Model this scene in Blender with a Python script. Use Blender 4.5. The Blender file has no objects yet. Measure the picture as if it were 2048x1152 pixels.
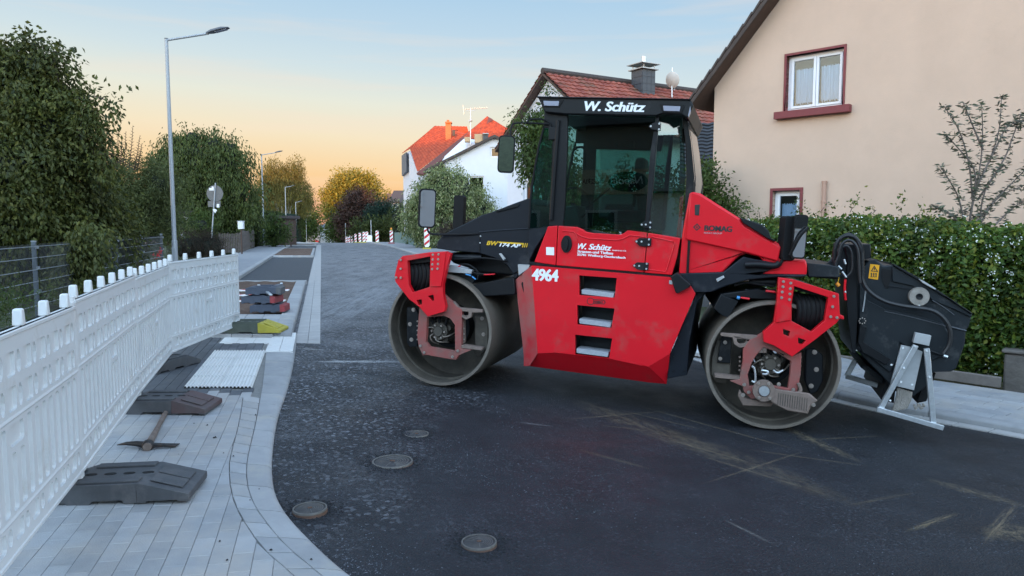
import bpy, bmesh, math, random
import numpy as np
from mathutils import Vector, Matrix, geometry
random.seed(7); rng = np.random.default_rng(7)
SC = bpy.context.scene; COL = SC.collection
R = math.radians
# ---------------------------------------------------------------- camera
FPX = 1450.0; CAM_Z = 1.65; PITCH = math.atan(126/1450.0)
cd = bpy.data.cameras.new('camera'); cam = bpy.data.objects.new('camera', cd); COL.objects.link(cam)
cd.sensor_width = 36; cd.lens = FPX/2048*36; cd.clip_end = 5000; cd.clip_start = .05
cam.location = (0, 0, CAM_Z); cam.rotation_euler = (math.pi/2-PITCH, 0, 0)
SC.camera = cam
SC.render.resolution_x = 1024; SC.render.resolution_y = 576
# ---------------------------------------------------------------- light
SUN_EL = 3.2; SUN_AZ = 184.0          # degrees; the sun is low behind the camera
vs = SC.view_settings; vs.view_transform = 'Standard'; vs.look = 'None'; vs.gamma = 1; vs.exposure = 0.35
try: vs.use_curve_mapping = False
except Exception: pass
w = bpy.data.worlds.new('World'); SC.world = w; w.use_nodes = True
nt = w.node_tree; nt.nodes.clear()
def wn(t, **k):
    n = nt.nodes.new(t)
    for a, b in k.items(): setattr(n, a, b)
    return n
wout = wn('ShaderNodeOutputWorld'); bg = wn('ShaderNodeBackground'); bg.inputs[1].default_value = 1.0
sky = wn('ShaderNodeTexSky', sky_type='NISHITA'); sky.sun_disc = False
sky.sun_elevation = R(SUN_EL); sky.sun_rotation = R(SUN_AZ); sky.air_density = 1.0; sky.dust_density = 1.0; sky.ozone_density = 2.0
skys = wn('ShaderNodeVectorMath', operation='SCALE'); skys.inputs['Scale'].default_value = 0.12
nt.links.new(sky.outputs[0], skys.inputs[0])
# the evening sky in view: orange band at the horizon, cream above it, then blue (by elevation, the same all round)
tc = wn('ShaderNodeTexCoord'); sep = wn('ShaderNodeSeparateXYZ'); nt.links.new(tc.outputs['Generated'], sep.inputs[0])
asn = wn('ShaderNodeMath', operation='ARCSINE'); nt.links.new(sep.outputs[2], asn.inputs[0])
# the warm band lies lower to the right of the road: lift the elevation a little with azimuth
az = wn('ShaderNodeMath', operation='MULTIPLY_ADD'); az.inputs[1].default_value = 0.05
nt.links.new(sep.outputs[0], az.inputs[0]); nt.links.new(asn.outputs[0], az.inputs[2])
mr = wn('ShaderNodeMapRange'); mr.inputs['From Min'].default_value = -0.1; mr.inputs['From Max'].default_value = 1.5
nt.links.new(az.outputs[0], mr.inputs[0])
ramp = wn('ShaderNodeValToRGB'); nt.links.new(mr.outputs[0], ramp.inputs[0])
def srgb(r, g, b): return tuple(((c/255)/12.92 if c/255 <= .04045 else ((c/255+.055)/1.055)**2.4) for c in (r, g, b))+(1,)
EXPF = 2**(-0.35); SKY_BOOST = (6.5, 6.1, 5.7)
def skycol(r, g, b): return tuple(c*1.07*EXPF for c in srgb(r, g, b)[:3])+(1,)
SKY_STOPS = [(-.1,(140,120,112)), (-.03,(205,150,130)), (0,(232,165,135)), (.025,(247,190,138)), (.045,(252,206,150)), (.07,(250,217,170)), (.105,(246,229,196)), (.15,(232,233,218)), (.195,(209,225,230)), (.25,(188,214,232)), (.32,(166,203,232)), (.55,(146,180,212)), (.95,(126,155,190)), (1.5,(116,143,178))]
el = ramp.color_ramp.elements
while len(el) < len(SKY_STOPS): el.new(.5)
for e, (p, c) in zip(el, SKY_STOPS):
    e.position = (p+.1)/1.6; e.color = skycol(*c)
# high thin cloud streaks
mp = wn('ShaderNodeMapping'); mp.inputs['Scale'].default_value = (2, 2, 26); mp.inputs['Location'].default_value = (.3, .1, .4)
nz = wn('ShaderNodeTexNoise'); nz.inputs['Scale'].default_value = 1.6; nz.inputs['Detail'].default_value = 6
nt.links.new(tc.outputs['Generated'], mp.inputs[0]); nt.links.new(mp.outputs[0], nz.inputs[0])
cr = wn('ShaderNodeMapRange'); cr.inputs['From Min'].default_value = .52; cr.inputs['From Max'].default_value = .75; cr.inputs['To Max'].default_value = .30
nt.links.new(nz.outputs[0], cr.inputs[0])
cm = wn('ShaderNodeMix', data_type='RGBA'); cm.inputs[7].default_value = skycol(250, 226, 205)
nt.links.new(cr.outputs[0], cm.inputs[0]); nt.links.new(ramp.outputs[0], cm.inputs[6])
mixs = wn('ShaderNodeMix', data_type='RGBA'); mixs.inputs[0].default_value = 0.93
nt.links.new(skys.outputs[0], mixs.inputs[6]); nt.links.new(cm.outputs[2], mixs.inputs[7])
# towards the sunset, behind the viewer, the sky is boosted to light the street
sky_boost = wn('ShaderNodeMapRange'); sky_boost.interpolation_type = 'SMOOTHSTEP'; sky_boost.inputs['From Min'].default_value = .80; sky_boost.inputs['From Max'].default_value = -1.0; sky_boost.inputs['To Min'].default_value = 0.0; sky_boost.inputs['To Max'].default_value = 1.0
nt.links.new(sep.outputs[1], sky_boost.inputs[0])
gmx = wn('ShaderNodeMix', data_type='VECTOR'); gmx.inputs[4].default_value = (1, 1, 1); gmx.inputs[5].default_value = SKY_BOOST; nt.links.new(sky_boost.outputs[0], gmx.inputs[0])
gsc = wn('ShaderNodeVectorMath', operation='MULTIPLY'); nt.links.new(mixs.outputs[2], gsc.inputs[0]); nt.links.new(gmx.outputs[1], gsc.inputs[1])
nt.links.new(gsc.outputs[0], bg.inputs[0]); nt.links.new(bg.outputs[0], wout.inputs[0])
sd = bpy.data.lights.new('sun', 'SUN'); sd.energy = 5.0; sd.angle = R(.5); sd.color = (1, .46, .14)
sun = bpy.data.objects.new('sun', sd); COL.objects.link(sun)
az_ = R(SUN_AZ); el_ = R(SUN_EL)
sdir = Vector((math.sin(az_)*math.cos(el_), math.cos(az_)*math.cos(el_), math.sin(el_)))   # towards the sun
sun.rotation_euler = (-sdir).to_track_quat('-Z', 'Y').to_euler(); sun.location = (0, -20, 20)
# ---------------------------------------------------------------- pixel -> place helpers (photo pixels, 2048 wide)
FWD = Vector((0, math.cos(PITCH), -math.sin(PITCH))); UPV = Vector((0, math.sin(PITCH), math.cos(PITCH)))
CP = Vector((0, 0, CAM_Z))
def ray(px, py): return Vector((1, 0, 0))*((px-1024)/FPX) + UPV*((576-py)/FPX) + FWD
def at(px, py, Y):
    d = ray(px, py); return CP + d*(Y/d.y)
def sstep(a, b, x):
    t = min(1, max(0, (x-a)/(b-a))); return t*t*(3-2*t)
def H(x, y):
    "height of the carriageway"
    t = (x+2.9)/.6
    sp = .6*(math.log1p(math.exp(min(t, 30))) if t < 30 else t)
    z = -.056*min(sp, 9)*(1-sstep(12, 34, y))
    if y > 45: z -= .00027*(min(y, 150)-45)**2 + (max(0, y-150))*.02
    return z
def ground(px, py, dz=0):
    "where the pixel's ray meets the ground raised by dz"
    d = ray(px, py); d = d/d.y; y0 = .5; f = lambda y: CAM_Z+d.z*y - H(d.x*y, y)-dz
    y = y0
    while y < 400:
        if f(y) < 0: break
        y += .25
    a, b = y-.25, y
    for _ in range(24):
        m = (a+b)/2
        if f(m) < 0: b = m
        else: a = m
    return Vector((d.x*a, a, H(d.x*a, a)+dz))
def zplane(px, py, z):
    d = ray(px, py); return CP+d*((z-CAM_Z)/d.z)
# ---------------------------------------------------------------- objects
def link(o, parent=None):
    COL.objects.link(o)
    if parent is not None: o.parent = parent
    return o
def tag(o, label=None, cat=None, group=None, kind=None):
    if label: o['label'] = label
    if cat: o['category'] = cat
    if group: o['group'] = group
    if kind: o['kind'] = kind
    return o
def empty(name, loc=(0,0,0), rz=0, label=None, cat=None, group=None, kind=None):
    o = bpy.data.objects.new(name, None); o.empty_display_size = .1; COL.objects.link(o)
    o.location = loc; o.rotation_euler = (0, 0, rz)
    return tag(o, label, cat, group, kind)
def kids(o): return [c for c in bpy.data.objects if c.parent == o]
def copy_tree(o, parent=None, tree=None):
    if tree is None:
        tree = {}
        for c in bpy.data.objects:
            if c.parent: tree.setdefault(c.parent.name, []).append(c)
    c = o.copy(); COL.objects.link(c); c.parent = parent
    for ch in tree.get(o.name, []): copy_tree(ch, c, tree)
    return c
class MB:
    "collects geometry and links it as one mesh object"
    def __init__(s): s.v = []; s.f = []
    def add(s, vs, fs):
        n = len(s.v); s.v += [tuple(v) for v in vs]; s.f += [tuple(i+n for i in f) for f in fs]; return s
    def box(s, a, b, M=None):
        x0, y0, z0 = a; x1, y1, z1 = b
        vs = [Vector(p) for p in ((x0,y0,z0),(x1,y0,z0),(x1,y1,z0),(x0,y1,z0),(x0,y0,z1),(x1,y0,z1),(x1,y1,z1),(x0,y1,z1))]
        if M is not None: vs = [M@v for v in vs]
        return s.add(vs, [(0,3,2,1),(4,5,6,7),(0,1,5,4),(1,2,6,5),(2,3,7,6),(3,0,4,7)])
    def bar(s, p, q, w, h, up=(0,0,1)):
        "square bar between two points"
        p = Vector(p); q = Vector(q); d = (q-p); L = d.length; d.normalize()
        u = Vector(up); sd_ = d.cross(u)
        if sd_.length < 1e-4: u = Vector((1,0,0)); sd_ = d.cross(u)
        sd_.normalize(); u = sd_.cross(d)
        vs = []
        for c in (p, q):
            for a, b in ((-1,-1),(1,-1),(1,1),(-1,1)): vs.append(c+sd_*(a*w/2)+u*(b*h/2))
        return s.add(vs, [(0,1,2,3),(7,6,5,4),(0,4,5,1),(1,5,6,2),(2,6,7,3),(3,7,4,0)])
    def tube(s, pts, r, n=8, caps=True):
        pts = [Vector(p) for p in pts]; m = len(pts)
        rs = r if isinstance(r, (list, tuple)) else [r]*m
        t = (pts[1]-pts[0]).normalized(); a = t.orthogonal().normalized(); vs = []
        for i, p in enumerate(pts):
            t2 = (pts[min(i+1, m-1)]-pts[max(i-1, 0)]).normalized()
            a = (a-t2*a.dot(t2))
            a = a.normalized() if a.length > 1e-6 else t2.orthogonal().normalized()
            b = t2.cross(a)
            for k in range(n):
                th = 2*math.pi*k/n; vs.append(p+(a*math.cos(th)+b*math.sin(th))*rs[i])
        fs = [(i*n+k, i*n+(k+1)%n, (i+1)*n+(k+1)%n, (i+1)*n+k) for i in range(m-1) for k in range(n)]
        if caps: fs += [tuple(range(n))[::-1], tuple((m-1)*n+k for k in range(n))]
        return s.add(vs, fs)
    def lathe(s, prof, n=32, M=None, closed=False):
        "prof: (r, h) pairs about z"
        vs = []
        for r, h in prof:
            for k in range(n):
                th = 2*math.pi*k/n; vs.append(Vector((r*math.cos(th), r*math.sin(th), h)))
        if M is not None: vs = [M@v for v in vs]
        m = len(prof)
        fs = [(i*n+k, i*n+(k+1)%n, ((i+1)%m)*n+(k+1)%n, ((i+1)%m)*n+k) for i in range(m if closed else m-1) for k in range(n)]
        if not closed:
            fs += [tuple(range(n))[::-1], tuple((m-1)*n+k for k in range(n))]
        return s.add(vs, fs)
    def cyl(s, p, q, r, n=20): return s.tube([p, q], r, n)
    def prism(s, outer, holes, fn, w0, w1):
        "2-D outline with holes, mapped by fn(x, y, w)"
        polys = [list(outer)]+[list(h) for h in holes]
        flat = [p for P in polys for p in P]
        tris = geometry.tessellate_polygon([[Vector((p[0], p[1], 0)) for p in P] for P in polys])
        n = len(flat)
        vs = [fn(p[0], p[1], w0) for p in flat]+[fn(p[0], p[1], w1) for p in flat]
        fs = [tuple(t) for t in tris]+[tuple(i+n for i in t)[::-1] for t in tris]
        k = 0
        for P in polys:
            m = len(P)
            for i in range(m): fs.append((k+i, k+(i+1) % m, k+(i+1) % m+n, k+i+n))
            k += m
        return s.add(vs, fs)
    def hull(s, A, B):
        "two matching loops joined, both capped"
        n = len(A); return s.add(list(A)+list(B), [tuple(range(n))[::-1], tuple(range(n, 2*n))]+[(i, (i+1) % n, n+(i+1) % n, n+i) for i in range(n)])
    def build(s, name, mat, parent=None, bevel=0, smooth=35, seg=2):
        me = bpy.data.meshes.new(name); me.from_pydata(s.v, [], s.f)
        bm = bmesh.new(); bm.from_mesh(me)
        bmesh.ops.recalc_face_normals(bm, faces=bm.faces); bm.to_mesh(me); bm.free()
        if smooth:
            me.polygons.foreach_set('use_smooth', [True]*len(me.polygons)); me.set_sharp_from_angle(angle=R(smooth))
        if mat: me.materials.append(mat)
        o = bpy.data.objects.new(name, me); link(o, parent)
        if bevel:
            b = o.modifiers.new('bevel', 'BEVEL'); b.width = bevel; b.segments = seg; b.limit_method = 'ANGLE'; b.angle_limit = R(32); b.harden_normals = False
        return o
def np_mesh(name, verts, quads, mat, parent=None, smooth=False):
    me = bpy.data.meshes.new(name); k = quads.shape[1]
    me.vertices.add(len(verts)); me.vertices.foreach_set('co', np.asarray(verts, dtype=np.float32).ravel())
    me.loops.add(quads.size); me.loops.foreach_set('vertex_index', quads.astype(np.int32).ravel())
    me.polygons.add(len(quads)); me.polygons.foreach_set('loop_start', np.arange(0, quads.size, k, dtype=np.int32))
    me.polygons.foreach_set('use_smooth', np.full(len(quads), smooth))
    me.update(calc_edges=True); me.validate()
    if mat: me.materials.append(mat)
    o = bpy.data.objects.new(name, me); link(o, parent); return o
def circle(cx, cy, r, n=24, ry=None, a0=0): return [(cx+r*math.cos(a0+2*math.pi*k/n), cy+(ry or r)*math.sin(a0+2*math.pi*k/n)) for k in range(n)]
# ---------------------------------------------------------------- materials
MATS = {}
def mat(name, col, rough=.6, metal=0, spec=.5, noise=0, nscale=5, bump=0, bscale=40, coat=0, dirt=None, dirt_amt=.0, dirt_scale=3, island=0, obj_rand=0, bdist=.01):
    m = bpy.data.materials.new(name); m.use_nodes = True; t = m.node_tree; b = t.nodes['Principled BSDF']; L = t.links.new
    N = t.nodes.new
    c = tuple(col)[:3]+(1,)
    b.inputs['Base Color'].default_value = c; b.inputs['Roughness'].default_value = rough; b.inputs['Metallic'].default_value = metal
    b.inputs['Specular IOR Level'].default_value = spec; b.inputs['Coat Weight'].default_value = coat; b.inputs['Coat Roughness'].default_value = .08
    tcn = N('ShaderNodeNewGeometry'); src = tcn.outputs['Position']; last = None
    if noise:
        n = N('ShaderNodeTexNoise'); n.inputs['Scale'].default_value = nscale; n.inputs['Detail'].default_value = 8; n.inputs['Roughness'].default_value = .65; L(src, n.inputs['Vector'])
        r_ = N('ShaderNodeMapRange'); r_.inputs['From Min'].default_value = .25; r_.inputs['From Max'].default_value = .75; r_.inputs['To Min'].default_value = 1-noise; r_.inputs['To Max'].default_value = 1+noise
        L(n.outputs[0], r_.inputs[0]); v = N('ShaderNodeVectorMath'); v.operation = 'SCALE'; v.inputs[0].default_value = c[:3]; L(r_.outputs[0], v.inputs['Scale']); last = v.outputs[0]
    if island or obj_rand:
        g = N('ShaderNodeNewGeometry') if island else N('ShaderNodeObjectInfo'); so = g.outputs['Random Per Island'] if island else g.outputs['Random']
        amt = island or obj_rand
        r_ = N('ShaderNodeMapRange'); r_.inputs['To Min'].default_value = 1-amt; r_.inputs['To Max'].default_value = 1+amt; L(so, r_.inputs[0])
        v = N('ShaderNodeVectorMath'); v.operation = 'SCALE'; L(r_.outputs[0], v.inputs['Scale'])
        if last: L(last, v.inputs[0])
        else: v.inputs[0].default_value = c[:3]
        last = v.outputs[0]
    if dirt:
        n = N('ShaderNodeTexNoise'); n.inputs['Scale'].default_value = dirt_scale; n.inputs['Detail'].default_value = 10; n.inputs['Roughness'].default_value = .7; L(src, n.inputs['Vector'])
        r_ = N('ShaderNodeMapRange'); r_.inputs['From Min'].default_value = .62-.4*dirt_amt; r_.inputs['From Max'].default_value = .85-.2*dirt_amt; L(n.outputs[0], r_.inputs[0])
        mx = N('ShaderNodeMix'); mx.data_type = 'RGBA'; L(r_.outputs[0], mx.inputs[0]); mx.inputs[7].default_value = tuple(dirt)[:3]+(1,)
        if last: L(last, mx.inputs[6])
        else: mx.inputs[6].default_value = c
        last = mx.outputs[2]
        rr = N('ShaderNodeMapRange'); rr.inputs['To Min'].default_value = rough; rr.inputs['To Max'].default_value = .85; L(r_.outputs[0], rr.inputs[0]); L(rr.outputs[0], b.inputs['Roughness'])
    if last: L(last, b.inputs['Base Color'])
    if bump:
        n = N('ShaderNodeTexNoise'); n.inputs['Scale'].default_value = bscale; n.inputs['Detail'].default_value = 6; L(src, n.inputs['Vector'])
        bp = N('ShaderNodeBump'); bp.inputs['Strength'].default_value = bump; bp.inputs['Distance'].default_value = bdist; L(n.outputs[0], bp.inputs['Height']); L(bp.outputs[0], b.inputs['Normal'])
    MATS[name] = m; return m
def leafmat(name, cols, rough=.55, sub=.0, transl=.25):
    "leaf colour picked per leaf from a ramp"
    m = bpy.data.materials.new(name); m.use_nodes = True; t = m.node_tree; b = t.nodes['Principled BSDF']; L = t.links.new
    g = t.nodes.new('ShaderNodeNewGeometry'); r_ = t.nodes.new('ShaderNodeValToRGB'); L(g.outputs['Random Per Island'], r_.inputs[0])
    e = r_.color_ramp.elements
    while len(e) < len(cols): e.new(.5)
    for i, c in enumerate(cols): e[i].position = i/(len(cols)-1); e[i].color = tuple(c)[:3]+(1,)
    tcn = t.nodes.new('ShaderNodeTexCoord'); n = t.nodes.new('ShaderNodeTexNoise'); n.inputs['Scale'].default_value = 1.3; n.inputs['Detail'].default_value = 3; L(tcn.outputs['Object'], n.inputs['Vector'])
    q = t.nodes.new('ShaderNodeMapRange'); q.inputs['From Min'].default_value = .3; q.inputs['From Max'].default_value = .7; q.inputs['To Min'].default_value = .65; q.inputs['To Max'].default_value = 1.35; L(n.outputs[0], q.inputs[0])
    v = t.nodes.new('ShaderNodeVectorMath'); v.operation = 'SCALE'; L(r_.outputs[0], v.inputs[0]); L(q.outputs[0], v.inputs['Scale'])
    L(v.outputs[0], b.inputs['Base Color']); b.inputs['Roughness'].default_value = rough; b.inputs['Specular IOR Level'].default_value = .35
    tr = t.nodes.new('ShaderNodeBsdfTranslucent'); L(v.outputs[0], tr.inputs[0]); mx = t.nodes.new('ShaderNodeMixShader'); mx.inputs[0].default_value = transl
    L(b.outputs[0], mx.inputs[1]); L(tr.outputs[0], mx.inputs[2]); L(mx.outputs[0], t.nodes['Material Output'].inputs[0])
    MATS[name] = m; return m
def glassmat(name, tint, refl=1.0, rough=0.0, ior=1.5):
    m = bpy.data.materials.new(name); m.use_nodes = True; t = m.node_tree; L = t.links.new
    t.nodes.remove(t.nodes['Principled BSDF'])
    tr = t.nodes.new('ShaderNodeBsdfTransparent'); tr.inputs[0].default_value = tuple(tint)[:3]+(1,)
    gl = t.nodes.new('ShaderNodeBsdfGlossy'); gl.inputs['Roughness'].default_value = rough; gl.inputs[0].default_value = (refl,)*3+(1,)
    fr = t.nodes.new('ShaderNodeFresnel'); fr.inputs[0].default_value = ior; mx = t.nodes.new('ShaderNodeMixShader')
    L(fr.outputs[0], mx.inputs[0]); L(tr.outputs[0], mx.inputs[1]); L(gl.outputs[0], mx.inputs[2]); L(mx.outputs[0], t.nodes['Material Output'].inputs[0])
    MATS[name] = m; return m
# ================================================================ materials of the setting
def asphalt_mat():
    m = bpy.data.materials.new('asphalt'); m.use_nodes = True; t = m.node_tree; b = t.nodes['Principled BSDF']; L = t.links.new; N = t.nodes.new
    tc = N('ShaderNodeTexCoord'); P = tc.outputs['Object']
    def noise(sc, det=6, rough=.6, vec=None):
        n = N('ShaderNodeTexNoise'); n.inputs['Scale'].default_value = sc; n.inputs['Detail'].default_value = det; n.inputs['Roughness'].default_value = rough; L(vec or P, n.inputs['Vector']); return n.outputs[0]
    def rng_(s, a, b_, c=0, d=1):
        n = N('ShaderNodeMapRange'); n.inputs['From Min'].default_value = a; n.inputs['From Max'].default_value = b_; n.inputs['To Min'].default_value = c; n.inputs['To Max'].default_value = d; L(s, n.inputs[0]); return n.outputs[0]
    def mix(f, a, c):
        n = N('ShaderNodeMix'); n.data_type = 'RGBA'; L(f, n.inputs[0]) if not isinstance(f, float) else None
        if isinstance(a, tuple): n.inputs[6].default_value = a
        else: L(a, n.inputs[6])
        if isinstance(c, tuple): n.inputs[7].default_value = c
        else: L(c, n.inputs[7])
        return n.outputs[2]
    def mul(a, c):
        n = N('ShaderNodeMath'); n.operation = 'MULTIPLY'; L(a, n.inputs[0])
        if isinstance(c, float): n.inputs[1].default_value = c
        else: L(c, n.inputs[1])
        return n.outputs[0]
    vo = N('ShaderNodeTexVoronoi'); vo.inputs['Scale'].default_value = 75; vo.inputs['Randomness'].default_value = 1; L(P, vo.inputs['Vector'])
    vo2 = N('ShaderNodeTexVoronoi'); vo2.inputs['Scale'].default_value = 38; L(P, vo2.inputs['Vector'])
    sepc = N('ShaderNodeSeparateColor'); L(vo.outputs['Color'], sepc.inputs[0])
    sepc2 = N('ShaderNodeSeparateColor'); L(vo2.outputs['Color'], sepc2.inputs[0])
    # open, dusty texture on the main road; finer and darker on the junction
    sp = N('ShaderNodeSeparateXYZ'); L(P, sp.inputs[0])
    lin = N('ShaderNodeMath'); lin.operation = 'MULTIPLY_ADD'; lin.inputs[1].default_value = -1.0; L(sp.outputs[0], lin.inputs[0])
    y3 = N('ShaderNodeMath'); y3.operation = 'MULTIPLY'; y3.inputs[1].default_value = .12; L(sp.outputs[1], y3.inputs[0]); L(y3.outputs[0], lin.inputs[2])
    wob = N('ShaderNodeMath'); wob.operation = 'ADD'; L(lin.outputs[0], wob.inputs[0]); L(rng_(noise(.9, 4), .3, .7, -.8, .8), wob.inputs[1])
    open_ = rng_(wob.outputs[0], .9, 3.4)
    patch = rng_(noise(1.1, 7, .7), .44, .62)
    base = mix(rng_(noise(3, 8), .3, .7), (.0085, .0095, .013, 1), (.017, .019, .0245, 1))
    speck = rng_(sepc.outputs[0], .80, 1.0)
    base = mix(mul(mul(speck, rng_(noise(1.7, 5), .42, .62)), .6), base, (.075, .08, .095, 1))
    chips = rng_(sepc2.outputs[1], .80, .98)
    base = mix(mul(mul(chips, open_), .9), base, (.26, .27, .30, 1))
    base = mix(mul(mul(mul(open_, patch), rng_(noise(26, 4), .42, .60)), .85), base, (.16, .165, .18, 1))
    far = mul(rng_(sp.outputs[1], 7.5, 20), open_)
    st = N('ShaderNodeMapping'); st.inputs['Scale'].default_value = (1.0, .25, 1); st.inputs['Rotation'].default_value = (0, 0, .25); L(P, st.inputs[0])
    base = mix(mul(mul(far, rng_(noise(2.2, 8, .75, st.outputs[0]), .28, .72)), .80), base, (.29, .29, .305, 1))  # pale with distance: raw texture and grazing sky sheen put into the colour
    # dusty drag marks and a reddish earth smear on the junction, painted sheen beyond
    def blotch(cx, cy, rx, ry, rot):
        mp = N('ShaderNodeMapping'); mp.vector_type = 'TEXTURE'; mp.inputs['Location'].default_value = (cx, cy, 0); mp.inputs['Rotation'].default_value = (0, 0, rot); mp.inputs['Scale'].default_value = (rx, ry, 1); L(P, mp.inputs[0])
        z0 = N('ShaderNodeVectorMath'); z0.operation = 'MULTIPLY'; z0.inputs[1].default_value = (1, 1, 0); L(mp.outputs[0], z0.inputs[0])
        g = N('ShaderNodeTexGradient'); g.gradient_type = 'SPHERICAL'; L(z0.outputs[0], g.inputs[0]); return g.outputs[1], mp.outputs[0]
    for px, py, rx, ry, rot, col, ns, amt in SMEARS_SHEEN:
        g = ground(px, py)
        f, v = blotch(g.x, g.y, rx, ry, rot)
        s2 = N('ShaderNodeMapping'); s2.inputs['Scale'].default_value = (ns[0], ns[1], 1); L(v, s2.inputs[0])
        n = rng_(noise(1.0, 9, .75, s2.outputs[0]), .42, .60)
        base = mix(mul(mul(rng_(f, 0, .6), n), amt), base, col+(1,))
    L(base, b.inputs['Base Color'])
    rr = rng_(noise(2.5, 6), .3, .7, .50, .72); L(rr, b.inputs['Roughness']); b.inputs['Specular IOR Level'].default_value = .45
    # relief: stones standing in the binder
    h1 = rng_(vo.outputs['Distance'], 0, .6, 1, 0); h2 = rng_(vo2.outputs['Distance'], 0, .6, 1, 0)
    ad = N('ShaderNodeMath'); ad.operation = 'ADD'; L(mul(h1, .6), ad.inputs[0]); L(mul(h2, mul(rng_(open_, 0, 1, .35, 1.5), rng_(sp.outputs[1], 8, 22, 1, .15))), ad.inputs[1])
    ad2 = N('ShaderNodeMath'); ad2.operation = 'MULTIPLY_ADD'; ad2.inputs[1].default_value = .5; L(noise(7, 5), ad2.inputs[0]); L(ad.outputs[0], ad2.inputs[2])
    bp = N('ShaderNodeBump'); bp.inputs['Strength'].default_value = .75; bp.inputs['Distance'].default_value = .011; L(ad2.outputs[0], bp.inputs['Height']); L(bp.outputs[0], b.inputs['Normal'])
    MATS['asphalt'] = m; mat('asphalt_bay', (.045,.048,.055), .7, noise=.35, nscale=9, bump=.6, bscale=70, dirt=(.09,.09,.10), dirt_amt=.3, dirt_scale=1.5); return m
SMEARS_SHEEN = [  # px, py, radius x, radius y (m), rotation, colour, noise scale, amount
    (1200, 885, .9, .5, .4, (.07, .02, .02), (2, 3), .3),
    (960, 775, 1.2, .5, .1, (.012, .013, .016), (1, 1), .7)]
def streak(x0, y0, x1, y1, wd, col, amt, ns=(2.0, 3.0)):
    a, b = ground(x0, y0), ground(x1, y1); m = ground((x0+x1)/2, (y0+y1)/2); L = math.hypot(b.x-a.x, b.y-a.y)
    SMEARS_SHEEN.append(((x0+x1)/2, (y0+y1)/2, L/2*1.25, wd, math.atan2(b.y-a.y, b.x-a.x), col, ns, amt))
DUST = (.20, .155, .095)
for q_ in ((1140,838,1330,822,.03,DUST,.55), (1200,850,1300,862,.02,DUST,.5), (1340,880,1500,925,.025,DUST,.5,(6,2)), (1380,905,1640,985,.03,DUST,.45,(8,2)), (1240,820,1400,858,.025,DUST,.5,(6,2)), (1500,900,1720,930,.03,DUST,.4,(8,2)), (1600,880,1760,872,.03,DUST,.45,(5,2)), (1700,1010,1830,985,.03,DUST,.35), (1160,900,1290,935,.04,DUST,.35,(6,3)), (1150,800,1420,905,.22,DUST,.40,(6,4)), (1270,810,1560,890,.03,DUST,.5,(9,2)), (1300,850,1660,990,.22,DUST,.28,(9,3)), (1430,960,1600,905,.02,DUST,.6,(5,2)), (1560,850,1700,915,.10,DUST,.6,(6,2)),
    (1820,1060,1910,1028,.035,(.24,.18,.10),.75), (1975,1080,2030,1010,.05,(.22,.165,.10),.65), (1860,960,2040,1010,.10,DUST,.5,(6,3)), (1450,1040,1540,1085,.02,(.3,.28,.25),.5), (1980,1070,2080,1060,.15,DUST,.6,(5,3)),
    (640,723,800,723,.10,(.62,.62,.62),1.0,(1.5,2)), (800,723,960,724,.09,(.45,.45,.46),.8,(2,2)), (600,697,650,700,.08,(.4,.4,.4),.8), (640,640,780,560,.9,(.30,.31,.33),.55,(3,7)), (1040,845,1100,852,.03,(.3,.3,.3),.5)): streak(*q_)  # the broad grey streak paints sky sheen up the road
for q_ in ((833,868),(785,923),(620,1021),(958,1088)): SMEARS_SHEEN.append((q_[0], q_[1]+6, .34, .30, 0, (.012,.013,.018), (3,3), .95))
asphalt_mat()
mat('paver', (.32,.325,.335), .8, noise=.13, nscale=6, bump=.25, bscale=120, obj_rand=.12, dirt=(.44,.39,.34), dirt_amt=.42, dirt_scale=1.1)
mat('paver_far', (.32,.325,.335), .8, noise=.12, nscale=6, bump=.25, bscale=120, island=.12, dirt=(.44,.39,.34), dirt_amt=.42, dirt_scale=1.1)
mat('paver_dark', (.10,.106,.118), .8, noise=.2, nscale=8, bump=.25, bscale=120, obj_rand=.2, dirt=(.2,.19,.18), dirt_amt=.1)
mat('kerb_concrete', (.32,.32,.325), .8, noise=.14, nscale=5, bump=.25, bscale=90, obj_rand=.08, dirt=(.40,.36,.29), dirt_amt=.22, dirt_scale=2.5)
mat('gutter_concrete', (.37,.355,.345), .8, noise=.12, nscale=6, bump=.2, bscale=90, obj_rand=.05, dirt=(.3,.26,.22), dirt_amt=.1)
mat('slab_white', (.68,.67,.65), .7, noise=.08, nscale=12, bump=.15, bscale=60, obj_rand=.03, dirt=(.42,.34,.26), dirt_amt=.13, dirt_scale=4)
mat('joint_sand', (.20,.195,.185), .95, noise=.3, nscale=30)
mat('soil', (.105,.06,.042), .95, noise=.4, nscale=14, bump=1, bscale=30, bdist=.03, dirt=(.2,.14,.1), dirt_amt=.3)
mat('earth', (.075,.065,.045), .95, noise=.4, nscale=2, bump=1, bscale=10, bdist=.03)
mat('grass_ground', (.06,.075,.035), .95, noise=.4, nscale=3, bump=1, bscale=20, bdist=.03)
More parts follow.
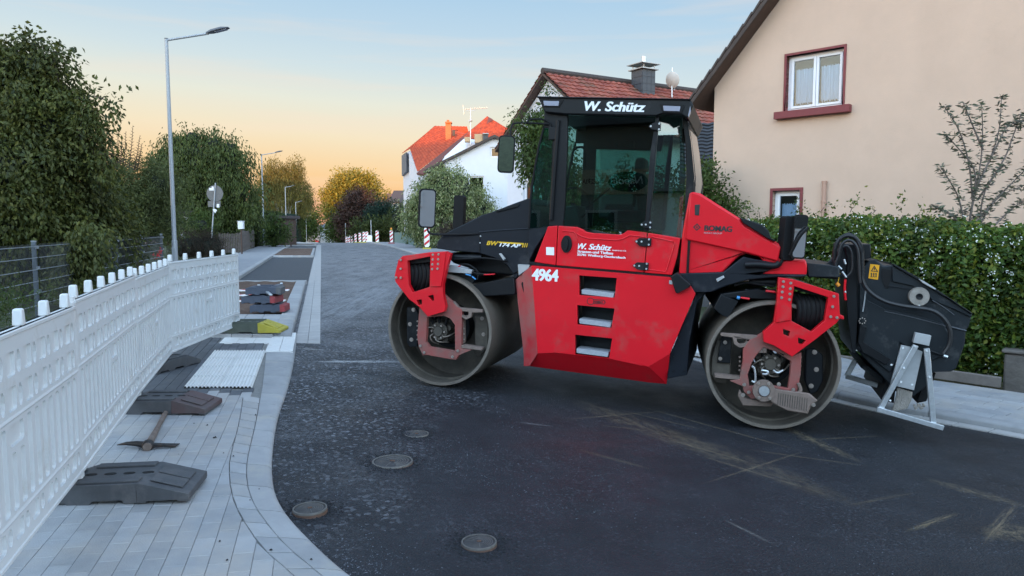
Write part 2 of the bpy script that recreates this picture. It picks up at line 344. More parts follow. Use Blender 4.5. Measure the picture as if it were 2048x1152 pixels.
# ================================================================ kerb lines (measured on the ground)
def resample(pts, step=None, n=None):
    pts = [Vector(p) for p in pts]; L = [0]
    for a, b in zip(pts, pts[1:]): L.append(L[-1]+(b-a).length)
    if n is None: n = max(1, round(L[-1]/step))
    out = []; j = 0
    for k in range(n+1):
        s = L[-1]*k/n
        while j < len(L)-2 and L[j+1] < s: j += 1
        t = (s-L[j])/max(1e-9, L[j+1]-L[j]); out.append(pts[j].lerp(pts[j+1], min(1, max(0, t))))
    return out
def smooth(pts, it=2):
    for _ in range(it):
        q = [pts[0]]
        for a, b in zip(pts, pts[1:]): q += [a.lerp(b, .25), a.lerp(b, .75)]
        pts = q+[pts[-1]]
    return pts
PZ = .045                                    # pavement above the carriageway at the crossing
g_ = lambda L, dz: [ground(x, y, dz) for x, y in L]
K_OUT = smooth(g_([(594,668),(588,720),(577,766),(569,790),(560,812),(551,846),(545,890),(543,923),(545,958),(553,990),(579,1031),(626,1079),(672,1122),(714,1154),(800,1212),(930,1290)], PZ))
K_IN = smooth(g_([(536,668),(531,720),(526,766),(520,800),(512,846),(501,890),(493,928),(494,966),(503,998),(520,1028),(566,1086),(612,1124),(646,1152),(715,1205),(830,1290)], PZ))
K_BAND = smooth(g_([(486,790),(478,846),(463,900),(457,929),(460,979),(474,1020),(493,1052),(526,1099),(569,1135),(600,1162),(665,1215),(770,1300)], PZ))
def polyx(P, y):
    "x of a polyline that runs monotonically in y"
    for a, b in zip(P, P[1:]):
        if (a.y-y)*(b.y-y) <= 0 and abs(a.y-b.y) > 1e-9: return a.x+(b.x-a.x)*(y-a.y)/(b.y-a.y)
    e0, e1 = (P[0], P[1]) if abs(P[0].y-y) < abs(P[-1].y-y) else (P[-1], P[-2])
    return e0.x+(e0.x-e1.x)*(y-e0.y)/(e0.y-e1.y)
DX = -.262                                   # heading of the main road
G0 = ground(641, 688); YJ = G0.y             # near end of the gutter strip
def gut_r(y): return G0.x+DX*(y-YJ)
GW = .36
RK = [ground(2200,880,.1), ground(2048,852,.1), ground(1900,826,.1), ground(1690,792,.1)]
RK = [Vector((p.x, p.y, 0)) for p in RK]
d_ = (RK[0]-RK[1]).normalized()
RK = [RK[0]+d_*14]+RK+[Vector((2.72,10.6,0)), Vector((2.25,11.9,0)), Vector((1.55,14,0))]+[Vector((1.55+DX*(y-14), y, 0)) for y in (18,25,40,60,90,150)]
RK = smooth(RK, 2)
XR = lambda y: polyx(RK, y)
def XL(y):
    return gut_r(y)-GW-.3 if y > YJ+.05 else polyx(K_OUT, y)-.08
ys = list(np.concatenate([np.arange(-2, 14, .12), np.arange(14, 40, .4), np.arange(40, 151, 1.5)]))
def sheet(name, xl, xr, ys, nx, zf, material, kind='structure', parent=None):
    vs = []
    for y in ys:
        a, b = xl(y), xr(y)
        for k in range(nx+1):
            x = a+(b-a)*k/nx; vs.append((x, y, zf(x, y)))
    q = np.array([(j*(nx+1)+k, j*(nx+1)+k+1, (j+1)*(nx+1)+k+1, (j+1)*(nx+1)+k) for j in range(len(ys)-1) for k in range(nx)])
    o = np_mesh(name, np.array(vs), q, material, parent, True)
    if kind: o['kind'] = kind
    return o
road = sheet('road', XL, lambda y: min(XR(y), 22)+.05, ys, 80, H, MATS['asphalt'])
sheet('ground', lambda y: -260, lambda y: 260, list(np.concatenate([[-120,-60,-30,-12], np.arange(-6, 40, 1.0), np.arange(40, 160, 6), [200, 400, 900]])), 260, lambda x, y: H(x, y)-.20-(.02*max(0, abs(x+20)-60) if y > 60 else 0), MATS['grass_ground'])
# ================================================================ left pavement
pav = empty('pavement', kind='structure')
zp = lambda x, y: H(x, y)+PZ
sheet('bedding', lambda y: -5.9 if y < 8 else -3.4-.262*(y-1)-.05, lambda y: polyx(K_IN, y)+.02 if y < K_IN[0].y else polyx(K_IN, K_IN[0].y-.01), list(np.arange(-1.5, K_IN[0].y+.05, .15)), 14, lambda x, y: H(x, y)+PZ-.012, MATS['joint_sand'], None, pav)
def quad_stone(name, a, b, c, d, th, material, parent, bevel=.006, g=.003, zo=0):
    "a paving piece with top corners a b c d (world), joints recessed"
    cen = (a+b+c+d)/4; P = [cen+(p-cen)*(1-g*2/max(.02, (p-cen).length)) for p in (a, b, c, d)]
    return pieces(name, P, th, material, parent, bevel, zo)
def pieces(name, P, th, material, parent, bevel=.006, zo=0):
    cen = sum(P, Vector())/len(P); n = len(P)
    top = [p.lerp(cen, min(.3, bevel/max(.01, (p-cen).length)))+Vector((0,0,zo)) for p in P]
    mid = [p+Vector((0,0,zo-bevel*.8)) for p in P]; bot = [p+Vector((0,0,zo-th)) for p in P]
    vs = [v-cen for v in top+mid+bot]
    fs = [tuple(range(n))]+[(n+i, n+(i+1) % n, (i+1) % n, i) for i in range(n)]+[(2*n+i, 2*n+(i+1) % n, n+(i+1) % n, n+i) for i in range(n)]
    if name is None: return [v+cen for v in vs], fs
    me = bpy.data.meshes.new(name); me.from_pydata(vs, [], fs); me.materials.append(material)
    o = bpy.data.objects.new(name, me); link(o, parent); o.location = cen; return o
def clip_poly(P, boundary, keep_left=True):
    "cut a convex piece by the segments of a smooth line that pass near it"
    cen = sum(P, Vector())/len(P)
    best = min(range(len(boundary)-1), key=lambda i: ((boundary[i]+boundary[i+1])/2-cen).length_squared)
    a, b = boundary[best], boundary[best+1]; n = Vector((-(b-a).y, (b-a).x, 0)).normalized()
    # boundary runs towards the viewer: its right-hand side is the pavement
    sd = lambda p: -(Vector((p.x, p.y, 0))-Vector((a.x, a.y, 0))).dot(n)
    if not keep_left: n = -n
    out = []
    for i in range(len(P)):
        p, q = P[i], P[(i+1) % len(P)]; sp_, sq = sd(p), sd(q)
        if sp_ >= 0: out.append(p)
        if sp_*sq < 0: out.append(p.lerp(q, sp_/(sp_-sq)))
    return out
def area(P): return abs(sum(P[i].x*P[(i+1) % len(P)].y-P[(i+1) % len(P)].x*P[i].y for i in range(len(P))))/2
# rows of 10 x 20 cm blocks running up the street
dirv = Vector((DX, 1, 0)).normalized(); nrm = Vector((1, -DX, 0)).normalized()
org = Vector((-3.0, 5.0, 0))
Y_DARK = ground(460, 786, PZ).y              # here the dark band round the tactile field begins
stones = []
inner = K_BAND
bl = [Vector((p.x, p.y, 0)) for p in inner]
bl = [bl[0]+Vector((-.262*6, 6, 0))*0+ (bl[0]-bl[1]).normalized()*.6]+bl
for i in range(-34, 40):
    for j in range(-32, 22):
        off = .5*((i*7) % 2)+.03*math.sin(i*1.7)
        u0 = i*.105; v0 = (j+off)*.205
        P = [org+nrm*(u0+a)+dirv*(v0+b) for a, b in ((.0008,.001),(.1042,.001),(.1042,.204),(.0008,.204))]
        c = sum(P, Vector())/4
        if c.y > Y_DARK-.10 or c.y < -1.2: continue
        xb = polyx(bl, c.y)
        if c.x > xb+.09 or c.x < -5.8: continue
        if c.x > xb-.25: P = clip_poly(P, bl)
        if len(P) < 3 or area(P) < .002: continue
        dz = random.uniform(-.0015, .0015)
        P = [Vector((p.x, p.y, zp(p.x, p.y)+dz)) for p in P]
        stones.append(P)
def barrier_x(y): return -2.45-.32*(y-4.0)
vis = [s for s in stones if sum((p.x for p in s))/len(s) > barrier_x(sum(p.y for p in s)/len(s))-.1 and sum(p.y for p in s)/len(s) > 2.4]
vis.sort(key=lambda s: sum(p.y for p in s)/len(s)); near = vis[:300]; ids = {id(s) for s in near}
for s in near: pieces('paving_stone', s, .05, MATS['paver'], pav, .004)
mb = MB()
for s in stones:
    if id(s) not in ids: v, f = pieces(None, s, .05, None, None, .004); mb.add(v, f)
o = mb.build('paving_stone_field', MATS['paver_far'], pav, smooth=0); o['kind'] = 'stuff'
def strip(A, B, step, name, material, parent, th=.12, bevel=.012, zo=0, gap=.004):
    n = max(1, round(sum((b-a).length for a, b in zip(A, A[1:]))/step))
    a = resample(A, n=n); b = resample(B, n=n)
    for k in range(n): quad_stone(name, a[k], b[k], b[k+1], a[k+1], th, material, parent, bevel, gap, zo)
# soldier course and kerb
KI2 = [p for p in K_IN if p.y < K_BAND[0].y]
strip(K_BAND, KI2, .22, 'edging_stone', MATS['paver'], pav, .06, .004)
kerb = empty('kerb', kind='structure')
def kerb_strip(A, B, step, parent, material, h=.14, n_round=4, name='kerb_stone', rb=.05):
    "rounded kerb stones; A inner line, B outer (road) line"
    n = max(1, round(sum((b-a).length for a, b in zip(A, A[1:]))/step)); m = 5
    a = resample(A, n=n*m); b = resample(B, n=n*m)
    prof = [(0,-h),(0,-.004),(.02,0)]+[(1-.32*(1-math.sin(t)), -.035*(1-math.cos(t))) for t in [0, .5, 1.0, 1.35, 1.57]]+[(1.0,-h)]
    for k in range(n):
        vs = []; i0, i1 = k*m, (k+1)*m; cen = (a[i0]+b[i1])/2
        for i in range(i0, i1+1):
            A_, B_ = a[i], b[i]
            if i in (i0, i1):
                t = (a[min(i+1, len(a)-1)]-a[max(i-1, 0)]).normalized()*(.004 if i == i0 else -.004); A_ = A_+t; B_ = B_+t
            for s, z in prof: vs.append(A_.lerp(B_, s)+Vector((0,0,z))-cen)
        q = len(prof)
        fs = [(j*q+c, j*q+c+1, (j+1)*q+c+1, (j+1)*q+c) for j in range(m) for c in range(q-1)]+[tuple(range(q)), tuple(m*q+c for c in range(q))[::-1]]
        me = bpy.data.meshes.new(name); me.from_pydata(vs, [], fs); me.materials.append(material)
        me.polygons.foreach_set('use_smooth', [True]*len(me.polygons)); me.set_sharp_from_angle(angle=R(40))
        bmx = bmesh.new(); bmx.from_mesh(me); bmesh.ops.recalc_face_normals(bmx, faces=bmx.faces); bmx.to_mesh(me); bmx.free()
        o = bpy.data.objects.new(name, me); link(o, parent); o.location = cen
kerb_strip(K_IN[:], K_OUT[:], .42, kerb, MATS['kerb_concrete'])
# tactile field, white slabs and dark surround
def gq(L, dz): return [ground(x, y, dz) for x, y in L]
def grid_quad(P, nu, nv, fn):
    a, b, c, d = P
    bil = lambda u, v: a.lerp(b, u).lerp(d.lerp(c, u), v)
    for i in range(nu):
        for j in range(nv): fn(bil(i/nu, j/nv), bil((i+1)/nu, j/nv), bil((i+1)/nu, (j+1)/nv), bil(i/nu, (j+1)/nv))
def ribbed(a, b, c, d):
    "white slab with lengthwise ribs"
    cen = (a+b+c+d)/4; P = [cen+(p-cen)*.985 for p in (a, b, c, d)]; a, b, c, d = P; n = 9; vs = []; fs = []
    cols = []
    for k in range(n):
        for t, z in ((.05,0),(.25,.014),(.62,.014),(.82,0)): cols.append(((k+t)/n, z))
    cols = [(0,-.03),(0,0)]+cols+[(1,0),(1,-.03)]
    for v_ in (0, 1):
        for u, z in cols: vs.append((a.lerp(b, u) if v_ == 0 else d.lerp(c, u))+Vector((0,0,z+.002))-cen)
    q = len(cols); fs = [(i, i+1, q+i+1, q+i) for i in range(q-1)]
    me = bpy.data.meshes.new('tactile_slab'); me.from_pydata(vs, [], fs); me.materials.append(MATS['slab_white']); o = bpy.data.objects.new('tactile_slab', me); link(o, pav); o.location = cen
TF = gq([(366,776),(504,776),(531,702),(428,702)], PZ+.004)
grid_quad(TF, 2, 4, ribbed)
# white flat tiles in front of the feet, white slab pair at the kerb
grid_quad(gq([(438,686),(540,686),(546,672),(452,672)], PZ+.004), 3, 1, lambda *q: quad_stone('tactile_slab', *q, .05, MATS['slab_white'], pav, .004))
grid_quad(gq([(530,702),(586,702),(593,665),(548,665)], PZ+.012), 2, 3, lambda *q: quad_stone('kerb_slab', *q, .05, MATS['slab_white'], kerb, .004))
# dark blocks
DK = gq([(300,776),(368,776),(432,700),(372,700)], PZ)
DP = [Vector((p.x, p.y, 0)) for p in gq([(250,786),(530,786),(545,670),(395,664)], PZ)]
def inside(c, P):
    s = 0
    for i in range(len(P)):
        a, b = P[i], P[(i+1) % len(P)]; k = (b.x-a.x)*(c.y-a.y)-(b.y-a.y)*(c.x-a.x)
        if k < 0: return False
    return True
TFp = [Vector((p.x, p.y, 0)) for p in TF]; TFc = sum(TFp, Vector())/4; TFp = [TFc+(p-TFc)*1.0 for p in TFp]
WTp = [Vector((p.x, p.y, 0)) for p in gq([(438,686),(540,686),(546,672),(452,672)], PZ)]
dmb = MB(); cnt = 0
XK = lambda y: polyx(K_IN, y) if y < K_IN[0].y else polyx(K_IN, K_IN[0].y-.01)-.26*(y-K_IN[0].y)
for i in range(-60, 30):
    for j in range(0, 60):
        v0 = (j+.5*(i % 2))*.205; u0 = i*.105
        P = [org+nrm*(u0+a)+dirv*(v0+b) for a, b in ((.002,.002),(.103,.002),(.103,.203),(.002,.203))]; c = sum(P, Vector())/4
        if c.y < Y_DARK-.12 or c.x > XK(c.y)-.04: continue
        if inside(c, TFp) or inside(c, WTp): continue
        if c.x < -3.4-.262*(c.y-1)+.1: continue
        dark = inside(c, DP)
        P = [Vector((p.x, p.y, zp(p.x, p.y))) for p in P]
        if c.y > 11.2: continue
        if dark and cnt < 200 and c.x > barrier_x(c.y)+.2: pieces('dark_paving_stone', P, .05, MATS['paver_dark'], pav, .004); cnt += 1
        else:
            v, f = pieces(None, P, .05, None, None, .004); (dmb if dark else mb).add(v, f)
o = dmb.build('dark_paving_field', MATS['paver_dark'], pav, smooth=0); o['kind'] = 'stuff'
me_old = bpy.data.objects['paving_stone_field']; nm = MB(); nm.v = mb.v; nm.f = mb.f
bpy.data.objects.remove(me_old); o = nm.build('paving_stone_field', MATS['paver_far'], pav, smooth=0); o['kind'] = 'stuff'
# sheet under the dark zone
sheet('bedding', lambda y: -3.4-.262*(y-1)-.05, lambda y: XK(y)-.01 if y < YJ+1.2 else gut_r(y)-GW-.5, list(np.arange(K_IN[0].y+.05, 12.2, .2)), 10, lambda x, y: H(x, y)+PZ-.013, MATS['joint_sand'], None, pav)
# ================================================================ gutter strip, parking bays and planting beds along the main road
gut = empty('gutter', kind='structure')
yy = [YJ+.16*k for k in range(0, 400)]
cnt = 0; gm = MB()
for k in range(0, 330):
    y0 = YJ+k*.16; y1 = y0+.16
    for a in range(2):
        x0 = lambda y: gut_r(y)-GW*(1-a/2); x1 = lambda y: gut_r(y)-GW*(.5-a/2)
        P = [Vector((x0(y0), y0, H(x0(y0), y0)+.012)), Vector((x1(y0), y0, H(x1(y0), y0)+.012)), Vector((x1(y1), y1, H(x1(y1), y1)+.012)), Vector((x0(y1), y1, H(x0(y1), y1)+.012))]
        if k < 70: quad_stone('gutter_stone', *P, .05, MATS['gutter_concrete'], gut, .003, .0015)
        else: v, f = pieces(None, P, .05, None, None, .003); gm.add(v, f)
o = gm.build('gutter_stone_field', MATS['gutter_concrete'], gut, smooth=0); o['kind'] = 'stuff'
def gl(px, py, dz): return ground(px, py, dz)
BW_ = 1.95                                   # bay width
bl_ = lambda y: gut_r(y)-GW-BW_              # left kerb of bays
bay_i = lambda y: gut_r(y)-GW-.02
KZ = .11
def kstones(A, B, step, parent, dz=0, n=None):
    kerb_strip(A, B, step, parent, MATS['kerb_concrete'])
def Hp(x, y, dz): return Vector((x, y, H(x, y)+dz))
y_b0 = gl(610, 668, .1).y; y_b1 = gl(600, 561, .1).y; y_c1 = gl(620, 515, 0).y; y_c2 = gl(622, 499, 0).y
LBASE = -1.0
def bay_left(y): return gut_r(y)-GW-2.1
# first planting bed : kerb on the road side, on the far side
YB = [y_b0+(y_b1-y_b0)*k/10 for k in range(11)]; y_s0 = gl(560, 628, .1).y
kstones([Hp(bay_i(y)-.30, y, KZ) for y in YB], [Hp(bay_i(y)-.04, y, KZ) for y in YB], 1.0, kerb)
def cross_kerb(y, xl, xr, wd=.12, dz=KZ):
    kstones([Hp(xr+(xl-xr)*k/8, y-wd-DX*0, dz) for k in range(9)], [Hp(xr+(xl-xr)*k/8, y, dz) for k in range(9)], 1.0, kerb)
sheet('planting_bed', lambda y: bay_left(y)-.0, lambda y: bay_i(y)-.29, list(np.linspace(y_s0, y_b1-.1, 30)), 14, lambda x, y: H(x, y)+KZ-.03+.02*math.sin(x*13)*math.sin(y*9), MATS['soil'])
cross_kerb(y_b1, bay_left(y_b1), bay_i(y_b1)-.0)
# bays beyond: asphalt bay, kerbed bed, bay, bed ...
yb = y_b1; seq = [(y_c1, 'bay'), (y_c2, 'bed'), (y_c2+9, 'bay'), (y_c2+12, 'bed'), (y_c2+24, 'bay'), (y_c2+27, 'bed'), (y_c2+40, 'bay')]
for ye, kd in seq:
    Y = list(np.linspace(yb, ye, 12))
    if kd == 'bay': sheet('parking_bay', bay_left, bay_i, Y, 4, lambda x, y: H(x, y)+.004, MATS['asphalt_bay'])
    else:
        sheet('planting_bed', lambda y: bay_left(y)+.02, lambda y: bay_i(y)-.15, list(np.linspace(yb+.12, ye-.12, 12)), 6, lambda x, y: H(x, y)+KZ-.02, MATS['soil'])
        cross_kerb(yb+.12, bay_left(yb), bay_i(yb)); cross_kerb(ye, bay_left(ye), bay_i(ye))
        kstones([Hp(bay_i(y)-.16, y, KZ) for y in Y], [Hp(bay_i(y)-.02, y, KZ) for y in Y], 1.0, kerb)
    yb = ye
Yk = [y_b1-4.2+k*.8 for k in range(0, 90)]
# kerb between footway and bays, and the footway beyond the barriers
kstones([Hp(bay_left(y)-.16, y, KZ+.01) for y in Yk], [Hp(bay_left(y), y, KZ+.01) for y in Yk], 1.0, kerb)
mat('footway', (.25,.255,.27), .8, noise=.12, nscale=3, bump=.2, bscale=60)
fence_x = lambda y: -8.1-.262*(y-12.3)
sheet('footway', lambda y: fence_x(y)+.25, lambda y: bay_left(y)-.15, list(np.arange(12.0, 120, 1.0)), 6, lambda x, y: H(x, y)+KZ, MATS['footway'])
sheet('footway_bedding', lambda y: fence_x(y)+.25, lambda y: -3.4-.262*(y-1)+.0 if y < 12 else -6.3-.262*(y-12), list(np.arange(-2, 12.1, .5)), 4, lambda x, y: H(x, y)+PZ-.02, MATS['soil'])
# slabs between the yellow foot and the planting bed
for i in range(6):
    for j in range(8):
        y0 = y_b0-.1+(y_s0-y_b0+.1)*j/8; y1 = y_b0-.1+(y_s0-y_b0+.1)*(j+1)/8; xa = lambda y: bay_left(y)+.0+(2.1-.32)*i/6; xb_ = lambda y: bay_left(y)+(2.1-.32)*(i+1)/6
        quad_stone('paving_slab', *[Hp(x, y, KZ-.015) for x, y in ((xa(y0),y0),(xb_(y0),y0),(xb_(y1),y1),(xa(y1),y1))], .06, MATS['paver'], pav, .003)
sheet('bedding', lambda y: fence_x(y)+.25, lambda y: bay_i(y)-.3, list(np.linspace(y_b0-.1, y_s0+.02, 8)), 8, lambda x, y: H(x, y)+KZ-.024, MATS['footway'], None, pav)
# ================================================================ right pavement
rp = empty('right_pavement', kind='structure')
RKs = [p for p in RK]
RKz = [Vector((p.x, p.y, H(p.x, p.y)+.09)) for p in RKs if p.x < 9.5 and p.y < 100]
def offs(P, d):
    out = []
    for i, p in enumerate(P):
        t = (P[min(i+1, len(P)-1)]-P[max(i-1, 0)]); n = Vector((t.y, -t.x, 0)).normalized(); out.append(p+n*d)
    return out
dd = offs(RKz, .15); sgn = 1 if dd[3].y > RKz[3].y else -1
RI = offs(RKz, .15*sgn)
rk = empty('kerb', kind='structure')
kerb_strip(RI, RKz, .95, rk, MATS['kerb_concrete'])
LOW = offs(RKz, -.16*sgn); strip([p+Vector((0,0,-.07)) for p in RKz if p.y < 16], [p+Vector((0,0,-.07)) for p, q in zip(LOW, RKz) if q.y < 16], .32, 'gutter_stone', MATS['gutter_concrete'], gut, .05, .004)
rows = [offs(RKz, (.155+.20*k)*sgn) for k in range(9)]
for P in rows:
    for p in P: p.z = H(p.x, p.y)*.0+p.z
tot = 0; rmb = MB()
for k in range(8):
    A = [p for p in rows[k] if p.y < 17 and p.x < 8.6]; B = [q for p, q in zip(rows[k], rows[k+1]) if p.y < 17 and p.x < 8.6]
    n = max(1, round(sum((b-a).length for a, b in zip(A, A[1:]))/.32)); sh = .5 if k % 2 else 0
    a = resample(A, n=n*2); b = resample(B, n=n*2)
    for i in range(n-1):
        s = 2*i+(1 if k % 2 else 0); q = (a[s], b[s], b[s+2], a[s+2])
        if tot < 160 and a[s].y < 11.5: quad_stone('paving_slab', *q, .05, MATS['paver'], rp, .004, .002); tot += 1
        else:
            v, f = pieces(None, list(q), .05, None, None, .004); rmb.add(v, f)
o = rmb.build('paving_slab_field', MATS['paver_far'], rp, smooth=0); o['kind'] = 'stuff'
def rpx(d): return lambda y: XR(y)+d
sheet('right_footway', rpx(.12), rpx(2.7), list(np.arange(16.0, 100, .8)), 4, lambda x, y: H(x, y)+.085, MATS['footway'])
mb = MB(); A = rows[0]; B = rows[8]; n = len(A); mb.add([p-Vector((0,0,.013)) for p in A+B], [(i, i+1, n+i+1, n+i) for i in range(n-1)]); mb.build('bedding', MATS['joint_sand'], rp, smooth=0)
# white tactile tiles beside the drum
for (u, v) in ((1690,752),(1385,697)):
    c = ground(u, v, .095); R_ = Matrix.Rotation(-.8, 3, 'Z')
    for i in range(3):
        for j in range(2):
            q = [c+R_@Vector(((i+a)*.3-.4, (j+b)*.3-.3, 0)) for a, b in ((0,0),(1,0),(1,1),(0,1))]
            for p in q: p.z = H(p.x, p.y)+.098
            quad_stone('tactile_slab', *q, .05, MATS['slab_white'], rp, .004)
# ================================================================ covers in the road
mat('cast_iron', (.055,.053,.055), .6, metal=.3, noise=.3, nscale=20, bump=.5, bscale=90, dirt=(.13,.11,.09), dirt_amt=.25, dirt_scale=8); mat('iron_worn', (.14,.13,.12), .6, metal=.3, noise=.3, nscale=30)
mat('rust_iron', (.13,.075,.055), .8, metal=.2, noise=.4, nscale=20, bump=.5, bscale=60)
def cover(px, py, wpx, h, label):
    c = ground(px, py); r = wpx/2*c.y/FPX
    t = empty('valve_cover', c+Vector((0,0,.0)), random.uniform(-.5,.5), label, 'manhole cover', 'iron covers standing in the fresh asphalt')
    MB().lathe([(r*1.0,-.06),(r,h-.006),(r*.985,h),(r*.90,h),(r*.90,h-.012),(r*.2,h-.012)], 40).build('ring', MATS['iron_worn'], t)
    MB().lathe([(r*1.012,-.06),(r*1.012,h-.012),(r*.99,h-.012)], 40, closed=True).build('rim', MATS['rust_iron'], t)
    lid = MB().lathe([(r*.88,h-.03),(r*.87,h-.005),(r*.82,h-.002)], 40).build('lid', MATS['cast_iron'], t)
    m = MB()
    for k in range(1, 6):
        rr = r*(.16+.12*k); pts = [(rr*math.cos(a), rr*math.sin(a), h-.003) for a in np.linspace(-.9, 1.6 if k % 2 else 2.6, 16)]
        m.tube(pts, r*.020, 5)
    for a in range(2):
        th = 2.8+a*1.9; m.bar((r*.2*math.cos(th), r*.2*math.sin(th), h-.003), (r*.78*math.cos(th), r*.78*math.sin(th), h-.003), r*.025, .004)
    m.build('relief', MATS['iron_worn'], lid); MB().box((-r*.12,-r*.05,h-.003),(r*.12,r*.05,h+.004)).build('lifting_slot', MATS['rust_iron'], lid)
cover(620, 1024, 70, .028, 'raised round valve cover nearest the kerb with a rusty side')
cover(785, 924, 84, .010, 'largest round iron cover in the asphalt with concentric ribs')
cover(833, 868, 50, .005, 'smallest flush round cover farthest up the road')
cover(958, 1089, 74, .020, 'nearest round iron cover at the bottom of the picture')
c = ground(497, 648, PZ+.0); t = empty('manhole_cover', c, 0, 'rust brown round cover in the pavement behind the yellow barrier foot', 'manhole cover')
MB().lathe([(.33,-.05),(.33,.012),(.30,.014)], 36).build('ring', MATS['kerb_concrete'], t); MB().lathe([(.27,-.05),(.27,.02),(.25,.022)], 36).build('lid', MATS['rust_iron'], t)
# crumbs of asphalt dropped on the blocks
mat('crumb', (.015,.015,.017), .9); v = []; q = []
for (px, py, s) in ((428,875,5),(540,1099,4),(416,850,4),(389,847,3),(520,978,3),(447,906,3),(560,915,3),(405,800,3),(465,912,3),(620,1117,3),(511,830,4),(440,1082,3),(355,908,2),(380,995,2),(500,1000,2),(453,1120,3)):
    c = ground(px, py, PZ+.004)
    for k in range(2 if s > 3 else 1):
        r = s*.0022*random.uniform(.7,1.2); cc = c+Vector((random.uniform(-.01,.01), random.uniform(-.01,.01), 0)); n0 = len(v)
        for a in range(5): v.append(cc+Vector((r*math.cos(a*1.26)*random.uniform(.6,1.3), r*math.sin(a*1.26), 0)))
        v.append(cc+Vector((0,0,r))); q += [(n0+a, n0+(a+1) % 5, n0+5) for a in range(5)]
np_mesh('asphalt_crumbs', np.array([tuple(p) for p in v]), np.array(q), MATS['crumb'])['kind'] = 'stuff'
# loose chippings along the kerb and on the open texture
v = []; q = []; chipm = mat('chippings', (.075,.08,.095), .5, island=.9)
def chip(c, r):
    n0 = len(v); a0 = random.random()*6
    for a in range(4): v.append(c+Vector((r*math.cos(a0+a*1.57)*random.uniform(.6,1.2), r*math.sin(a0+a*1.57)*random.uniform(.6,1.2), random.uniform(-.001,.002))))
    v.append(c+Vector((random.uniform(-.2,.2)*r, random.uniform(-.2,.2)*r, r*random.uniform(.5,.9)))); q.extend([(n0+a, n0+(a+1) % 4, n0+4) for a in range(4)])
CV = [ground(*p).xy for p in ((620,1021),(785,924),(833,868),(958,1089))]
for _ in range(30000):
    y = 2.2+random.random()**1.6*9.5
    e = XL(y)+.07
    k = random.random()
    x = e+abs(random.gauss(0, .25)) if k < .25 else e+abs(random.gauss(0, 1.3)) if k < .8 else random.uniform(e, 4)
    if k >= .25 and math.sin(x*2.1+math.sin(y*1.3)*2)+math.sin(y*2.7+x)+math.sin(x*5.3+y*4.1)*.7 < .15: continue
    if x > XR(y)-.3 or any((x-a_)**2+(y-b_)**2 < .07 for a_, b_ in CV): continue
    chip(Vector((x, y, H(x, y)+.0008)), random.uniform(.0022, .0058))
v2, q2 = v, q
np_mesh('chippings', np.array([tuple(p) for p in v]), np.array(q), MATS['chippings'])['kind'] = 'stuff'
v = []; q = []
for cx, cy in ((620,1021),(785,924),(833,868),(958,1089)):
    c = ground(cx, cy)
    for _ in range(420):
        a = random.random()*6.28; r = .11+abs(random.gauss(0, .06))+(.04 if cx == 785 else 0); x = c.x+r*math.cos(a); y = c.y+r*math.sin(a); chip(Vector((x, y, H(x, y)+.001)), random.uniform(.003,.009))
np_mesh('asphalt_clumps', np.array([tuple(p) for p in v]), np.array(q), MATS['crumb'])['kind'] = 'stuff'
# ================================================================ machine materials
mat('red_paint', (.68,.008,.018), .34, spec=.35, coat=.12, noise=.06, nscale=3, dirt=(.34,.07,.06), dirt_amt=.22, dirt_scale=2.6)
mat('red_faded', (.50,.02,.03), .5, noise=.08, nscale=3, dirt=(.30,.15,.13), dirt_amt=.75, dirt_scale=2.5)
mat('dusty_red', (.38,.05,.045), .65, noise=.15, nscale=8, dirt=(.17,.115,.095), dirt_amt=.85, dirt_scale=4)
mat('dusty_brown', (.20,.145,.12), .8, noise=.25, nscale=12, bump=.3, bscale=60)
mat('black_paint', (.007,.008,.010), .45, spec=.28, noise=.2, nscale=4, dirt=(.06,.06,.06), dirt_amt=.12)
mat('navy_black', (.008,.011,.017), .42, spec=.32, noise=.15, nscale=3, dirt=(.06,.06,.065), dirt_amt=.15, dirt_scale=3)
mat('anthracite', (.013,.017,.021), .5, spec=.30, noise=.15, nscale=3, dirt=(.09,.09,.09), dirt_amt=.15, dirt_scale=5)
mat('rubber', (.008,.008,.009), .65, spec=.25, noise=.2, nscale=20)
mat('drum_steel', (.155,.13,.105), .52, metal=.35, noise=.22, nscale=3, bump=.12, bscale=20, dirt=(.12,.10,.08), dirt_amt=.45, dirt_scale=3)
mat('drum_edge', (.22,.185,.155), .5, metal=.5, noise=.2, nscale=20)
mat('drum_inside', (.105,.088,.07), .7, metal=.15, noise=.35, nscale=4, dirt=(.045,.04,.035), dirt_amt=.5)
mat('galvanised', (.62,.64,.66), .38, metal=.75, noise=.15, nscale=25)
mat('zinc_grey', (.45,.46,.47), .5, metal=.4, noise=.12, nscale=9)
mat('bolt', (.40,.34,.30), .45, metal=.7, noise=.2, nscale=60)
mat('tread_grey', (.36,.38,.42), .75, noise=.15, nscale=50, bump=.6, bscale=140)
mat('decal_white', (.82,.84,.88), .45)
mat('decal_black', (.02,.02,.022), .5)
mat('decal_yellow', (.75,.46,.02), .45)
mat('sticker_orange', (.85,.38,.01), .45)
mat('decal_grey', (.35,.35,.37), .6)
mat('lamp_lens', (.30,.31,.38), .15, spec=.8)
mat('amber', (.8,.28,.02), .4); mat('hose_blue', (.05,.25,.55), .4)
mat('seat_cloth', (.03,.032,.036), .8, noise=.2, nscale=20)
mat('cab_grey', (.09,.095,.105), .6)
mat('mirror', (.85,.87,.9), .015, metal=1.0)
glassmat('cab_glass', (.44,.72,.66), .95, 0, 1.6)
glassmat('door_glass', (.42,.61,.56), .95, 0, 1.55)
glassmat('rear_glass', (.42,.62,.56), 1.0, 0, 2.0)
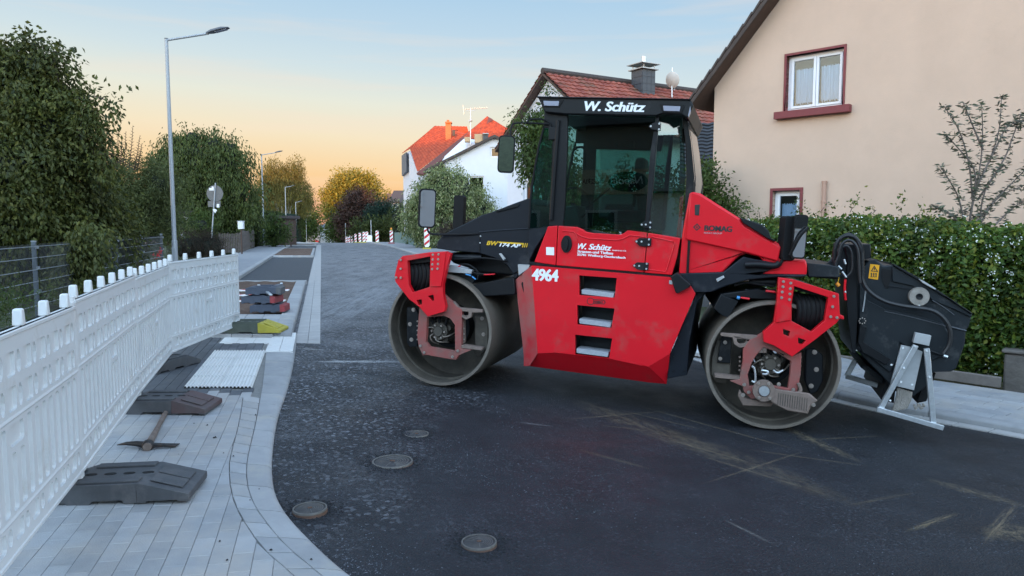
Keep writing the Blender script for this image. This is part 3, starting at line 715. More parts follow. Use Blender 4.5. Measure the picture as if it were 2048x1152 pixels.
# ---- frames
PL = CP+ray(877.5, 660)*7.86; PR = CP+ray(1545, 731)*6.83
class Frame:
    def __init__(s, C, u, rad=.61):
        s.u = u.normalized(); h = Vector((-s.u.y, s.u.x, 0)).normalized(); s.w = h; s.v = s.u.cross(s.w).normalized()
        s.o = C-s.v*rad
    def uv(s, px, py, w=0):
        d = ray(px, py); p0 = s.o+s.w*w; t = (p0-CP).dot(s.w)/d.dot(s.w); q = CP+d*t-p0
        return (q.dot(s.u), q.dot(s.v))
    def L(s, pts, w=0): return [s.uv(x, y, w) for x, y in pts]
    def M(s):
        m = Matrix.Identity(4)
        for i in range(3): m[i][0] = s.u[i]; m[i][1] = s.w[i]; m[i][2] = s.v[i]; m[i][3] = s.o[i]
        return m
U = PR-PL; FL_ = Frame(PL, U)
ROOTM = FL_.M(); RINV = ROOTM.inverted()
ur = Matrix.Rotation(R(6.5), 3, 'Z')@Vector((U.x, U.y, 0)); ur = ur.normalized(); ur.z = U.z/ math.hypot(U.x, U.y)
FR_ = Frame(PR, ur)
def rf(F):
    M = RINV@F.M(); return lambda u, v, w: M@Vector((u, w, v))
f0 = rf(FL_); fR = rf(FR_)
def reg(x0, y0, s): return lambda L: [(x0+s*x, y0+s*y) for x, y in L]
r1 = reg(760, 380, .3645); r2 = reg(1020, 170, .2865); r3 = reg(1020, 440, .3039); r4 = reg(1360, 380, .434); r5 = reg(1620, 440, .382)
roller = bpy.data.objects.new('road_roller', None); COL.objects.link(roller); roller.matrix_world = ROOTM
tag(roller, 'large red and black tandem roller with two bare steel drums on the fresh asphalt', 'road roller')
def prism(name, F, fn, pts, w0, w1, material, parent, holes=(), wref=None, bevel=.006, smooth=35):
    wr = w0 if wref is None else wref
    o = MB().prism(F.L(pts, wr), [F.L(h, wr) for h in holes], fn, w0, w1).build(name, material, parent, bevel, smooth); return o
def bolts(F, fn, pts, w, r, parent, material='bolt', name='bolt', h=.012):
    for px, py in pts:
        u, v = F.uv(px, py, w); M = MATS[material]
        mb = MB(); a = fn(u, v, w); b = fn(u, v, w-h); mb.tube([a, a.lerp(b, .45)], r*1.35, 12); mb.tube([a.lerp(b, .4), b], r, 6); mb.build(name, M, parent, smooth=30)
FT = {}
def text_mesh(body, bold=0, shear=0, space=1.0):
    c = bpy.data.curves.new('t', 'FONT'); c.body = body; c.size = 1; c.offset = bold; c.shear = shear; c.space_character = space; c.resolution_u = 4
    o = bpy.data.objects.new('t', c); COL.objects.link(o); dg = bpy.context.evaluated_depsgraph_get(); me = bpy.data.meshes.new_from_object(o.evaluated_get(dg))
    bpy.data.objects.remove(o); bpy.data.curves.remove(c); return me
def lettering(name, body, mapf, w, h, material, parent, bold=.02, shear=0, space=1.0, th=.002):
    "text stretched to w x h in plane coordinates; mapf(x, y, t) -> point, t is thickness towards the viewer"
    me = text_mesh(body, min(bold*.45, .016), shear, space); co = np.array([v.co[:] for v in me.vertices]); a = co.min(0); b = co.max(0)
    # height is that of capitals: use full bounds
    sx = w/(b[0]-a[0]); sy = h/(b[1]-a[1])
    fs0 = [tuple(p.vertices) for p in me.polygons]; bpy.data.meshes.remove(me); vs = []; fs = []; sh = bold*h*.8; sx = (w-2*sh)/(b[0]-a[0])
    for q, dx in enumerate((0, sh, 2*sh)):
        n0 = len(vs); vs += [mapf((c[0]-a[0])*sx+dx, (c[1]-a[1])*sy, th+q*.0003) for c in co]; fs += [tuple(i+n0 for i in f) for f in fs0]
    m = bpy.data.meshes.new(name); m.from_pydata(vs, [], fs); m.materials.append(material); o = bpy.data.objects.new(name, m); link(o, parent); return o
def text_px(name, body, F, fn, pBL, pBR, pTL, w, material, parent, **k):
    "text whose box has bottom-left, bottom-right and top-left at these photo points"
    a = Vector(F.uv(*pBL, w)); b = Vector(F.uv(*pBR, w)); c = Vector(F.uv(*pTL, w)); W = (b-a).length; Hh = (c-a).length; ex = (b-a)/W; ey = (c-a)/Hh
    def mp(x, y, t): p = a+ex*x+ey*y; return fn(p.x, p.y, w-t)
    return lettering(name, body, mp, W, Hh, material, parent, **k)
# ================================================================ drums
def drum(F, fn, name='drum'):
    R_ = .61; M = RINV@F.M()@Matrix.Translation((0, 0, R_))@Matrix.Rotation(-math.pi/2, 4, 'X')   # z of the lathe -> +w
    d = MB().lathe([(R_-.004,0),(R_,.006),(R_,1.674),(R_-.004,1.68),(R_-.032,1.68),(R_-.034,1.5),(R_-.034,.18),(R_-.032,0)], 96, M, True).build(name, MATS['drum_steel'], roller, 0, 40)
    MB().lathe([(R_-.031,-.0025),(R_-.002,-.0025),(R_-.002,.001),(R_-.031,.001)], 96, M, True).build('rim_edge', MATS['drum_edge'], d)
    MB().lathe([(R_-.036,.46),(R_-.036,.50),(.12,.52),(.12,.44),(.30,.46)], 64, M, True).build('web_disc', MATS['drum_inside'], d)
    MB().lathe([(R_-.034,.16),(R_-.034,.20),(R_-.055,.20),(R_-.055,.16)], 64, M, True).build('inner_ring', MATS['drum_inside'], d)
    MB().lathe([(R_-.0335,.004),(R_-.0335,.46),(R_-.037,.46),(R_-.037,.004)], 96, M, True).build('inner_shell', MATS['drum_inside'], d)
    MB().lathe([(.24,.30),(.24,.45),(.0,.45),(.0,.30)][:2]+[(.2,.45),(.2,.30)], 40, M, True).build('bearing_housing', MATS['black_paint'], d)
    return d
DL = drum(FL_, f0); DR = drum(FR_, fR)
def tubes(F, fn, lines, w, r, material, parent, name='hose', n=8):
    for L_ in lines:
        ws = w if not isinstance(w, tuple) else w
        pts = []
        for i, p in enumerate(L_):
            ww = p[2] if len(p) > 2 else (ws if not isinstance(ws, tuple) else ws[0]+(ws[1]-ws[0])*i/(len(L_)-1)); u, v = F.uv(p[0], p[1], ww); pts.append(fn(u, v, ww))
        MB().tube(smooth(pts, 2), r, n).build(name, material, parent)
# ---- left yoke
yo = prism('yoke', FL_, f0, r1([(100,385),(125,362),(270,342),(360,337),(387,350),(362,440),(344,520),(345,575),(360,640),(352,668),(262,694),(216,642),(160,600),(118,548),(84,502),(80,470)]), -.10, -.035, MATS['red_paint'], roller,
   [r1([(150,388),(276,364),(272,532),(178,563),(156,520)]), r1([(198,604),(228,600),(230,626),(212,634)]), r1([(262,582),(292,575),(297,606),(285,610)])], bevel=.003)
prism('flange', FL_, f0, r1([(282,342),(360,337),(350,440),(335,530),(276,530)]), -.115, -.10, MATS['red_paint'], yo, bevel=.004)
bolts(FL_, f0, r1([(291,355),(322,353),(290,381),(320,380),(288,408),(319,406),(287,434),(317,432),(115,384),(114,432),(90,480),(115,481)]), -.112, .010, yo)
lg = prism('leg_frame', FL_, f0, r1([(216,640),(262,692),(352,666),(360,600),(344,570),(430,646),(450,655),(445,800),(445,870),(500,878),(430,908),(415,932),(385,928),(255,905),(235,908),(212,860),(204,800),(210,720)]), -.03, .03, MATS['dusty_red'], roller,
   [r1([(258,700),(350,690),(385,705),(410,740),(412,885),(270,862),(250,835)])], bevel=.006)
prism('bracket', FL_, f0, r1([(400,610),(430,646),(560,657),(560,672),(505,672),(498,700),(470,712),(440,690),(415,650)]), -.028, .03, MATS['dusty_brown'], lg, [r1([(445,665),(486,668),(484,688),(462,692),(446,684)])], bevel=.004)
prism('bracket', FL_, f0, r1([(445,850),(560,868),(558,880),(445,866)]), -.02, .08, MATS['dusty_brown'], lg, bevel=.004)
prism('bracket', FL_, f0, r1([(425,690),(460,700),(462,840),(425,850)]), .035, .09, MATS['dusty_brown'], lg, bevel=.004)
bolts(FL_, f0, r1([(243,892),(398,915),(427,882),(222,855)]), -.035, .012, lg)
bolts(FL_, f0, r1([(206,720),(206,745),(206,770),(206,795),(206,820),(462,760),(462,790),(462,820)]), .02, .007, lg)
wp = prism('weight_plate', FL_, f0, r1([(150,640),(195,648),(212,690),(208,860),(160,862),(146,840),(144,660)]), .10, .16, MATS['black_paint'], roller, bevel=.012)
bolts(FL_, f0, r1([(184,657),(165,736),(173,821)]), .10, .017, wp)
wp = prism('weight_plate', FL_, f0, r1([(520,690),(592,700),(592,860),(545,915),(518,905)]), .16, .22, MATS['drum_inside'], roller, bevel=.012)
bolts(FL_, f0, r1([(560,705),(568,792)]), .16, .016, wp)
def motor(F, fn, cx, cy, s):
    "hydraulic drive with silver fittings"
    u, v = F.uv(cx, cy, .2); k = s*.3645/1450*7.9
    m = MB(); m.tube([fn(u, v, .06), fn(u, v, .45)], .10, 18); m.tube([fn(u, v, .03), fn(u, v, .08)], .055, 14)
    for a, r in ((.4,.10),(1.7,.11),(2.6,.12),(3.9,.10),(5.3,.11)):
        p = fn(u+r*math.cos(a), v+r*math.sin(a), .10); m.tube([p, fn(u+r*math.cos(a), v+r*math.sin(a), .3)], .035, 10)
    h = m.build('hydraulic_motor', MATS['drum_inside'], roller, .004)
    for a0, a1, l in ((3.6,4.6,.13),(4.4,5.3,.12),(5.6,6.3,.12),(2.6,3.6,.14)):
        pts = [fn(u+.05*math.cos(a0), v+.05*math.sin(a0), .06), fn(u+l*.8*math.cos(a0+.1), v+l*.8*math.sin(a0+.1), .01), fn(u+l*1.2*math.cos(a1-.3), v+l*math.sin(a1-.3), .03), fn(u+l*1.5*math.cos(a1), v+l*1.2*math.sin(a1), .12)]
        MB().tube(smooth(pts, 2), .007, 8).build('pipe', MATS['drum_edge'], h)
    for a in range(6):
        q = fn(u+.075*math.cos(a*1.05), v+.075*math.sin(a*1.05), .06); MB().tube([q, fn(u+.075*math.cos(a*1.05), v+.075*math.sin(a*1.05), .035)], .012, 6).build('bolt', MATS['bolt'], h)
    for da, db in ((-.06,.11),(.0,.13),(.06,.12)):
        MB().tube(smooth([fn(u+da, v+.04, .1), fn(u+da*1.4, v+db, .05), fn(u+da*2, v+db+.08, .14)], 2), .016, 8).build('hose', MATS['rubber'], h)
motor(FL_, f0, *r1([(350,765)])[0], 100)
def bellows(F, fn, x0, x1, y0, y1, w, n, parent):
    for k in range(n):
        x = x0+(x1-x0)*(k+.5)/n; bow = 10*math.sin(math.pi*(k+.5)/n)
        L_ = [(x-6, y0, w+.05), (x+3, y0+(y1-y0)*.2, w-.03), (x+5, (y0+y1)/2, w-.045), (x+2, y0+(y1-y0)*.8, w-.03), (x-5, y1+bow*.3, w+.05)]
        tubes(F, fn, [L_], w, .030 if k % 2 else .026, MATS['rubber'], parent, 'hose', 10)
bh = prism('hose_guard', FL_, f0, r1([(155,395),(275,380),(275,560),(170,560)]), .10, .22, MATS['rubber'], roller, bevel=.02)
bellows(FL_, f0, 818, 858, 522, 578, .03, 5, bh)
# ---- left scraper / cover on the drum, right of it
sc = prism('scraper_cover', FL_, f0, r1([(505,520),(735,480),(742,560),(740,575),(545,585)]), .10, 1.5, MATS['black_paint'], roller, wref=.10, bevel=.01)
prism('scraper_blade', FL_, f0, r1([(340,462),(440,458),(520,478),(505,520),(520,545),(480,520),(420,480),(350,472)]), .12, 1.5, MATS['black_paint'], roller, wref=.12, bevel=.004)
prism('spray_pipe_tray', FL_, f0, r1([(350,410),(400,415),(505,440),(500,460),(430,455),(350,450)]), .05, .12, MATS['zinc_grey'], roller, bevel=.004)
tubes(FL_, f0, [r1([(440,410),(480,405),(520,430),(540,450),(535,490)]), r1([(455,470),(500,450),(540,460),(600,462)]), r1([(360,382),(480,378),(560,370),(700,390)])], .08, .010, MATS['rubber'], roller)
tubes(FL_, f0, [r1([(372,368),(560,372)])], .14, .036, MATS['black_paint'], roller, 'steering_cylinder', 14)
tubes(FL_, f0, [r1([(470,462),(500,470)]), r1([(505,475),(525,490)])], .05, .008, MATS['hose_blue'], roller, 'connector')
tubes(FL_, f0, [r1([(570,465),(630,462)]), r1([(440,415),(425,425)])], .06, .007, MATS['red_paint'], roller, 'connector')
# pivot bracket behind the yoke (joins yoke to the hood)
prism('pivot_head', FL_, f0, r1([(355,355),(720,345),(745,470),(560,455),(520,440),(400,400)]), .3, 1.3, MATS['black_paint'], roller, wref=.3, bevel=.02)
prism('yoke_beam', FL_, f0, r1([(110,372),(380,345),(380,385),(120,410)]), -.03, 1.70, MATS['black_paint'], roller, wref=-.03, bevel=.01)
# ---- right yoke
yo = prism('yoke', FR_, fR, r4([(455,403),(522,412),(732,478),(738,590),(722,612),(620,692),(516,768),(430,715),(386,700),(383,655),(432,612),(446,520)]), -.10, -.035, MATS['red_paint'], roller,
   [r4([(527,443),(684,494),(667,602),(607,654),(514,604),(515,520)]), r4([(475,640),(508,652),(502,676),(476,664)]), r4([(544,680),(582,694),(566,712),(545,708)])], bevel=.003)
prism('flange', FR_, fR, r4([(458,405),(522,412),(514,520),(510,600),(440,612),(447,520)]), -.115, -.10, MATS['red_paint'], yo, bevel=.004)
prism('pin', FR_, fR, r4([(730,570),(756,582),(756,598),(730,592)]), -.09, -.04, MATS['red_paint'], yo)
bolts(FR_, fR, r4([(476,422),(510,429),(474,446),(508,455),(471,470),(506,479),(468,496),(504,505),(709,490),(703,538),(694,584),(723,588)]), -.112, .010, yo)
lg = prism('leg_frame', FR_, fR, r4([(345,680),(386,655),(420,705),(516,768),(560,748),(556,850),(540,935),(545,960),(450,940),(330,965),(295,930),(290,905),(230,880),(275,872),(290,790),(292,730),(320,690)]), -.03, .03, MATS['dusty_red'], roller,
   [r4([(350,765),(385,725),(440,745),(512,790),(508,850),(498,915),(440,905),(320,905),(312,850),(330,800)])], bevel=.006)
prism('bracket', FR_, fR, r4([(188,660),(400,675),(385,705),(340,712),(320,720),(275,727),(250,710),(243,680),(188,672)]), -.028, .04, MATS['dusty_brown'], lg, [r4([(262,685),(308,688),(300,706),(275,710),(263,700)])], bevel=.004)
prism('bracket', FR_, fR, r4([(160,850),(280,862),(280,876),(160,864)]), -.02, .08, MATS['dusty_brown'], lg, bevel=.004)
bolts(FR_, fR, r4([(296,897),(317,932),(522,920)]), -.035, .013, lg)
bolts(FR_, fR, r4([(557,770),(556,790),(555,810),(553,830),(551,850),(276,770),(276,790),(275,810),(274,830)]), .02, .008, lg, 'dusty_brown')
wp = prism('weight_plate', FR_, fR, r4([(580,735),(620,730),(660,760),(660,880),(635,930),(600,945),(575,880)]), .10, .16, MATS['black_paint'], roller, bevel=.012)
bolts(FR_, fR, r4([(620,747),(628,827),(604,903)]), .10, .017, wp)
wp = prism('weight_plate', FR_, fR, r4([(170,690),(240,676),(236,800),(232,850),(215,895),(160,885),(142,850),(146,770)]), .12, .18, MATS['drum_inside'], roller, bevel=.012)
prism('weight_cover', FR_, fR, r4([(192,672),(238,676),(232,798),(172,795)]), .09, .12, MATS['black_paint'], wp, bevel=.004)
bolts(FR_, fR, r4([(208,702),(185,777)]), .09, .014, wp)
motor(FR_, fR, *r4([(405,790)])[0], 120)
hub = MB(); u, v = FR_.uv(*r4([(387,926)])[0], -.12)
def lat(u, v, w, prof, n=36, fn=fR):
    O = fn(u, v, w); W = (fn(u, v, w+1)-O).normalized(); M = Matrix.Translation(O)@W.to_track_quat('Z', 'Y').to_matrix().to_4x4(); return MB().lathe(prof, n, M, True)
hb = lat(u, v, -.13, [(.098,0),(.1,.02),(.1,.05),(.0605,.08),(.055,.08),(.055,0)]).build('hub_flange', MATS['dusty_brown'], roller)
lat(u, v, -.14, [(.0,0),(.045,0),(.05,.01),(.05,.05),(0,.05)][1:4]+[(.001,.05),(.001,0)]).build('hub_cap', MATS['galvanised'], hb)
bolts(FR_, fR, r4([(362,890),(408,893),(364,957),(414,960)]), -.13, .011, hb)
hp = prism('edge_cutter_arm', FR_, fR, r4([(425,915),(480,925),(600,940),(637,972),(610,985),(590,1034),(500,1020),(430,985),(410,970)]), -.12, -.07, MATS['dusty_brown'], roller, bevel=.012)
m_ = MB()
for k in range(13):
    a = FR_.uv(*r4([(455+k*11, 935+k*2)])[0], -.125); b = FR_.uv(*r4([(450+k*11, 990+k*2.5)])[0], -.125); m_.bar(fR(a[0], a[1], -.121), fR(b[0], b[1], -.121), .006, .004)
m_.build('groove', MATS['drum_inside'], hp)
prism('cutter_strut', FR_, fR, r4([(275,920),(300,960),(430,985),(420,1000),(290,995),(268,950)]), -.02, .03, MATS['dusty_brown'], roller, bevel=.01)
bolts(FR_, fR, r4([(290,945),(615,990),(455,895)]), -.12, .014, hp)
tubes(FR_, fR, [r4([(330,880),(350,890),(345,820),(330,812)]), r4([(375,830),(410,835),(400,850),(380,848)]), r4([(430,830),(450,845),(475,830)])], -.02, .010, MATS['galvanised'], roller, 'pipe')
tubes(FR_, fR, [r4([(545,890),(560,925),(540,940),(480,930)])], -.05, .016, MATS['dusty_brown'], roller, 'hose')
for k in range(6): tubes(FR_, fR, [r4([(362+k*7, 708), (360+k*7, 750)])], -.02, .006, MATS['dusty_brown'], roller, 'spring_coil')
bh = prism('hose_guard', FR_, fR, r4([(520,470),(680,500),(668,640),(520,610)]), .10, .22, MATS['rubber'], roller, bevel=.02)
bellows(FR_, fR, 1590, 1646, 592, 652, .03, 6, bh)
prism('yoke_beam', FR_, fR, r4([(460,408),(735,485),(735,515),(460,440)]), -.03, 1.70, MATS['black_paint'], roller, wref=-.03, bevel=.01)
# right scraper and cover
sc = prism('scraper_cover', FR_, fR, r4([(155,545),(190,478),(205,490),(270,512),(232,575),(222,590),(188,575)]), .02, 1.6, MATS['black_paint'], roller, wref=.02, bevel=.006)
prism('spray_bar', FR_, fR, r4([(192,478),(355,455),(445,480),(445,505),(290,500),(205,500)]), .08, 1.6, MATS['black_paint'], roller, wref=.08, bevel=.01)
tubes(FR_, fR, [r4([(262,495),(275,498)])], .0, .016, MATS['hose_blue'], roller, 'connector')
tubes(FR_, fR, [r4([(280,496),(320,502)]), r4([(395,465),(440,470)])], .0, .010, MATS['red_paint'], roller, 'connector')
tubes(FR_, fR, [r4([(320,420),(440,425)])], .14, .045, MATS['black_paint'], roller, 'steering_cylinder', 14)
tubes(FR_, fR, [r4([(250,440),(300,425),(330,430),(440,445)]), r4([(300,460),(360,470),(440,460)])], .1, .012, MATS['rubber'], roller)
# ================================================================ lower red side panel with steps
B = FL_; fn = f0; WS = -.04
OUT = r3([(140,300),(1058,378),(1094,484),(1188,434),(1220,487),(1052,880),(912,965),(880,962),(780,925),(300,872),(182,878),(160,560)])
HO = [r3(h) for h in ([(455,365),(703,382),(688,512),(455,495)], [(442,560),(688,583),(667,712),(442,688)], [(428,755),(672,780),(652,912),(428,888)])]
sp_ = prism('side_panel', B, fn, OUT, WS, WS+.05, MATS['red_paint'], roller, HO, bevel=.006)
def P3(pts, ws):     # facet with own depth for each corner
    out = []
    for (x, y), w_ in zip(pts, ws): u, v = B.uv(x, y, w_); out.append(fn(u, v, w_))
    return out
def facet(name, pts, ws, material, parent, th=.03):
    A = P3(pts, ws); Wv = Vector((0, 1, 0)); return MB().hull(A, [p+Wv*th for p in A]).build(name, material, parent, .003, 25)
lf = facet('left_flank', r3([(140,300),(160,560),(182,878),(128,962),(90,962),(92,890),(35,395)]), [WS+.002,WS+.002,WS+.002,.05,.10,.12,.14], MATS['red_faded'], sp_)
facet('lower_flank', r3([(182,878),(300,872),(780,925),(912,965),(1030,1080),(920,1070),(128,962)]), [WS+.002,WS+.002,WS+.002,WS+.002,.14,.16,.16], MATS['red_paint'], sp_)
facet('right_flank', r3([(912,965),(1052,880),(1030,1080)]), [WS+.002,WS+.002,.13], MATS['red_paint'], sp_)
prism('tank_body', B, fn, r3([(150,320),(1100,390),(1180,470),(1040,870),(900,960),(180,880),(60,420)]), .06, 1.6, MATS['black_paint'], roller, HO, wref=0, bevel=.01)
for (x0, y0, x1, y1) in ((470,457,685,482),(455,650,665,678),(437,845,648,872)):
    o = prism('step', B, fn, r3([(x0,y0),(x1,y1),(x1-3,y1+30),(x0,y0+30)]), -.03, .16, MATS['tread_grey'], sp_, bevel=.006)
for h in HO:
    U_ = B.L(h, WS); MB().prism([U_[0], U_[1], U_[2], U_[3]], [], fn, .19, .2).build('step_recess', MATS['anthracite'], sp_, 0)
text_px('number', '4964', B, fn, *r3([(142,398),(318,408),(146,318)]), WS, MATS['decal_white'], sp_, bold=.05, space=.95)
# wrench emblem between the steps
em = MB()
cu, cv = B.uv(*r3([(530,535)])[0], WS); k = .3039/1450*7.4
ring = circle(cu, cv, 24*k, 20); em.prism(ring, [circle(cu, cv, 20*k, 20)], fn, WS-.002, WS)
em.prism(B.L(r3([(550,521),(620,526),(630,540),(620,555),(548,551)]), WS), [B.L(r3([(552,525),(616,530),(625,540),(617,551),(552,547)]), WS)], fn, WS-.002, WS); em.build('emblem', MATS['decal_black'], sp_, 0)
text_px('emblem_text', 'HAMMAX', B, fn, *r3([(556,546),(612,549),(556,530)]), WS, MATS['decal_black'], sp_, bold=.03)
lampb = prism('work_lamp', B, fn, r3([(1056,372),(1098,345),(1192,425),(1185,440),(1100,485),(1088,478)]), -.10, .05, MATS['black_paint'], roller, bevel=.02)
prism('reflector', B, fn, r3([(1048,396),(1068,398),(1068,424),(1046,422)]), WS-.004, WS, MATS['galvanised'], sp_, bevel=0)
prism('frame_plate', B, fn, r3([(1080,540),(1170,500),(1170,560),(1200,720),(1165,1020),(1035,1040),(1045,900),(1220,487),(1190,480)][:0]+[(1225,490),(1230,540),(1180,800),(1165,1020),(1035,1045),(1050,890)]), .05, 1.5, MATS['navy_black'], roller, wref=.05, bevel=.006)
bolts(B, fn, r3([(1075,995),(1150,990),(1075,900)]), .05, .006, roller, 'black_paint')
# ================================================================ cab
WC = .02; WC1 = 1.5
dp = prism('corner_panel', B, fn, r3([(160,276),(250,42),(312,38),(300,298)]), WC-.01, WC+.05, MATS['red_paint'], roller, bevel=.006)
prism('asset_sticker', B, fn, r3([(238,178),(290,180),(290,232),(238,230)]), WC-.013, WC-.01, MATS['decal_white'], dp, bevel=0)
door = prism('door', B, fn, r3([(318,38),(440,46),(478,62),(500,78),(545,86),(720,97),(748,88),(775,68),(902,83),(880,345),(304,298)]), WC-.012, WC+.05, MATS['red_paint'], roller, bevel=.006)
MB().tube([fn(*B.uv(x, y, WC-.015), WC-.015) for x, y in r3([(440,210),(446,150),(438,100),(418,78),(345,72)])], .006, 8).build('pressed_rib', MATS['red_paint'], door)
MB().tube([fn(*B.uv(x, y, WC-.015), WC-.015) for x, y in r3([(440,90),(470,108),(520,122),(700,132),(740,125),(790,100),(890,112)])], .006, 8).build('pressed_rib', MATS['red_paint'], door)
rpn = prism('rear_corner_panel', B, fn, r3([(908,84),(1120,119),(1100,240),(1065,362),(884,346)]), WC-.01, WC+.05, MATS['red_paint'], roller, bevel=.006)
MB().tube([fn(*B.uv(x, y, WC-.014), WC-.014) for x, y in r3([(930,110),(1070,140),(1082,160),(1030,330),(1020,340),(905,325)])], .006, 8).build('pressed_rib', MATS['red_paint'], rpn)
cu, cv = B.uv(*r3([(375,158)])[0], WC); e = circle(cu, cv, .055, 28, .088)
hd = MB().prism(e, [], fn, WC-.03, WC-.01).build('door_handle', MATS['black_paint'], door, .006)
MB().prism(circle(cu, cv-.005, .022, 20, .06), [], fn, WC-.05, WC-.03).build('grip', MATS['black_paint'], hd, .008)
def hinge(R_, pts, bl):
    o = prism('hinge', B, fn, R_(pts), WC-.035, WC-.012, MATS['black_paint'], door, bevel=.004); bolts(B, fn, R_(bl), WC-.035, .007, o, 'galvanised', h=.006)
hinge(r3, [(820,140),(850,118),(930,120),(928,172),(885,175),(850,170)], [(833,141),(915,128),(866,142),(913,162)])
hinge(r3, [(806,300),(835,278),(912,282),(910,330),(870,332),(835,325)], [(818,300),(900,288),(850,302),(897,322)])
hinge(r2, [(905,975),(940,950),(992,950),(988,1004),(940,1000)], [(920,975),(980,960),(948,974),(978,994)])
hinge(r2, [(965,288),(1000,262),(1053,262),(1050,320),(990,312)], [(983,288),(1042,270),(1040,310)])
text_px('lettering', 'W. Schütz', B, fn, *r3([(440,190),(668,203),(444,152)]), WC-.012, MATS['decal_white'], door, bold=.05, shear=.25)
text_px('lettering', 'GmbH & Co KG', B, fn, *r3([(672,203),(764,208),(672,195)]), WC-.012, MATS['decal_white'], door, bold=.03)
text_px('lettering', 'Strassen-und Tiefbau', B, fn, *r3([(441,214),(678,228),(442,196)]), WC-.012, MATS['decal_white'], door, bold=.05)
text_px('lettering', '35781 Weilburg-Gaudernbach', B, fn, *r3([(441,238),(760,260),(442,219)]), WC-.012, MATS['decal_white'], door, bold=.05)
# frame below and behind
prism('cab_sill', B, fn, r3([(130,276),(880,345),(1060,364),(1060,378),(130,296)]), WC, .4, MATS['black_paint'], roller, bevel=.003)
cab = MB().prism(B.L(r3([(160,280),(250,50),(320,60),(480,100),(720,120),(900,110),(1110,130),(1060,370)]), WC), [], fn, WC+.06, WC1).build('cab_base', MATS['black_paint'], roller, .01)
roof = prism('cab_roof', B, fn, r2([(195,86),(1258,103),(1281,140),(1238,234),(1196,207),(1062,200),(1022,216),(392,204),(240,190)]), WC-.06, WC1+.05, MATS['black_paint'], roller, wref=WC-.06, bevel=.012)
prism('roof_lid', B, fn, r2([(190,80),(1262,98),(1262,106),(190,90)]), WC-.08, WC1+.08, MATS['black_paint'], roof, wref=WC-.06, bevel=.01)
def lamp(pts, rim):
    o = prism('roof_lamp_housing', B, fn, r2(rim), WC-.068, WC-.06, MATS['rubber'], roof, bevel=.002)
    prism('roof_lamp_lens', B, fn, r2(pts), WC-.076, WC-.066, MATS['lamp_lens'], o, bevel=.004)
lamp([(232,110),(342,112),(338,146),(236,143)], [(215,100),(372,104),(345,155),(232,152)])
lamp([(1068,144),(1190,148),(1184,184),(1072,180)], [(1040,132),(1222,138),(1200,196),(1066,190)])
prism('roof_end_lens', B, fn, r2([(1258,145),(1262,180),(1246,222),(1242,215)]), WC-.062, WC, MATS['lamp_lens'], roof, bevel=.002)
text_px('lettering', 'W. Schütz', B, fn, *r2([(516,180),(946,190),(520,112)]), WC-.06, MATS['decal_white'], roof, bold=.055, shear=.2)
APIL = [(240,188),(402,200),(399,420),(385,800),(372,990),(272,985),(285,700),(300,300),(233,300)]
BPIL = [(1018,222),(1044,205),(1024,400),(1005,640),(968,1024),(936,1020),(958,760),(975,500)]
CPIL = [(1196,206),(1238,234),(1262,400),(1288,640),(1284,770),(1238,1120),(1192,1066),(1208,900),(1224,640),(1218,420)]
DOORG = [(400,212),(1020,222),(976,500),(958,760),(936,1020),(830,1012),(790,1028),(540,1012),(480,985),(374,985),(386,800)]
for wz, nm in ((WC, 'near'), (WC1-.05, 'far')):
    for P_ in (APIL, BPIL):
        MB().prism(B.L(r2(P_), WC), [], fn, wz, wz+.05).build('pillar', MATS['black_paint'], roller, .006)
    MB().prism(B.L(r2(CPIL), WC), [], fn, wz+(.12 if nm == 'near' else -.07), wz+(.22 if nm == 'near' else .0)).build('pillar', MATS['black_paint'], roller, .01)
    MB().prism(B.L(r2(DOORG), WC), [], fn, wz+.018, wz+.024).build('door_window', MATS['door_glass'], roller, 0)
# header tint: black band on top of the door glass, seals
prism('sun_visor', B, fn, r2([(402,212),(1018,222),(985,400),(400,385)]), .9, .92, MATS['black_paint'], roller, wref=WC, bevel=0)
MB().tube([fn(*B.uv(x, y, WC-.02), WC-.02) for x, y in r2([(335,245),(322,420),(305,640),(285,940)])], .020, 10).build('grab_rail', MATS['black_paint'], roller)
prism('rail_bracket', B, fn, r2([(268,290),(320,290),(320,380),(268,385)]), WC-.03, WC, MATS['black_paint'], roller)
def surf(name, near, far_w, material, parent, near_w=None, th=.006):
    "glass strip drawn across the machine from a polyline on the near side"
    U_ = [B.uv(x, y, WC) for x, y in near]; vs = []; n = len(U_)
    for u, v in U_: vs += [fn(u, v, WC+.02), fn(u, v, far_w)]
    return MB().add(vs, [(2*i, 2*i+1, 2*i+3, 2*i+2) for i in range(n-1)]).build(name, material, parent, 0, 60)
wsn = surf('windscreen', smooth([Vector((x, y, 0)) for x, y in r2([(232,290),(200,420),(175,560),(140,800),(128,1000)])], 1) if False else r2([(232,290),(202,420),(175,560),(152,700),(140,800),(128,1000)]), WC1-.02, MATS['cab_glass'], roller)
MB().prism(B.L(r2([(233,300),(300,300),(285,700),(272,985),(128,1000),(140,800),(175,560)]), WC), [], fn, WC+.02, WC+.026).build('quarter_window', MATS['cab_glass'], roller, 0)
for wz in (WC+.01, WC1-.03): MB().tube([fn(*B.uv(x, y, WC), wz) for x, y in r2([(236,290),(202,420),(175,560),(152,700),(140,800),(130,1000)])], .012, 8).build('glass_seal', MATS['rubber'], roller)
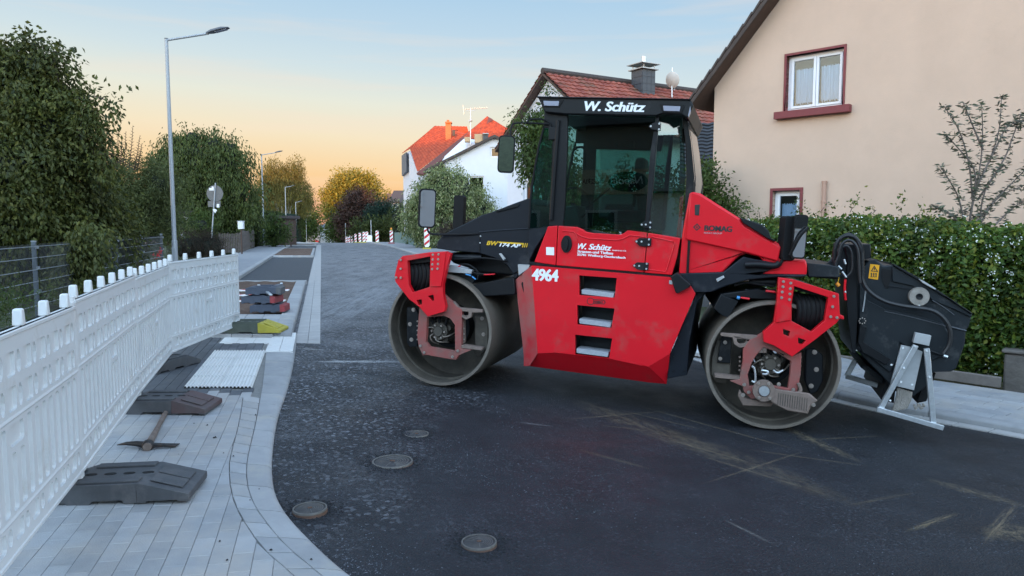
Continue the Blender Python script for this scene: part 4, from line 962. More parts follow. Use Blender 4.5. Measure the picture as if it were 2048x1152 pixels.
# rear corner glass, bowed towards the right
def bow(pts, ws, name, material):
    A = P3(r2(pts), ws); return MB().hull(A, [p+Vector((0, .006, 0)) for p in A]).build(name, material, roller, 0, 60)
bow([(1044,208),(1196,208),(1218,420),(1224,640),(1192,1064),(968,1022),(1005,640),(1024,400)], [.12,.22,.20,.17,.13,.03,.07,.10], 'rear_quarter_window', MATS['rear_glass'])
surf('rear_window', r2([(1238,240),(1262,400),(1286,640),(1240,1100)]), WC1-.1, MATS['cab_glass'], roller)
MB().tube([fn(*B.uv(x, y, WC), .16) for x, y in r2([(1238,250),(1255,420),(1268,560),(1283,700)])], .010, 8).build('glass_seal', MATS['rubber'], roller)
# black skirt under the left glass
prism('cab_front_skirt', B, fn, r2([(128,1000),(272,985),(165,1150),(128,1230),(118,1150)]), WC+.03, WC1, MATS['navy_black'], roller, wref=WC, bevel=.006)
# interior
def ib(name, pts, w0, w1, m, bev=.02): return MB().prism(B.L(r2(pts), .6), [], fn, w0, w1).build(name, MATS[m], roller, bev)
ib('seat', [(700,880),(960,870),(965,960),(690,960)], .45, .95, 'seat_cloth', .04)
ib('seat_backrest', [(880,620),(950,610),(985,880),(905,890)], .45, .95, 'seat_cloth', .03)
ib('seat_headrest', [(880,510),(945,505),(950,600),(868,605)], .55, .85, 'seat_cloth', .03)
ib('dashboard', [(330,860),(480,840),(520,1000),(330,1010)], .45, .95, 'cab_grey', .02)
ib('armrest', [(700,835),(880,838),(890,880),(690,875)], .30, .42, 'seat_cloth', .02)
ib('far_console', [(560,760),(900,740),(950,900),(560,930)], 1.05, 1.3, 'cab_grey', .03)
ib('monitor', [(720,375),(850,370),(848,430),(725,420)], .8, .85, 'rubber', .01)
st = lat(*B.uv(*r2([(440,830)])[0], .6), .6, [(.17,0),(.185,.012),(.185,.02),(.165,.02)], 28, f0)
stw = st.build('steering_wheel', MATS['rubber'], roller); MB().tube([fn(*B.uv(*r2([(440,830)])[0], .6), .62), fn(*B.uv(*r2([(400,960)])[0], .6), .7)], .03, 10).build('steering_column', MATS['rubber'], roller)
kn = lat(*B.uv(*r2([(868,722)])[0], .3), .3, [(.06,0),(.066,.01),(.06,.04),(.02,.05),(.02,0)], 24, f0).build('joystick_knob', MATS['rubber'], roller)
bolts(B, fn, r2([(868,705),(852,728),(884,728),(862,740),(876,741)]), .295, .004, kn, 'decal_white', h=.003)
tubes(B, fn, [r2([(868,750),(872,800),(860,850)])], .32, .018, MATS['rubber'], roller, 'joystick_boot')
tubes(B, fn, [r2([(530,860),(600,800),(700,720)])], .5, .010, MATS['rubber'], roller, 'wiper_arm')
bt = lat(0, 0, 0, [(.03,0),(.032,.02),(.032,.14),(.012,.17),(.012,.19),(.0,.19)][:5]+[(.002,.19),(.002,0)], 16, f0); btm = bt.build('water_bottle', MATS['lamp_lens'], None)
bpy.data.objects.remove(btm)
# far side mirrors seen through glass: thin frames
tubes(B, fn, [r2([(430,560),(440,440),(515,430),(525,470),(520,600)])], 1.3, .014, MATS['rubber'], roller, 'mirror_frame')
# ================================================================ hoods
HL = [(1058,396),(1022,409),(990,422),(962,431),(935,445),(906,459),(886,470),(874,484),(873,497),(905,502),(957,506),(990,516),(1012,528),(1026,548),(1058,534),(1070,480),(1075,440)]
hood = prism('engine_hood', B, fn, HL, .10, 1.45, MATS['navy_black'], roller, wref=.10, bevel=.03)
tubes(B, fn, [r1([(545,232),(640,222),(815,212)])], .10, .008, MATS['navy_black'], hood, 'pressed_rib')
tubes(B, fn, [r1([(548,235),(548,340)])], .10, .006, MATS['rubber'], hood, 'panel_gap')
prism('hood_vent', B, fn, r1([(633,112),(760,72),(765,82),(748,95),(640,122)]), .085, 1.2, MATS['black_paint'], hood, wref=.085, bevel=.004)
bolts(B, fn, r1([(552,253),(549,290)]), .095, .006, hood, 'galvanised', h=.005)
text_px('lettering', 'BW', B, fn, *r1([(584,302),(648,305),(587,279)]), .10, MATS['decal_yellow'], hood, bold=.04, shear=.2)
prism('stripe', B, fn, r1([(650,283),(785,291),(782,300),(652,291)]), .097, .10, MATS['decal_yellow'], hood, bevel=0)
for k in range(3): prism('stripe', B, fn, r1([(785+k*11,291),(790+k*11,292),(784+k*11,315),(779+k*11,315)]), .097, .10, MATS['decal_yellow'], hood, bevel=0)
text_px('lettering', '174 AP', B, fn, *r1([(654,310),(770,317),(657,290)]), .097, MATS['decal_white'], hood, bold=.055, shear=.2)
prism('lashing_eye', B, fn, r1([(652,350),(664,347),(688,378),(677,386)]), .02, .04, MATS['galvanised'], roller, bevel=.003)
prism('lower_frame', B, fn, r1([(740,480),(755,410),(823,420),(823,500),(780,480)][:0]+[(700,345),(760,340),(758,470),(742,490),(715,440)]), .12, 1.4, MATS['navy_black'], roller, wref=.12, bevel=.01)
prism('number_bracket', B, fn, r1([(756,408),(823,412),(815,430),(760,470)]), .05, .12, MATS['zinc_grey'], roller, bevel=.003)
HR = r4([(44,14),(60,8),(95,16),(270,127),(380,196),(440,236),(474,262),(478,325),(580,322),(585,345),(585,390),(372,386),(382,325),(365,308),(296,291),(268,308),(195,382),(-6,388),(10,200)])
hd2 = prism('water_tank_hood', B, fn, HR, .02, 1.45, MATS['red_paint'], roller, wref=.02, bevel=.022)
prism('upper_cowl', B, fn, r4([(46,16),(60,10),(92,20),(270,132),(300,170),(465,262),(452,330),(300,288),(26,228),(36,120)]), -.012, .03, MATS['red_paint'], hd2, bevel=.012)
prism('intake_grille', B, fn, r4([(276,130),(300,133),(378,160),(408,186),(420,222),(440,232),(438,240),(400,222),(290,152)]), -.03, 1.2, MATS['black_paint'], hd2, wref=-.03, bevel=.02)
prism('lock_slot', B, fn, r4([(68,68),(92,66),(88,118),(68,116)]), -.016, -.010, MATS['decal_black'], hd2, bevel=.004)
prism('panel_gap', B, fn, r4([(36,232),(48,234),(40,386),(28,386)]), .012, .03, MATS['black_paint'], hd2, bevel=.002)
text_px('lettering', 'BOMAG', B, fn, *r4([(111,188),(240,194),(113,162)]), -.012, MATS['decal_black'], hd2, bold=.07)
text_px('lettering', 'FAYAT GROUP', B, fn, *r4([(110,201),(193,204),(111,194)]), -.012, MATS['decal_grey'], hd2, bold=.02)
cu, cv = B.uv(*r4([(78,171)])[0], -.012); a = .036; em = MB()
em.prism([(cu-a,cv),(cu,cv+a),(cu+a,cv),(cu,cv-a)], [[(cu-a*.62,cv),(cu,cv+a*.62),(cu+a*.62,cv),(cu,cv-a*.62)]], fn, -.015, -.012)
em.prism([(cu-a*.3,cv),(cu,cv+a*.3),(cu+a*.3,cv),(cu,cv-a*.3)], [], fn, -.015, -.012); em.build('emblem', MATS['decal_black'], hd2)
prism('chassis_beam', B, fn, r4([(-20,385),(200,378),(292,306),(310,312),(450,338),(452,352),(375,388),(590,390),(560,404),(440,402),(310,415),(220,440),(150,470),(60,472),(-20,440)]), .0, 1.4, MATS['navy_black'], roller, wref=.0, bevel=.01)
prism('hitch_arm', B, fn, r4([(582,336),(700,348),(735,356),(738,404),(590,402)]), .18, 1.2, MATS['anthracite'], roller, wref=.18, bevel=.01)
tubes(B, fn, [r4([(300,345),(360,342),(440,352),(460,335)])], -.03, .030, MATS['black_paint'], roller, 'mirror_arm', 12)
prism('lashing_eye', B, fn, r4([(166,410),(200,394),(205,404),(172,424)]), -.02, .0, MATS['galvanised'], roller, bevel=.003)
prism('underframe', B, fn, r3([(1120,380),(1380,345),(1300,470),(1220,560),(1180,480)]), .1, 1.4, MATS['navy_black'], roller, wref=.1, bevel=.01)
# hanging cable line between cab and hood
tubes(B, fn, [r4([(45,235),(38,300),(34,384)])], -.02, .008, MATS['rubber'], roller, 'cable')
# ================================================================ mirrors
def mirror(px0, py0, px1, py1, w, arm, tilt, depth=.05, back=False):
    (u0, v0), (u1, v1) = B.uv(px0, py1, w), B.uv(px1, py0, w); cu, cv = (u0+u1)/2, (v0+v1)/2; a, b = (u1-u0)/2, (v1-v0)/2
    t = bpy.data.objects.new('mirror', None); link(t, roller); t.matrix_local = Matrix.Translation(fn(cu, cv, w))@Matrix.Rotation(tilt, 4, 'Z')
    rr = min(a, b)*.45; loop = []
    for sx, sy, a0 in ((1,1,0),(-1,1,1.571),(-1,-1,3.142),(1,-1,4.712)):
        for k in range(5): th = a0+k*.3927; loop.append((sx*(a-rr)+rr*math.cos(th), sy*(b-rr)+rr*math.sin(th)))
    f2 = lambda x, y, ww: Vector((x, ww, y))
    MB().prism(loop, [], f2, 0, depth).build('mirror_housing', MATS['rubber'], t, .012)
    if not back: MB().prism([(x*.86, y*.92) for x, y in loop], [], f2, -.004, .001).build('mirror_glass', MATS['mirror'], t, 0)
    return t
mirror(995, 271, 1030, 345, -.30, None, R(14))
mirror(838, 378, 872, 455, .02, None, R(36))
mirror(905, 391, 928, 458, .9, None, R(0), .09, True)
mirror(1562, 433, 1600, 520, .0, None, R(30), .10, True)
mirror(1582, 430, 1618, 517, -.05, None, R(12))
tubes(B, fn, [[(1020,282,-.28),(1022,250,-.25),(1030,246,-.2),(1060,246,-.05),(1098,248,0)], [(1054,246,-.1),(1058,238,-.05),(1088,238,0),(1100,246,0)], [(1100,246,0),(1103,270,0)]], 0, .009, MATS['rubber'], roller, 'mirror_arm')
tubes(B, fn, [[(855,455,.02),(856,464,.02),(864,469,.03),(900,469,.06),(957,468,.1)]], 0, .012, MATS['rubber'], roller, 'mirror_arm')
tubes(B, fn, [[(916,456,.92),(916,475,.95)]], 0, .02, MATS['rubber'], roller, 'mirror_arm')
tubes(B, fn, [[(1567,440,.02),(1570,500,.0),(1563,528,0),(1546,536,0)], [(1617,455,-.09),(1600,470,-.10),(1580,510,-.05)]], 0, .014, MATS['rubber'], roller, 'mirror_arm')
# far mirror right of the cab
mirror(1362, 252, 1392, 285, 1.1, None, R(0), .06, True)
# ================================================================ chip spreader carried on the right end
spr = bpy.data.objects.new('chip_spreader', None); COL.objects.link(spr)
FS = Frame(PR, U); SM = FS.M(); spr.matrix_world = SM; fs = lambda u, v, w: Vector((u, w, v))
tag(spr, 'dark anthracite chip spreader hopper hung on the right end of the roller beside the hedge', 'spreader')
def sp(name, pts, w0, w1, m, parent=spr, holes=(), wref=None, bevel=.008): return MB().prism(FS.L(r5(pts), w0 if wref is None else wref), [FS.L(r5(h), w0 if wref is None else wref) for h in holes], fs, w0, w1).build(name, MATS[m], parent, bevel)
def st_(name, pts, w, r, m, parent=spr, n=8):
    P_ = []
    for p in pts:
        ww = p[2] if len(p) > 2 else w; x, y = r5([(p[0], p[1])])[0]; u, v = FS.uv(x, y, ww); P_.append(fs(u, v, ww))
    return MB().tube(smooth(P_, 2), r, n).build(name, MATS[m], parent)
W0 = .40; mat('crease', (.06,.065,.075), .5)
body = sp('hopper', [(300,215),(345,206),(385,240),(440,236),(575,312),(850,492),(832,560),(818,575),(812,650),(765,780),(740,795),(650,796),(600,880),(545,925),(430,892),(400,840),(330,770),(262,700),(250,520),(245,300)], W0, 1.75, 'anthracite', bevel=.012)
sp('side_shield', [(262,330),(300,420),(400,470),(560,500),(700,545),(735,600),(720,690),(640,740),(470,640),(470,700),(420,800),(275,690),(258,520)], W0-.03, W0, 'anthracite', body, bevel=.008)
sp('upper_rib', [(430,240),(575,316),(850,495),(845,510),(760,470),(640,420),(600,380),(540,345),(430,320)], W0-.02, W0, 'anthracite', body, bevel=.006)
sp('lid_rail', [(440,230),(575,305),(848,486),(852,494),(570,318),(438,240)], W0-.04, 1.8, 'black_paint', body, bevel=.004)
sp('lid_handle', [(568,308),(600,322),(662,360),(655,366),(590,330)], W0-.06, W0-.03, 'zinc_grey', body, bevel=.004)
sp('opening', [(375,255),(432,262),(410,360),(395,355),(372,300)], W0-.008, W0, 'rubber', body, bevel=0)
st_('crease_line', [(390,478),(520,505),(700,552),(735,565)], W0-.031, .004, 'crease', body)
st_('crease_line', [(740,560),(818,580)], W0-.006, .008, 'crease', body)
st_('crease_line', [(640,420),(700,455),(755,497)], W0-.020, .004, 'crease', body)
st_('crease_line', [(410,345),(540,362)], W0-.022, .004, 'black_paint', body)
u, v = FS.uv(*r5([(572,401)])[0], W0-.05)
def lat2(u, v, w, prof, n=40): M = Matrix.Translation(fs(u, v, w))@Matrix.Rotation(-math.pi/2, 4, 'X'); return MB().lathe(prof, n, M, True)
mat('disc_grey', (.30,.27,.24), .6, metal=.3, noise=.3, nscale=20)
dsc = lat2(u, v, W0-.06, [(.083,0),(.086,.01),(.086,.06),(.03,.06),(.03,0)]).build('bearing_disc', MATS['disc_grey'], body)
lat2(u, v, W0-.065, [(.001,.005),(.028,0),(.032,.02),(.001,.02)]).build('disc_hub', MATS['black_paint'], dsc)
st_('grease_nipple', [(570,445),(572,465)], W0-.06, .012, 'galvanised', body)
# pivot column and mounting
sp('mast', [(178,130),(318,125),(322,200),(250,212),(250,520),(240,705),(222,700),(195,500),(188,330),(195,215)], W0-.05, W0+.9, 'black_paint', bevel=.01)
sp('head_plate', [(60,252),(110,212),(130,180),(178,125),(300,128),(240,235),(190,300),(60,298)], W0, W0+.12, 'anthracite', bevel=.01)
def loopx(cx, cy, rx, ry, a0, a1, n=14): return [(cx+rx*math.cos(a0+(a1-a0)*k/n), cy-ry*math.sin(a0+(a1-a0)*k/n)) for k in range(n+1)]
mat('corrugated_hose', (.014,.014,.016), .45)
def hoseloop(cx, cy, rx, ry, tail, w, r):
    pts = [(150,290),(128,240)]+loopx(cx, cy, rx, ry, 3.14, 0)+tail
    o = st_('hose', pts, w, r, 'corrugated_hose')
hoseloop(200, 180, 72, 100, [(272,280),(270,310),(300,370),(380,425),(480,450),(560,460),(640,470),(700,510),(735,570),(735,650),(700,700)], W0-.10, .020)
hoseloop(202, 190, 52, 85, [(258,280),(262,330)], W0-.14, .014)
hoseloop(188, 205, 34, 70, [(222,270),(190,300)], W0-.12, .011)
for k in range(30):     # ribs of the protective sleeve
    a = 2.2-k*.085; x, y = 200+72*math.cos(a), 180-100*math.sin(a)
    if k > 24: x, y = 272, 190+(k-24)*18
    px, py = r5([(x, y)])[0]; u, v = FS.uv(px, py, W0-.10); t = (-math.sin(a)*-1, math.cos(a)) if k <= 24 else (0, -1)
    tx, ty = (math.sin(a), math.cos(a)) if k <= 24 else (0, -1); l = math.hypot(tx, ty)
    MB().tube([fs(u-tx/l*.005, v-ty/l*.005, W0-.10), fs(u+tx/l*.005, v+ty/l*.005, W0-.10)], .026, 10).build('sleeve_rib', MATS['corrugated_hose'], spr)
for L_ in ([(0,255),(80,262),(150,270)], [(0,275),(80,285),(140,292)], [(0,292),(70,300),(145,306)]): st_('hose', L_, W0-.08, .010, 'corrugated_hose')
for p, q in (((125,276),(152,268)), ((148,240),(166,258)), ((178,205),(186,230)), ((168,270),(190,300)), ((182,372),(186,380))): st_('coupling', [p, q], W0-.13, .010, 'galvanised')
st_('red_cable', [(185,310),(180,360),(186,420)], W0-.12, .012, 'red_paint'); st_('warning_tag', [(138,330),(152,345)], W0-.13, .018, 'amber')
st_('lashing_wire', [(156,280),(150,310),(145,330)], W0-.13, .004, 'decal_yellow')
st_('lift_rod', [(292,370),(285,430),(276,480)], W0-.06, .006, 'zinc_grey')
for k in range(8):
    a = k*.785; st_('bolt', [(274+17*math.cos(a), 528-15*math.sin(a)), (274+17*math.cos(a), 528-15*math.sin(a), W0-.09)], W0-.05, .006, 'bolt')
sp('lower_arm', [(262,545),(300,560),(280,640),(420,730),(400,760),(270,690),(250,640)], W0-.06, W0+.1, 'black_paint', bevel=.008)
sp('chute_plate', [(262,770),(300,760),(388,830),(380,860)], W0+.2, 1.5, 'anthracite', wref=W0+.2)
# sticker
stk = sp('warning_sticker', [(316,230),(364,236),(356,313),(305,305)], W0-.004, W0, 'sticker_orange', body, bevel=0)
def tri2(a, b, c, w): return FS.L(r5([a, b, c]), w)
MB().prism(tri2((337,238),(357,272),(318,268),W0-.004), [tri2((337,246),(350,268),(325,266),W0-.004)], fs, W0-.007, W0-.004).build('warning_triangle', MATS['decal_black'], stk)
sp('warning_mark', [(335,250),(340,250),(339,263),(336,263)], W0-.007, W0-.004, 'decal_black', stk, bevel=0)
for x in (322, 334, 346): sp('crush_symbol', [(x-4,280),(x,276),(x+4,281),(x+2,290),(x+5,302),(x,296),(x-5,300),(x-2,290)], W0-.007, W0-.004, 'decal_black', stk, bevel=0)
# galvanised parking stand
WSt = W0-.10
def leg(p, q, w, w2=None, wd=.045, parent=spr):
    a = FS.uv(*r5([p])[0], w); b = FS.uv(*r5([q])[0], w2 if w2 is not None else w)
    return MB().bar(fs(a[0], a[1], w), fs(b[0], b[1], w2 if w2 is not None else w), wd, wd, (0,1,0)).build('stand_leg', MATS['galvanised'], parent, .003)
leg((553,655),(368,988), WSt); leg((610,672),(645,1062), WSt); leg((350,988),(697,1088), WSt-.03)
leg((240,730),(192,818), W0+.55); leg((190,818),(372,872), W0+.55, W0+.4)
o = sp('stand_head', [(553,590),(636,606),(624,660),(540,642)], WSt-.03, WSt+.03, 'zinc_grey', bevel=.003)
bo = lambda L_, w, r=.010, m='galvanised', par=spr: [st_('bolt', [(x, y), (x, y, w-.014)], w, r, m, par) for x, y in L_]
bo([(553,663),(612,686),(492,775),(627,822),(420,945),(478,848),(535,862),(487,670),(427,758)], WSt-.02)
sp('alloy_plate', [(478,655),(527,665),(590,690),(545,892),(450,870),(422,860)], W0-.06, W0-.03, 'zinc_grey', bevel=.003)
for k in range(8):
    x = 462+k*9.5; st_('brush_coil', [(x, 878+k*3),(x-3, 920+k*2),(x-14, 960),(x-28, 1000-k*2)], W0-.02+.0*k, .013, 'disc_grey')
st_('release_bar', [(610,672),(640,690),(715,715)], W0-.05, .010, 'black_paint'); st_('bar_end', [(698,710),(720,717)], W0-.05, .014, 'galvanised')
sp('outlet', [(415,800),(450,870),(440,960),(370,940),(385,880)], W0+.1, 1.6, 'rubber', wref=W0+.1)
sp('outlet', [(600,830),(660,800),(610,950),(560,960)], W0+.1, 1.6, 'rubber', wref=W0+.1)
for k in range(6):
    st_('chain_link', [(545+k*9, 965+8*math.sin(k*2)), (553+k*9, 985+8*math.sin(k*2+1))], W0-.02, .010, 'disc_grey')
# ================================================================ buildings
mat('tan_render', (.60,.435,.335), .9, noise=.06, nscale=1.2, bump=.3, bscale=70, dirt=(.54,.39,.30), dirt_amt=.18, dirt_scale=.8)
mat('red_trim', (.20,.042,.045), .7, noise=.1, nscale=8)
mat('pvc_white', (.75,.76,.80), .4)
mat('curtain', (.74,.79,.86), .8)
mat('interior_dark', (.05,.055,.06), .9)
mat('brown_wood', (.07,.04,.03), .7, noise=.3, nscale=6)
mat('dark_tile', (.055,.04,.035), .7, noise=.3, nscale=6)
mat('white_render', (.66,.67,.72), .85, noise=.04, nscale=1.5, dirt=(.5,.5,.52), dirt_amt=.12, dirt_scale=.7)
mat('slate', (.055,.06,.07), .55, noise=.25, nscale=12)
mat('metal_sheet', (.4,.4,.4), .45, metal=.7)
mat('grey_board', (.14,.15,.17), .7, noise=.15, nscale=10)
glassmat('window_glass', (.80,.88,.95), 1.0, 0, 1.5)
glassmat('dark_window_glass', (.12,.14,.15), 1.0, 0, 1.6)
def tilemat(name, col, col2, pitch=.30, row=.34, moss=None):
    m = bpy.data.materials.new(name); m.use_nodes = True; t = m.node_tree; b = t.nodes['Principled BSDF']; L = t.links.new; N = t.nodes.new
    uvn = N('ShaderNodeUVMap'); uvn.uv_map = 'uv'
    n = N('ShaderNodeTexNoise'); n.inputs['Scale'].default_value = 1.5; n.inputs['Detail'].default_value = 8; L(uvn.outputs[0], n.inputs['Vector'])
    wv = N('ShaderNodeTexWhiteNoise'); sn = N('ShaderNodeVectorMath'); sn.operation = 'SNAP'; sn.inputs[1].default_value = (pitch, row, 1); L(uvn.outputs[0], sn.inputs[0]); L(sn.outputs[0], wv.inputs[0])
    ad = N('ShaderNodeMath'); ad.operation = 'MULTIPLY_ADD'; ad.inputs[1].default_value = .5; L(wv.outputs[0], ad.inputs[0])
    m2 = N('ShaderNodeMath'); m2.operation = 'MULTIPLY'; m2.inputs[1].default_value = 1.0; L(n.outputs[0], m2.inputs[0]); L(m2.outputs[0], ad.inputs[2])
    mr_ = N('ShaderNodeMapRange'); mr_.inputs['From Min'].default_value = .4; mr_.inputs['From Max'].default_value = 1.1; L(ad.outputs[0], mr_.inputs[0])
    mx = N('ShaderNodeMix'); mx.data_type = 'RGBA'; mx.inputs[6].default_value = col+(1,); mx.inputs[7].default_value = col2+(1,); L(mr_.outputs[0], mx.inputs[0]); out = mx.outputs[2]
    if moss:
        n2 = N('ShaderNodeTexNoise'); n2.inputs['Scale'].default_value = .8; n2.inputs['Detail'].default_value = 10; n2.inputs['Roughness'].default_value = .75; L(uvn.outputs[0], n2.inputs['Vector'])
        r2_ = N('ShaderNodeMapRange'); r2_.inputs['From Min'].default_value = .5; r2_.inputs['From Max'].default_value = .68; L(n2.outputs[0], r2_.inputs[0])
        mm = N('ShaderNodeMix'); mm.data_type = 'RGBA'; L(r2_.outputs[0], mm.inputs[0]); L(out, mm.inputs[6]); mm.inputs[7].default_value = moss+(1,); out = mm.outputs[2]
    L(out, b.inputs['Base Color']); b.inputs['Roughness'].default_value = .75; MATS[name] = m; return m
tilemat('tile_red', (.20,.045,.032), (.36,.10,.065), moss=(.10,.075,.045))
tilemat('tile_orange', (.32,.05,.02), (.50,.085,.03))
tilemat('tile_brown', (.10,.035,.03), (.17,.06,.05))
tilemat('tile_black', (.028,.03,.034), (.06,.062,.07), .28, .30)
def tiled_roof(name, a, b, c, d, material, parent, pitch=.30, row=.34, th=.06, wave=.035):
    "a-b eave, d-c ridge (world points): pantiles as real relief, rows overlapping"
    a, b, c, d = map(Vector, (a, b, c, d)); n = (b-a).cross(d-a).normalized()
    if n.z < 0: n = -n
    W = ((b-a).length+(c-d).length)/2; Hh = ((d-a).length+(c-b).length)/2
    nr = max(1, round(Hh/row)); nc = max(1, round(W/pitch)); per = 6; vs = []; fs = []; uv = []
    for r in range(nr):
        for v_, z in ((r/nr, .045), ((r+1)/nr+.02/nr, .0)):
            for k in range(nc*per+1):
                u = k/(nc*per); p = a.lerp(b, u).lerp(d.lerp(c, u), min(v_, 1)); ph = (k % per)/per*2*math.pi
                vs.append(p+n*(z+wave*(.5+.5*math.cos(ph))+.01*math.sin(r*12.7+(k//per)*7.3))); uv.append((u*W, v_*Hh))
        m = nc*per+1; o0 = len(vs)-2*m
        fs += [(o0+k, o0+k+1, o0+m+k+1, o0+m+k) for k in range(m-1)]
        # front lip of each course
        n0 = len(vs)
        for k in range(m): vs.append(vs[o0+k]-n*.05); uv.append((uv[o0+k][0], uv[o0+k][1]))
        fs += [(n0+k, n0+k+1, o0+k+1, o0+k) for k in range(m-1)]
    me = bpy.data.meshes.new(name); me.from_pydata(vs, [], fs); ul = me.uv_layers.new(name='uv')
    lu = np.array(uv)[np.array([l.vertex_index for l in me.loops])]; ul.data.foreach_set('uv', lu.ravel().astype(np.float32))
    me.materials.append(material); o = bpy.data.objects.new(name, me); link(o, parent); o['kind'] = 'stuff'
    return o
def slab(name, P, th, material, parent, n=None):
    P = [Vector(p) for p in P]; n = n or (P[1]-P[0]).cross(P[2]-P[0]).normalized(); n = Vector(n)
    if n.z < 0: n = -n
    return MB().hull(P, [p-n*th for p in P]).build(name, material, parent, smooth=0)
class HF(Frame):
    def __init__(s, o, u): s.u = Vector((u[0], u[1], 0)).normalized(); s.w = Vector((-s.u.y, s.u.x, 0)); s.v = Vector((0,0,1)); s.o = Vector(o)
    def fn(s, u, v, w): return s.o+s.u*u+s.v*v+s.w*w
def window(F, u0, v0, u1, v1, parent, w=0, rec=.12, frame='pvc_white', sashes=2, sur=None, sill=None, curtain=True, glass='window_glass', fr=.06, name='window', sur_w=.09):
    f = F.fn; t = MB().prism([(u0,v0),(u1,v0),(u1,v1),(u0,v1)], [[(u0+fr,v0+fr),(u1-fr,v0+fr),(u1-fr,v1-fr),(u0+fr,v1-fr)]], f, w+rec, w+rec+.07).build(name, MATS[frame], parent, .006)
    iw = (u1-u0-2*fr)/sashes
    for k in range(sashes):
        a = u0+fr+k*iw+.004; b = a+iw-.008; s2 = fr*.95
        s_ = MB().prism([(a,v0+fr+.004),(b,v0+fr+.004),(b,v1-fr-.004),(a,v1-fr-.004)], [[(a+s2,v0+fr+s2),(b-s2,v0+fr+s2),(b-s2,v1-fr-s2),(a+s2,v1-fr-s2)]], f, w+rec-.02, w+rec+.04).build('sash', MATS[frame], t, .006)
        MB().prism([(a+s2,v0+fr+s2),(b-s2,v0+fr+s2),(b-s2,v1-fr-s2),(a+s2,v1-fr-s2)], [], f, w+rec+.01, w+rec+.02).build('pane', MATS[glass], t, 0, 0)
        if curtain:
            mb = MB(); n = 60; vs = []; top = v1-fr-s2-(v1-v0)*.14
            for i in range(n+1):
                u = a+s2+(b-a-2*s2)*i/n; ww = w+rec+.11+.022*math.sin(i*1.35)+.01*math.sin(i*.5); lo = v0+fr+s2+.03+abs(.05*math.sin(i*.42+k))
                vs += [f(u, top+.015*math.sin(i*.8), ww), f(u, lo, ww+.01)]
            mb.add(vs, [(2*i, 2*i+2, 2*i+3, 2*i+1) for i in range(n)]).build('curtain', MATS['curtain'], t, 0, 60)
    MB().prism([(u0-.3,v0-.1),(u1+.3,v0-.1),(u1+.3,v1+.1),(u0-.3,v1+.1)], [], f, w+rec+.9, w+rec+.92).build('room', MATS['interior_dark'], t, 0)
    if sur:
        s = sur_w; MB().prism([(u0-s,v0-.0),(u1+s,v0-.0),(u1+s,v1+s),(u0-s,v1+s)], [[(u0,v0-.0+.001),(u1,v0+.001),(u1,v1),(u0,v1)]], f, w-.025, w+rec).build('surround', MATS[sur], t, .004)
    if sill: MB().prism([(u0-sill,v0-.16),(u1+sill,v0-.16),(u1+sill,v0-.003),(u0-sill,v0-.003)], [], f, w-.16, w+rec).build('sill', MATS[sur or frame], t, .006)
    return t
# ---- tan house
FT_ = HF(Vector((at(1424, 400, 17.8).x, 17.8, 0)), (1.01, -1)); F = FT_
th = empty('tan_house', F.o, 0, 'tan rendered house with dark red window surrounds behind the flowering hedge', 'house')
def P(F): return th
thM = th.matrix_world
def rel(F, root): return lambda u, v, w: F.fn(u, v, w)-Vector(root.location)
class RF(HF):
    "frame whose fn gives points relative to the root's origin"
    def fn(s, u, v, w): return s.u*u+s.v*v+s.w*w
def rfm(F): r = RF(F.o, F.u); return r
F = rfm(FT_); f = F.fn
a0 = F.uv(1428, 176); a1 = F.uv(1562, -5); sl = (a1[1]-a0[1])/(a1[0]-a0[0]); HWD = 5.4; zt = a0[1]+sl*HWD
wu = [F.uv(*p) for p in ((1577,110),(1687,96),(1686,213),(1568,222))]
U0, U1 = (wu[0][0]+wu[3][0])/2, (wu[1][0]+wu[2][0])/2; V0, V1 = (wu[2][1]+wu[3][1])/2, (wu[0][1]+wu[1][1])/2
lw = [F.uv(*p) for p in ((1546,382),(1601,380))]; u2, u3 = lw[0][0], lw[1][0]; v3 = lw[0][1]; v2 = v3-1.25
MB().prism([(0,-1),(2*HWD,-1),(2*HWD,a0[1]),(HWD,zt),(0,a0[1])], [[(U0,V0),(U1,V0),(U1,V1),(U0,V1)], [(u2,v2),(u3,v2),(u3,v3),(u2,v3)]], f, 0, .3).build('wall', MATS['tan_render'], th, 0)
MB().box((0,0,0),(1,1,1)) 
mb = MB(); A = [f(0,-1,.3), f(0,a0[1],.3), f(0,a0[1],9), f(0,-1,9)]; B_ = [p+F.u*.3 for p in A]; mb.hull(A, B_); A = [p+F.u*(2*HWD-.3) for p in A]; mb.hull(A, [p+F.u*.3 for p in A]); mb.build('wall', MATS['tan_render'], th, 0)
window(F, U0, V0, U1, V1, th, sur='red_trim', sill=.20, sur_w=.05)
window(F, u2, v2, u3, v3, th, sur='red_trim', sashes=1, sill=.1, sur_w=.06)
prof = lambda o, e: [( -e, a0[1]-sl*e+o), (HWD, zt+o), (2*HWD+e, a0[1]-sl*e+o)]
lo = prof(0, .42); hi = prof(.16, .42)
MB().prism(lo+hi[::-1], [], f, -.42, 9.4).build('roof', MATS['brown_wood'], th, .004)
for sgn in (0, 1):
    for e in (0, 1):
        pass
MB().prism([(lo[0][0],lo[0][1]-.02),(lo[1][0],lo[1][1]-.02),(lo[1][0],lo[1][1]+.10),(lo[0][0],lo[0][1]+.10)], [], f, -.46, -.42).build('verge_board', MATS['dark_tile'], th, .003)
L_ = math.hypot(HWD+.42, sl*(HWD+.42)); nt_ = int(L_/.30); ang = math.atan(sl)
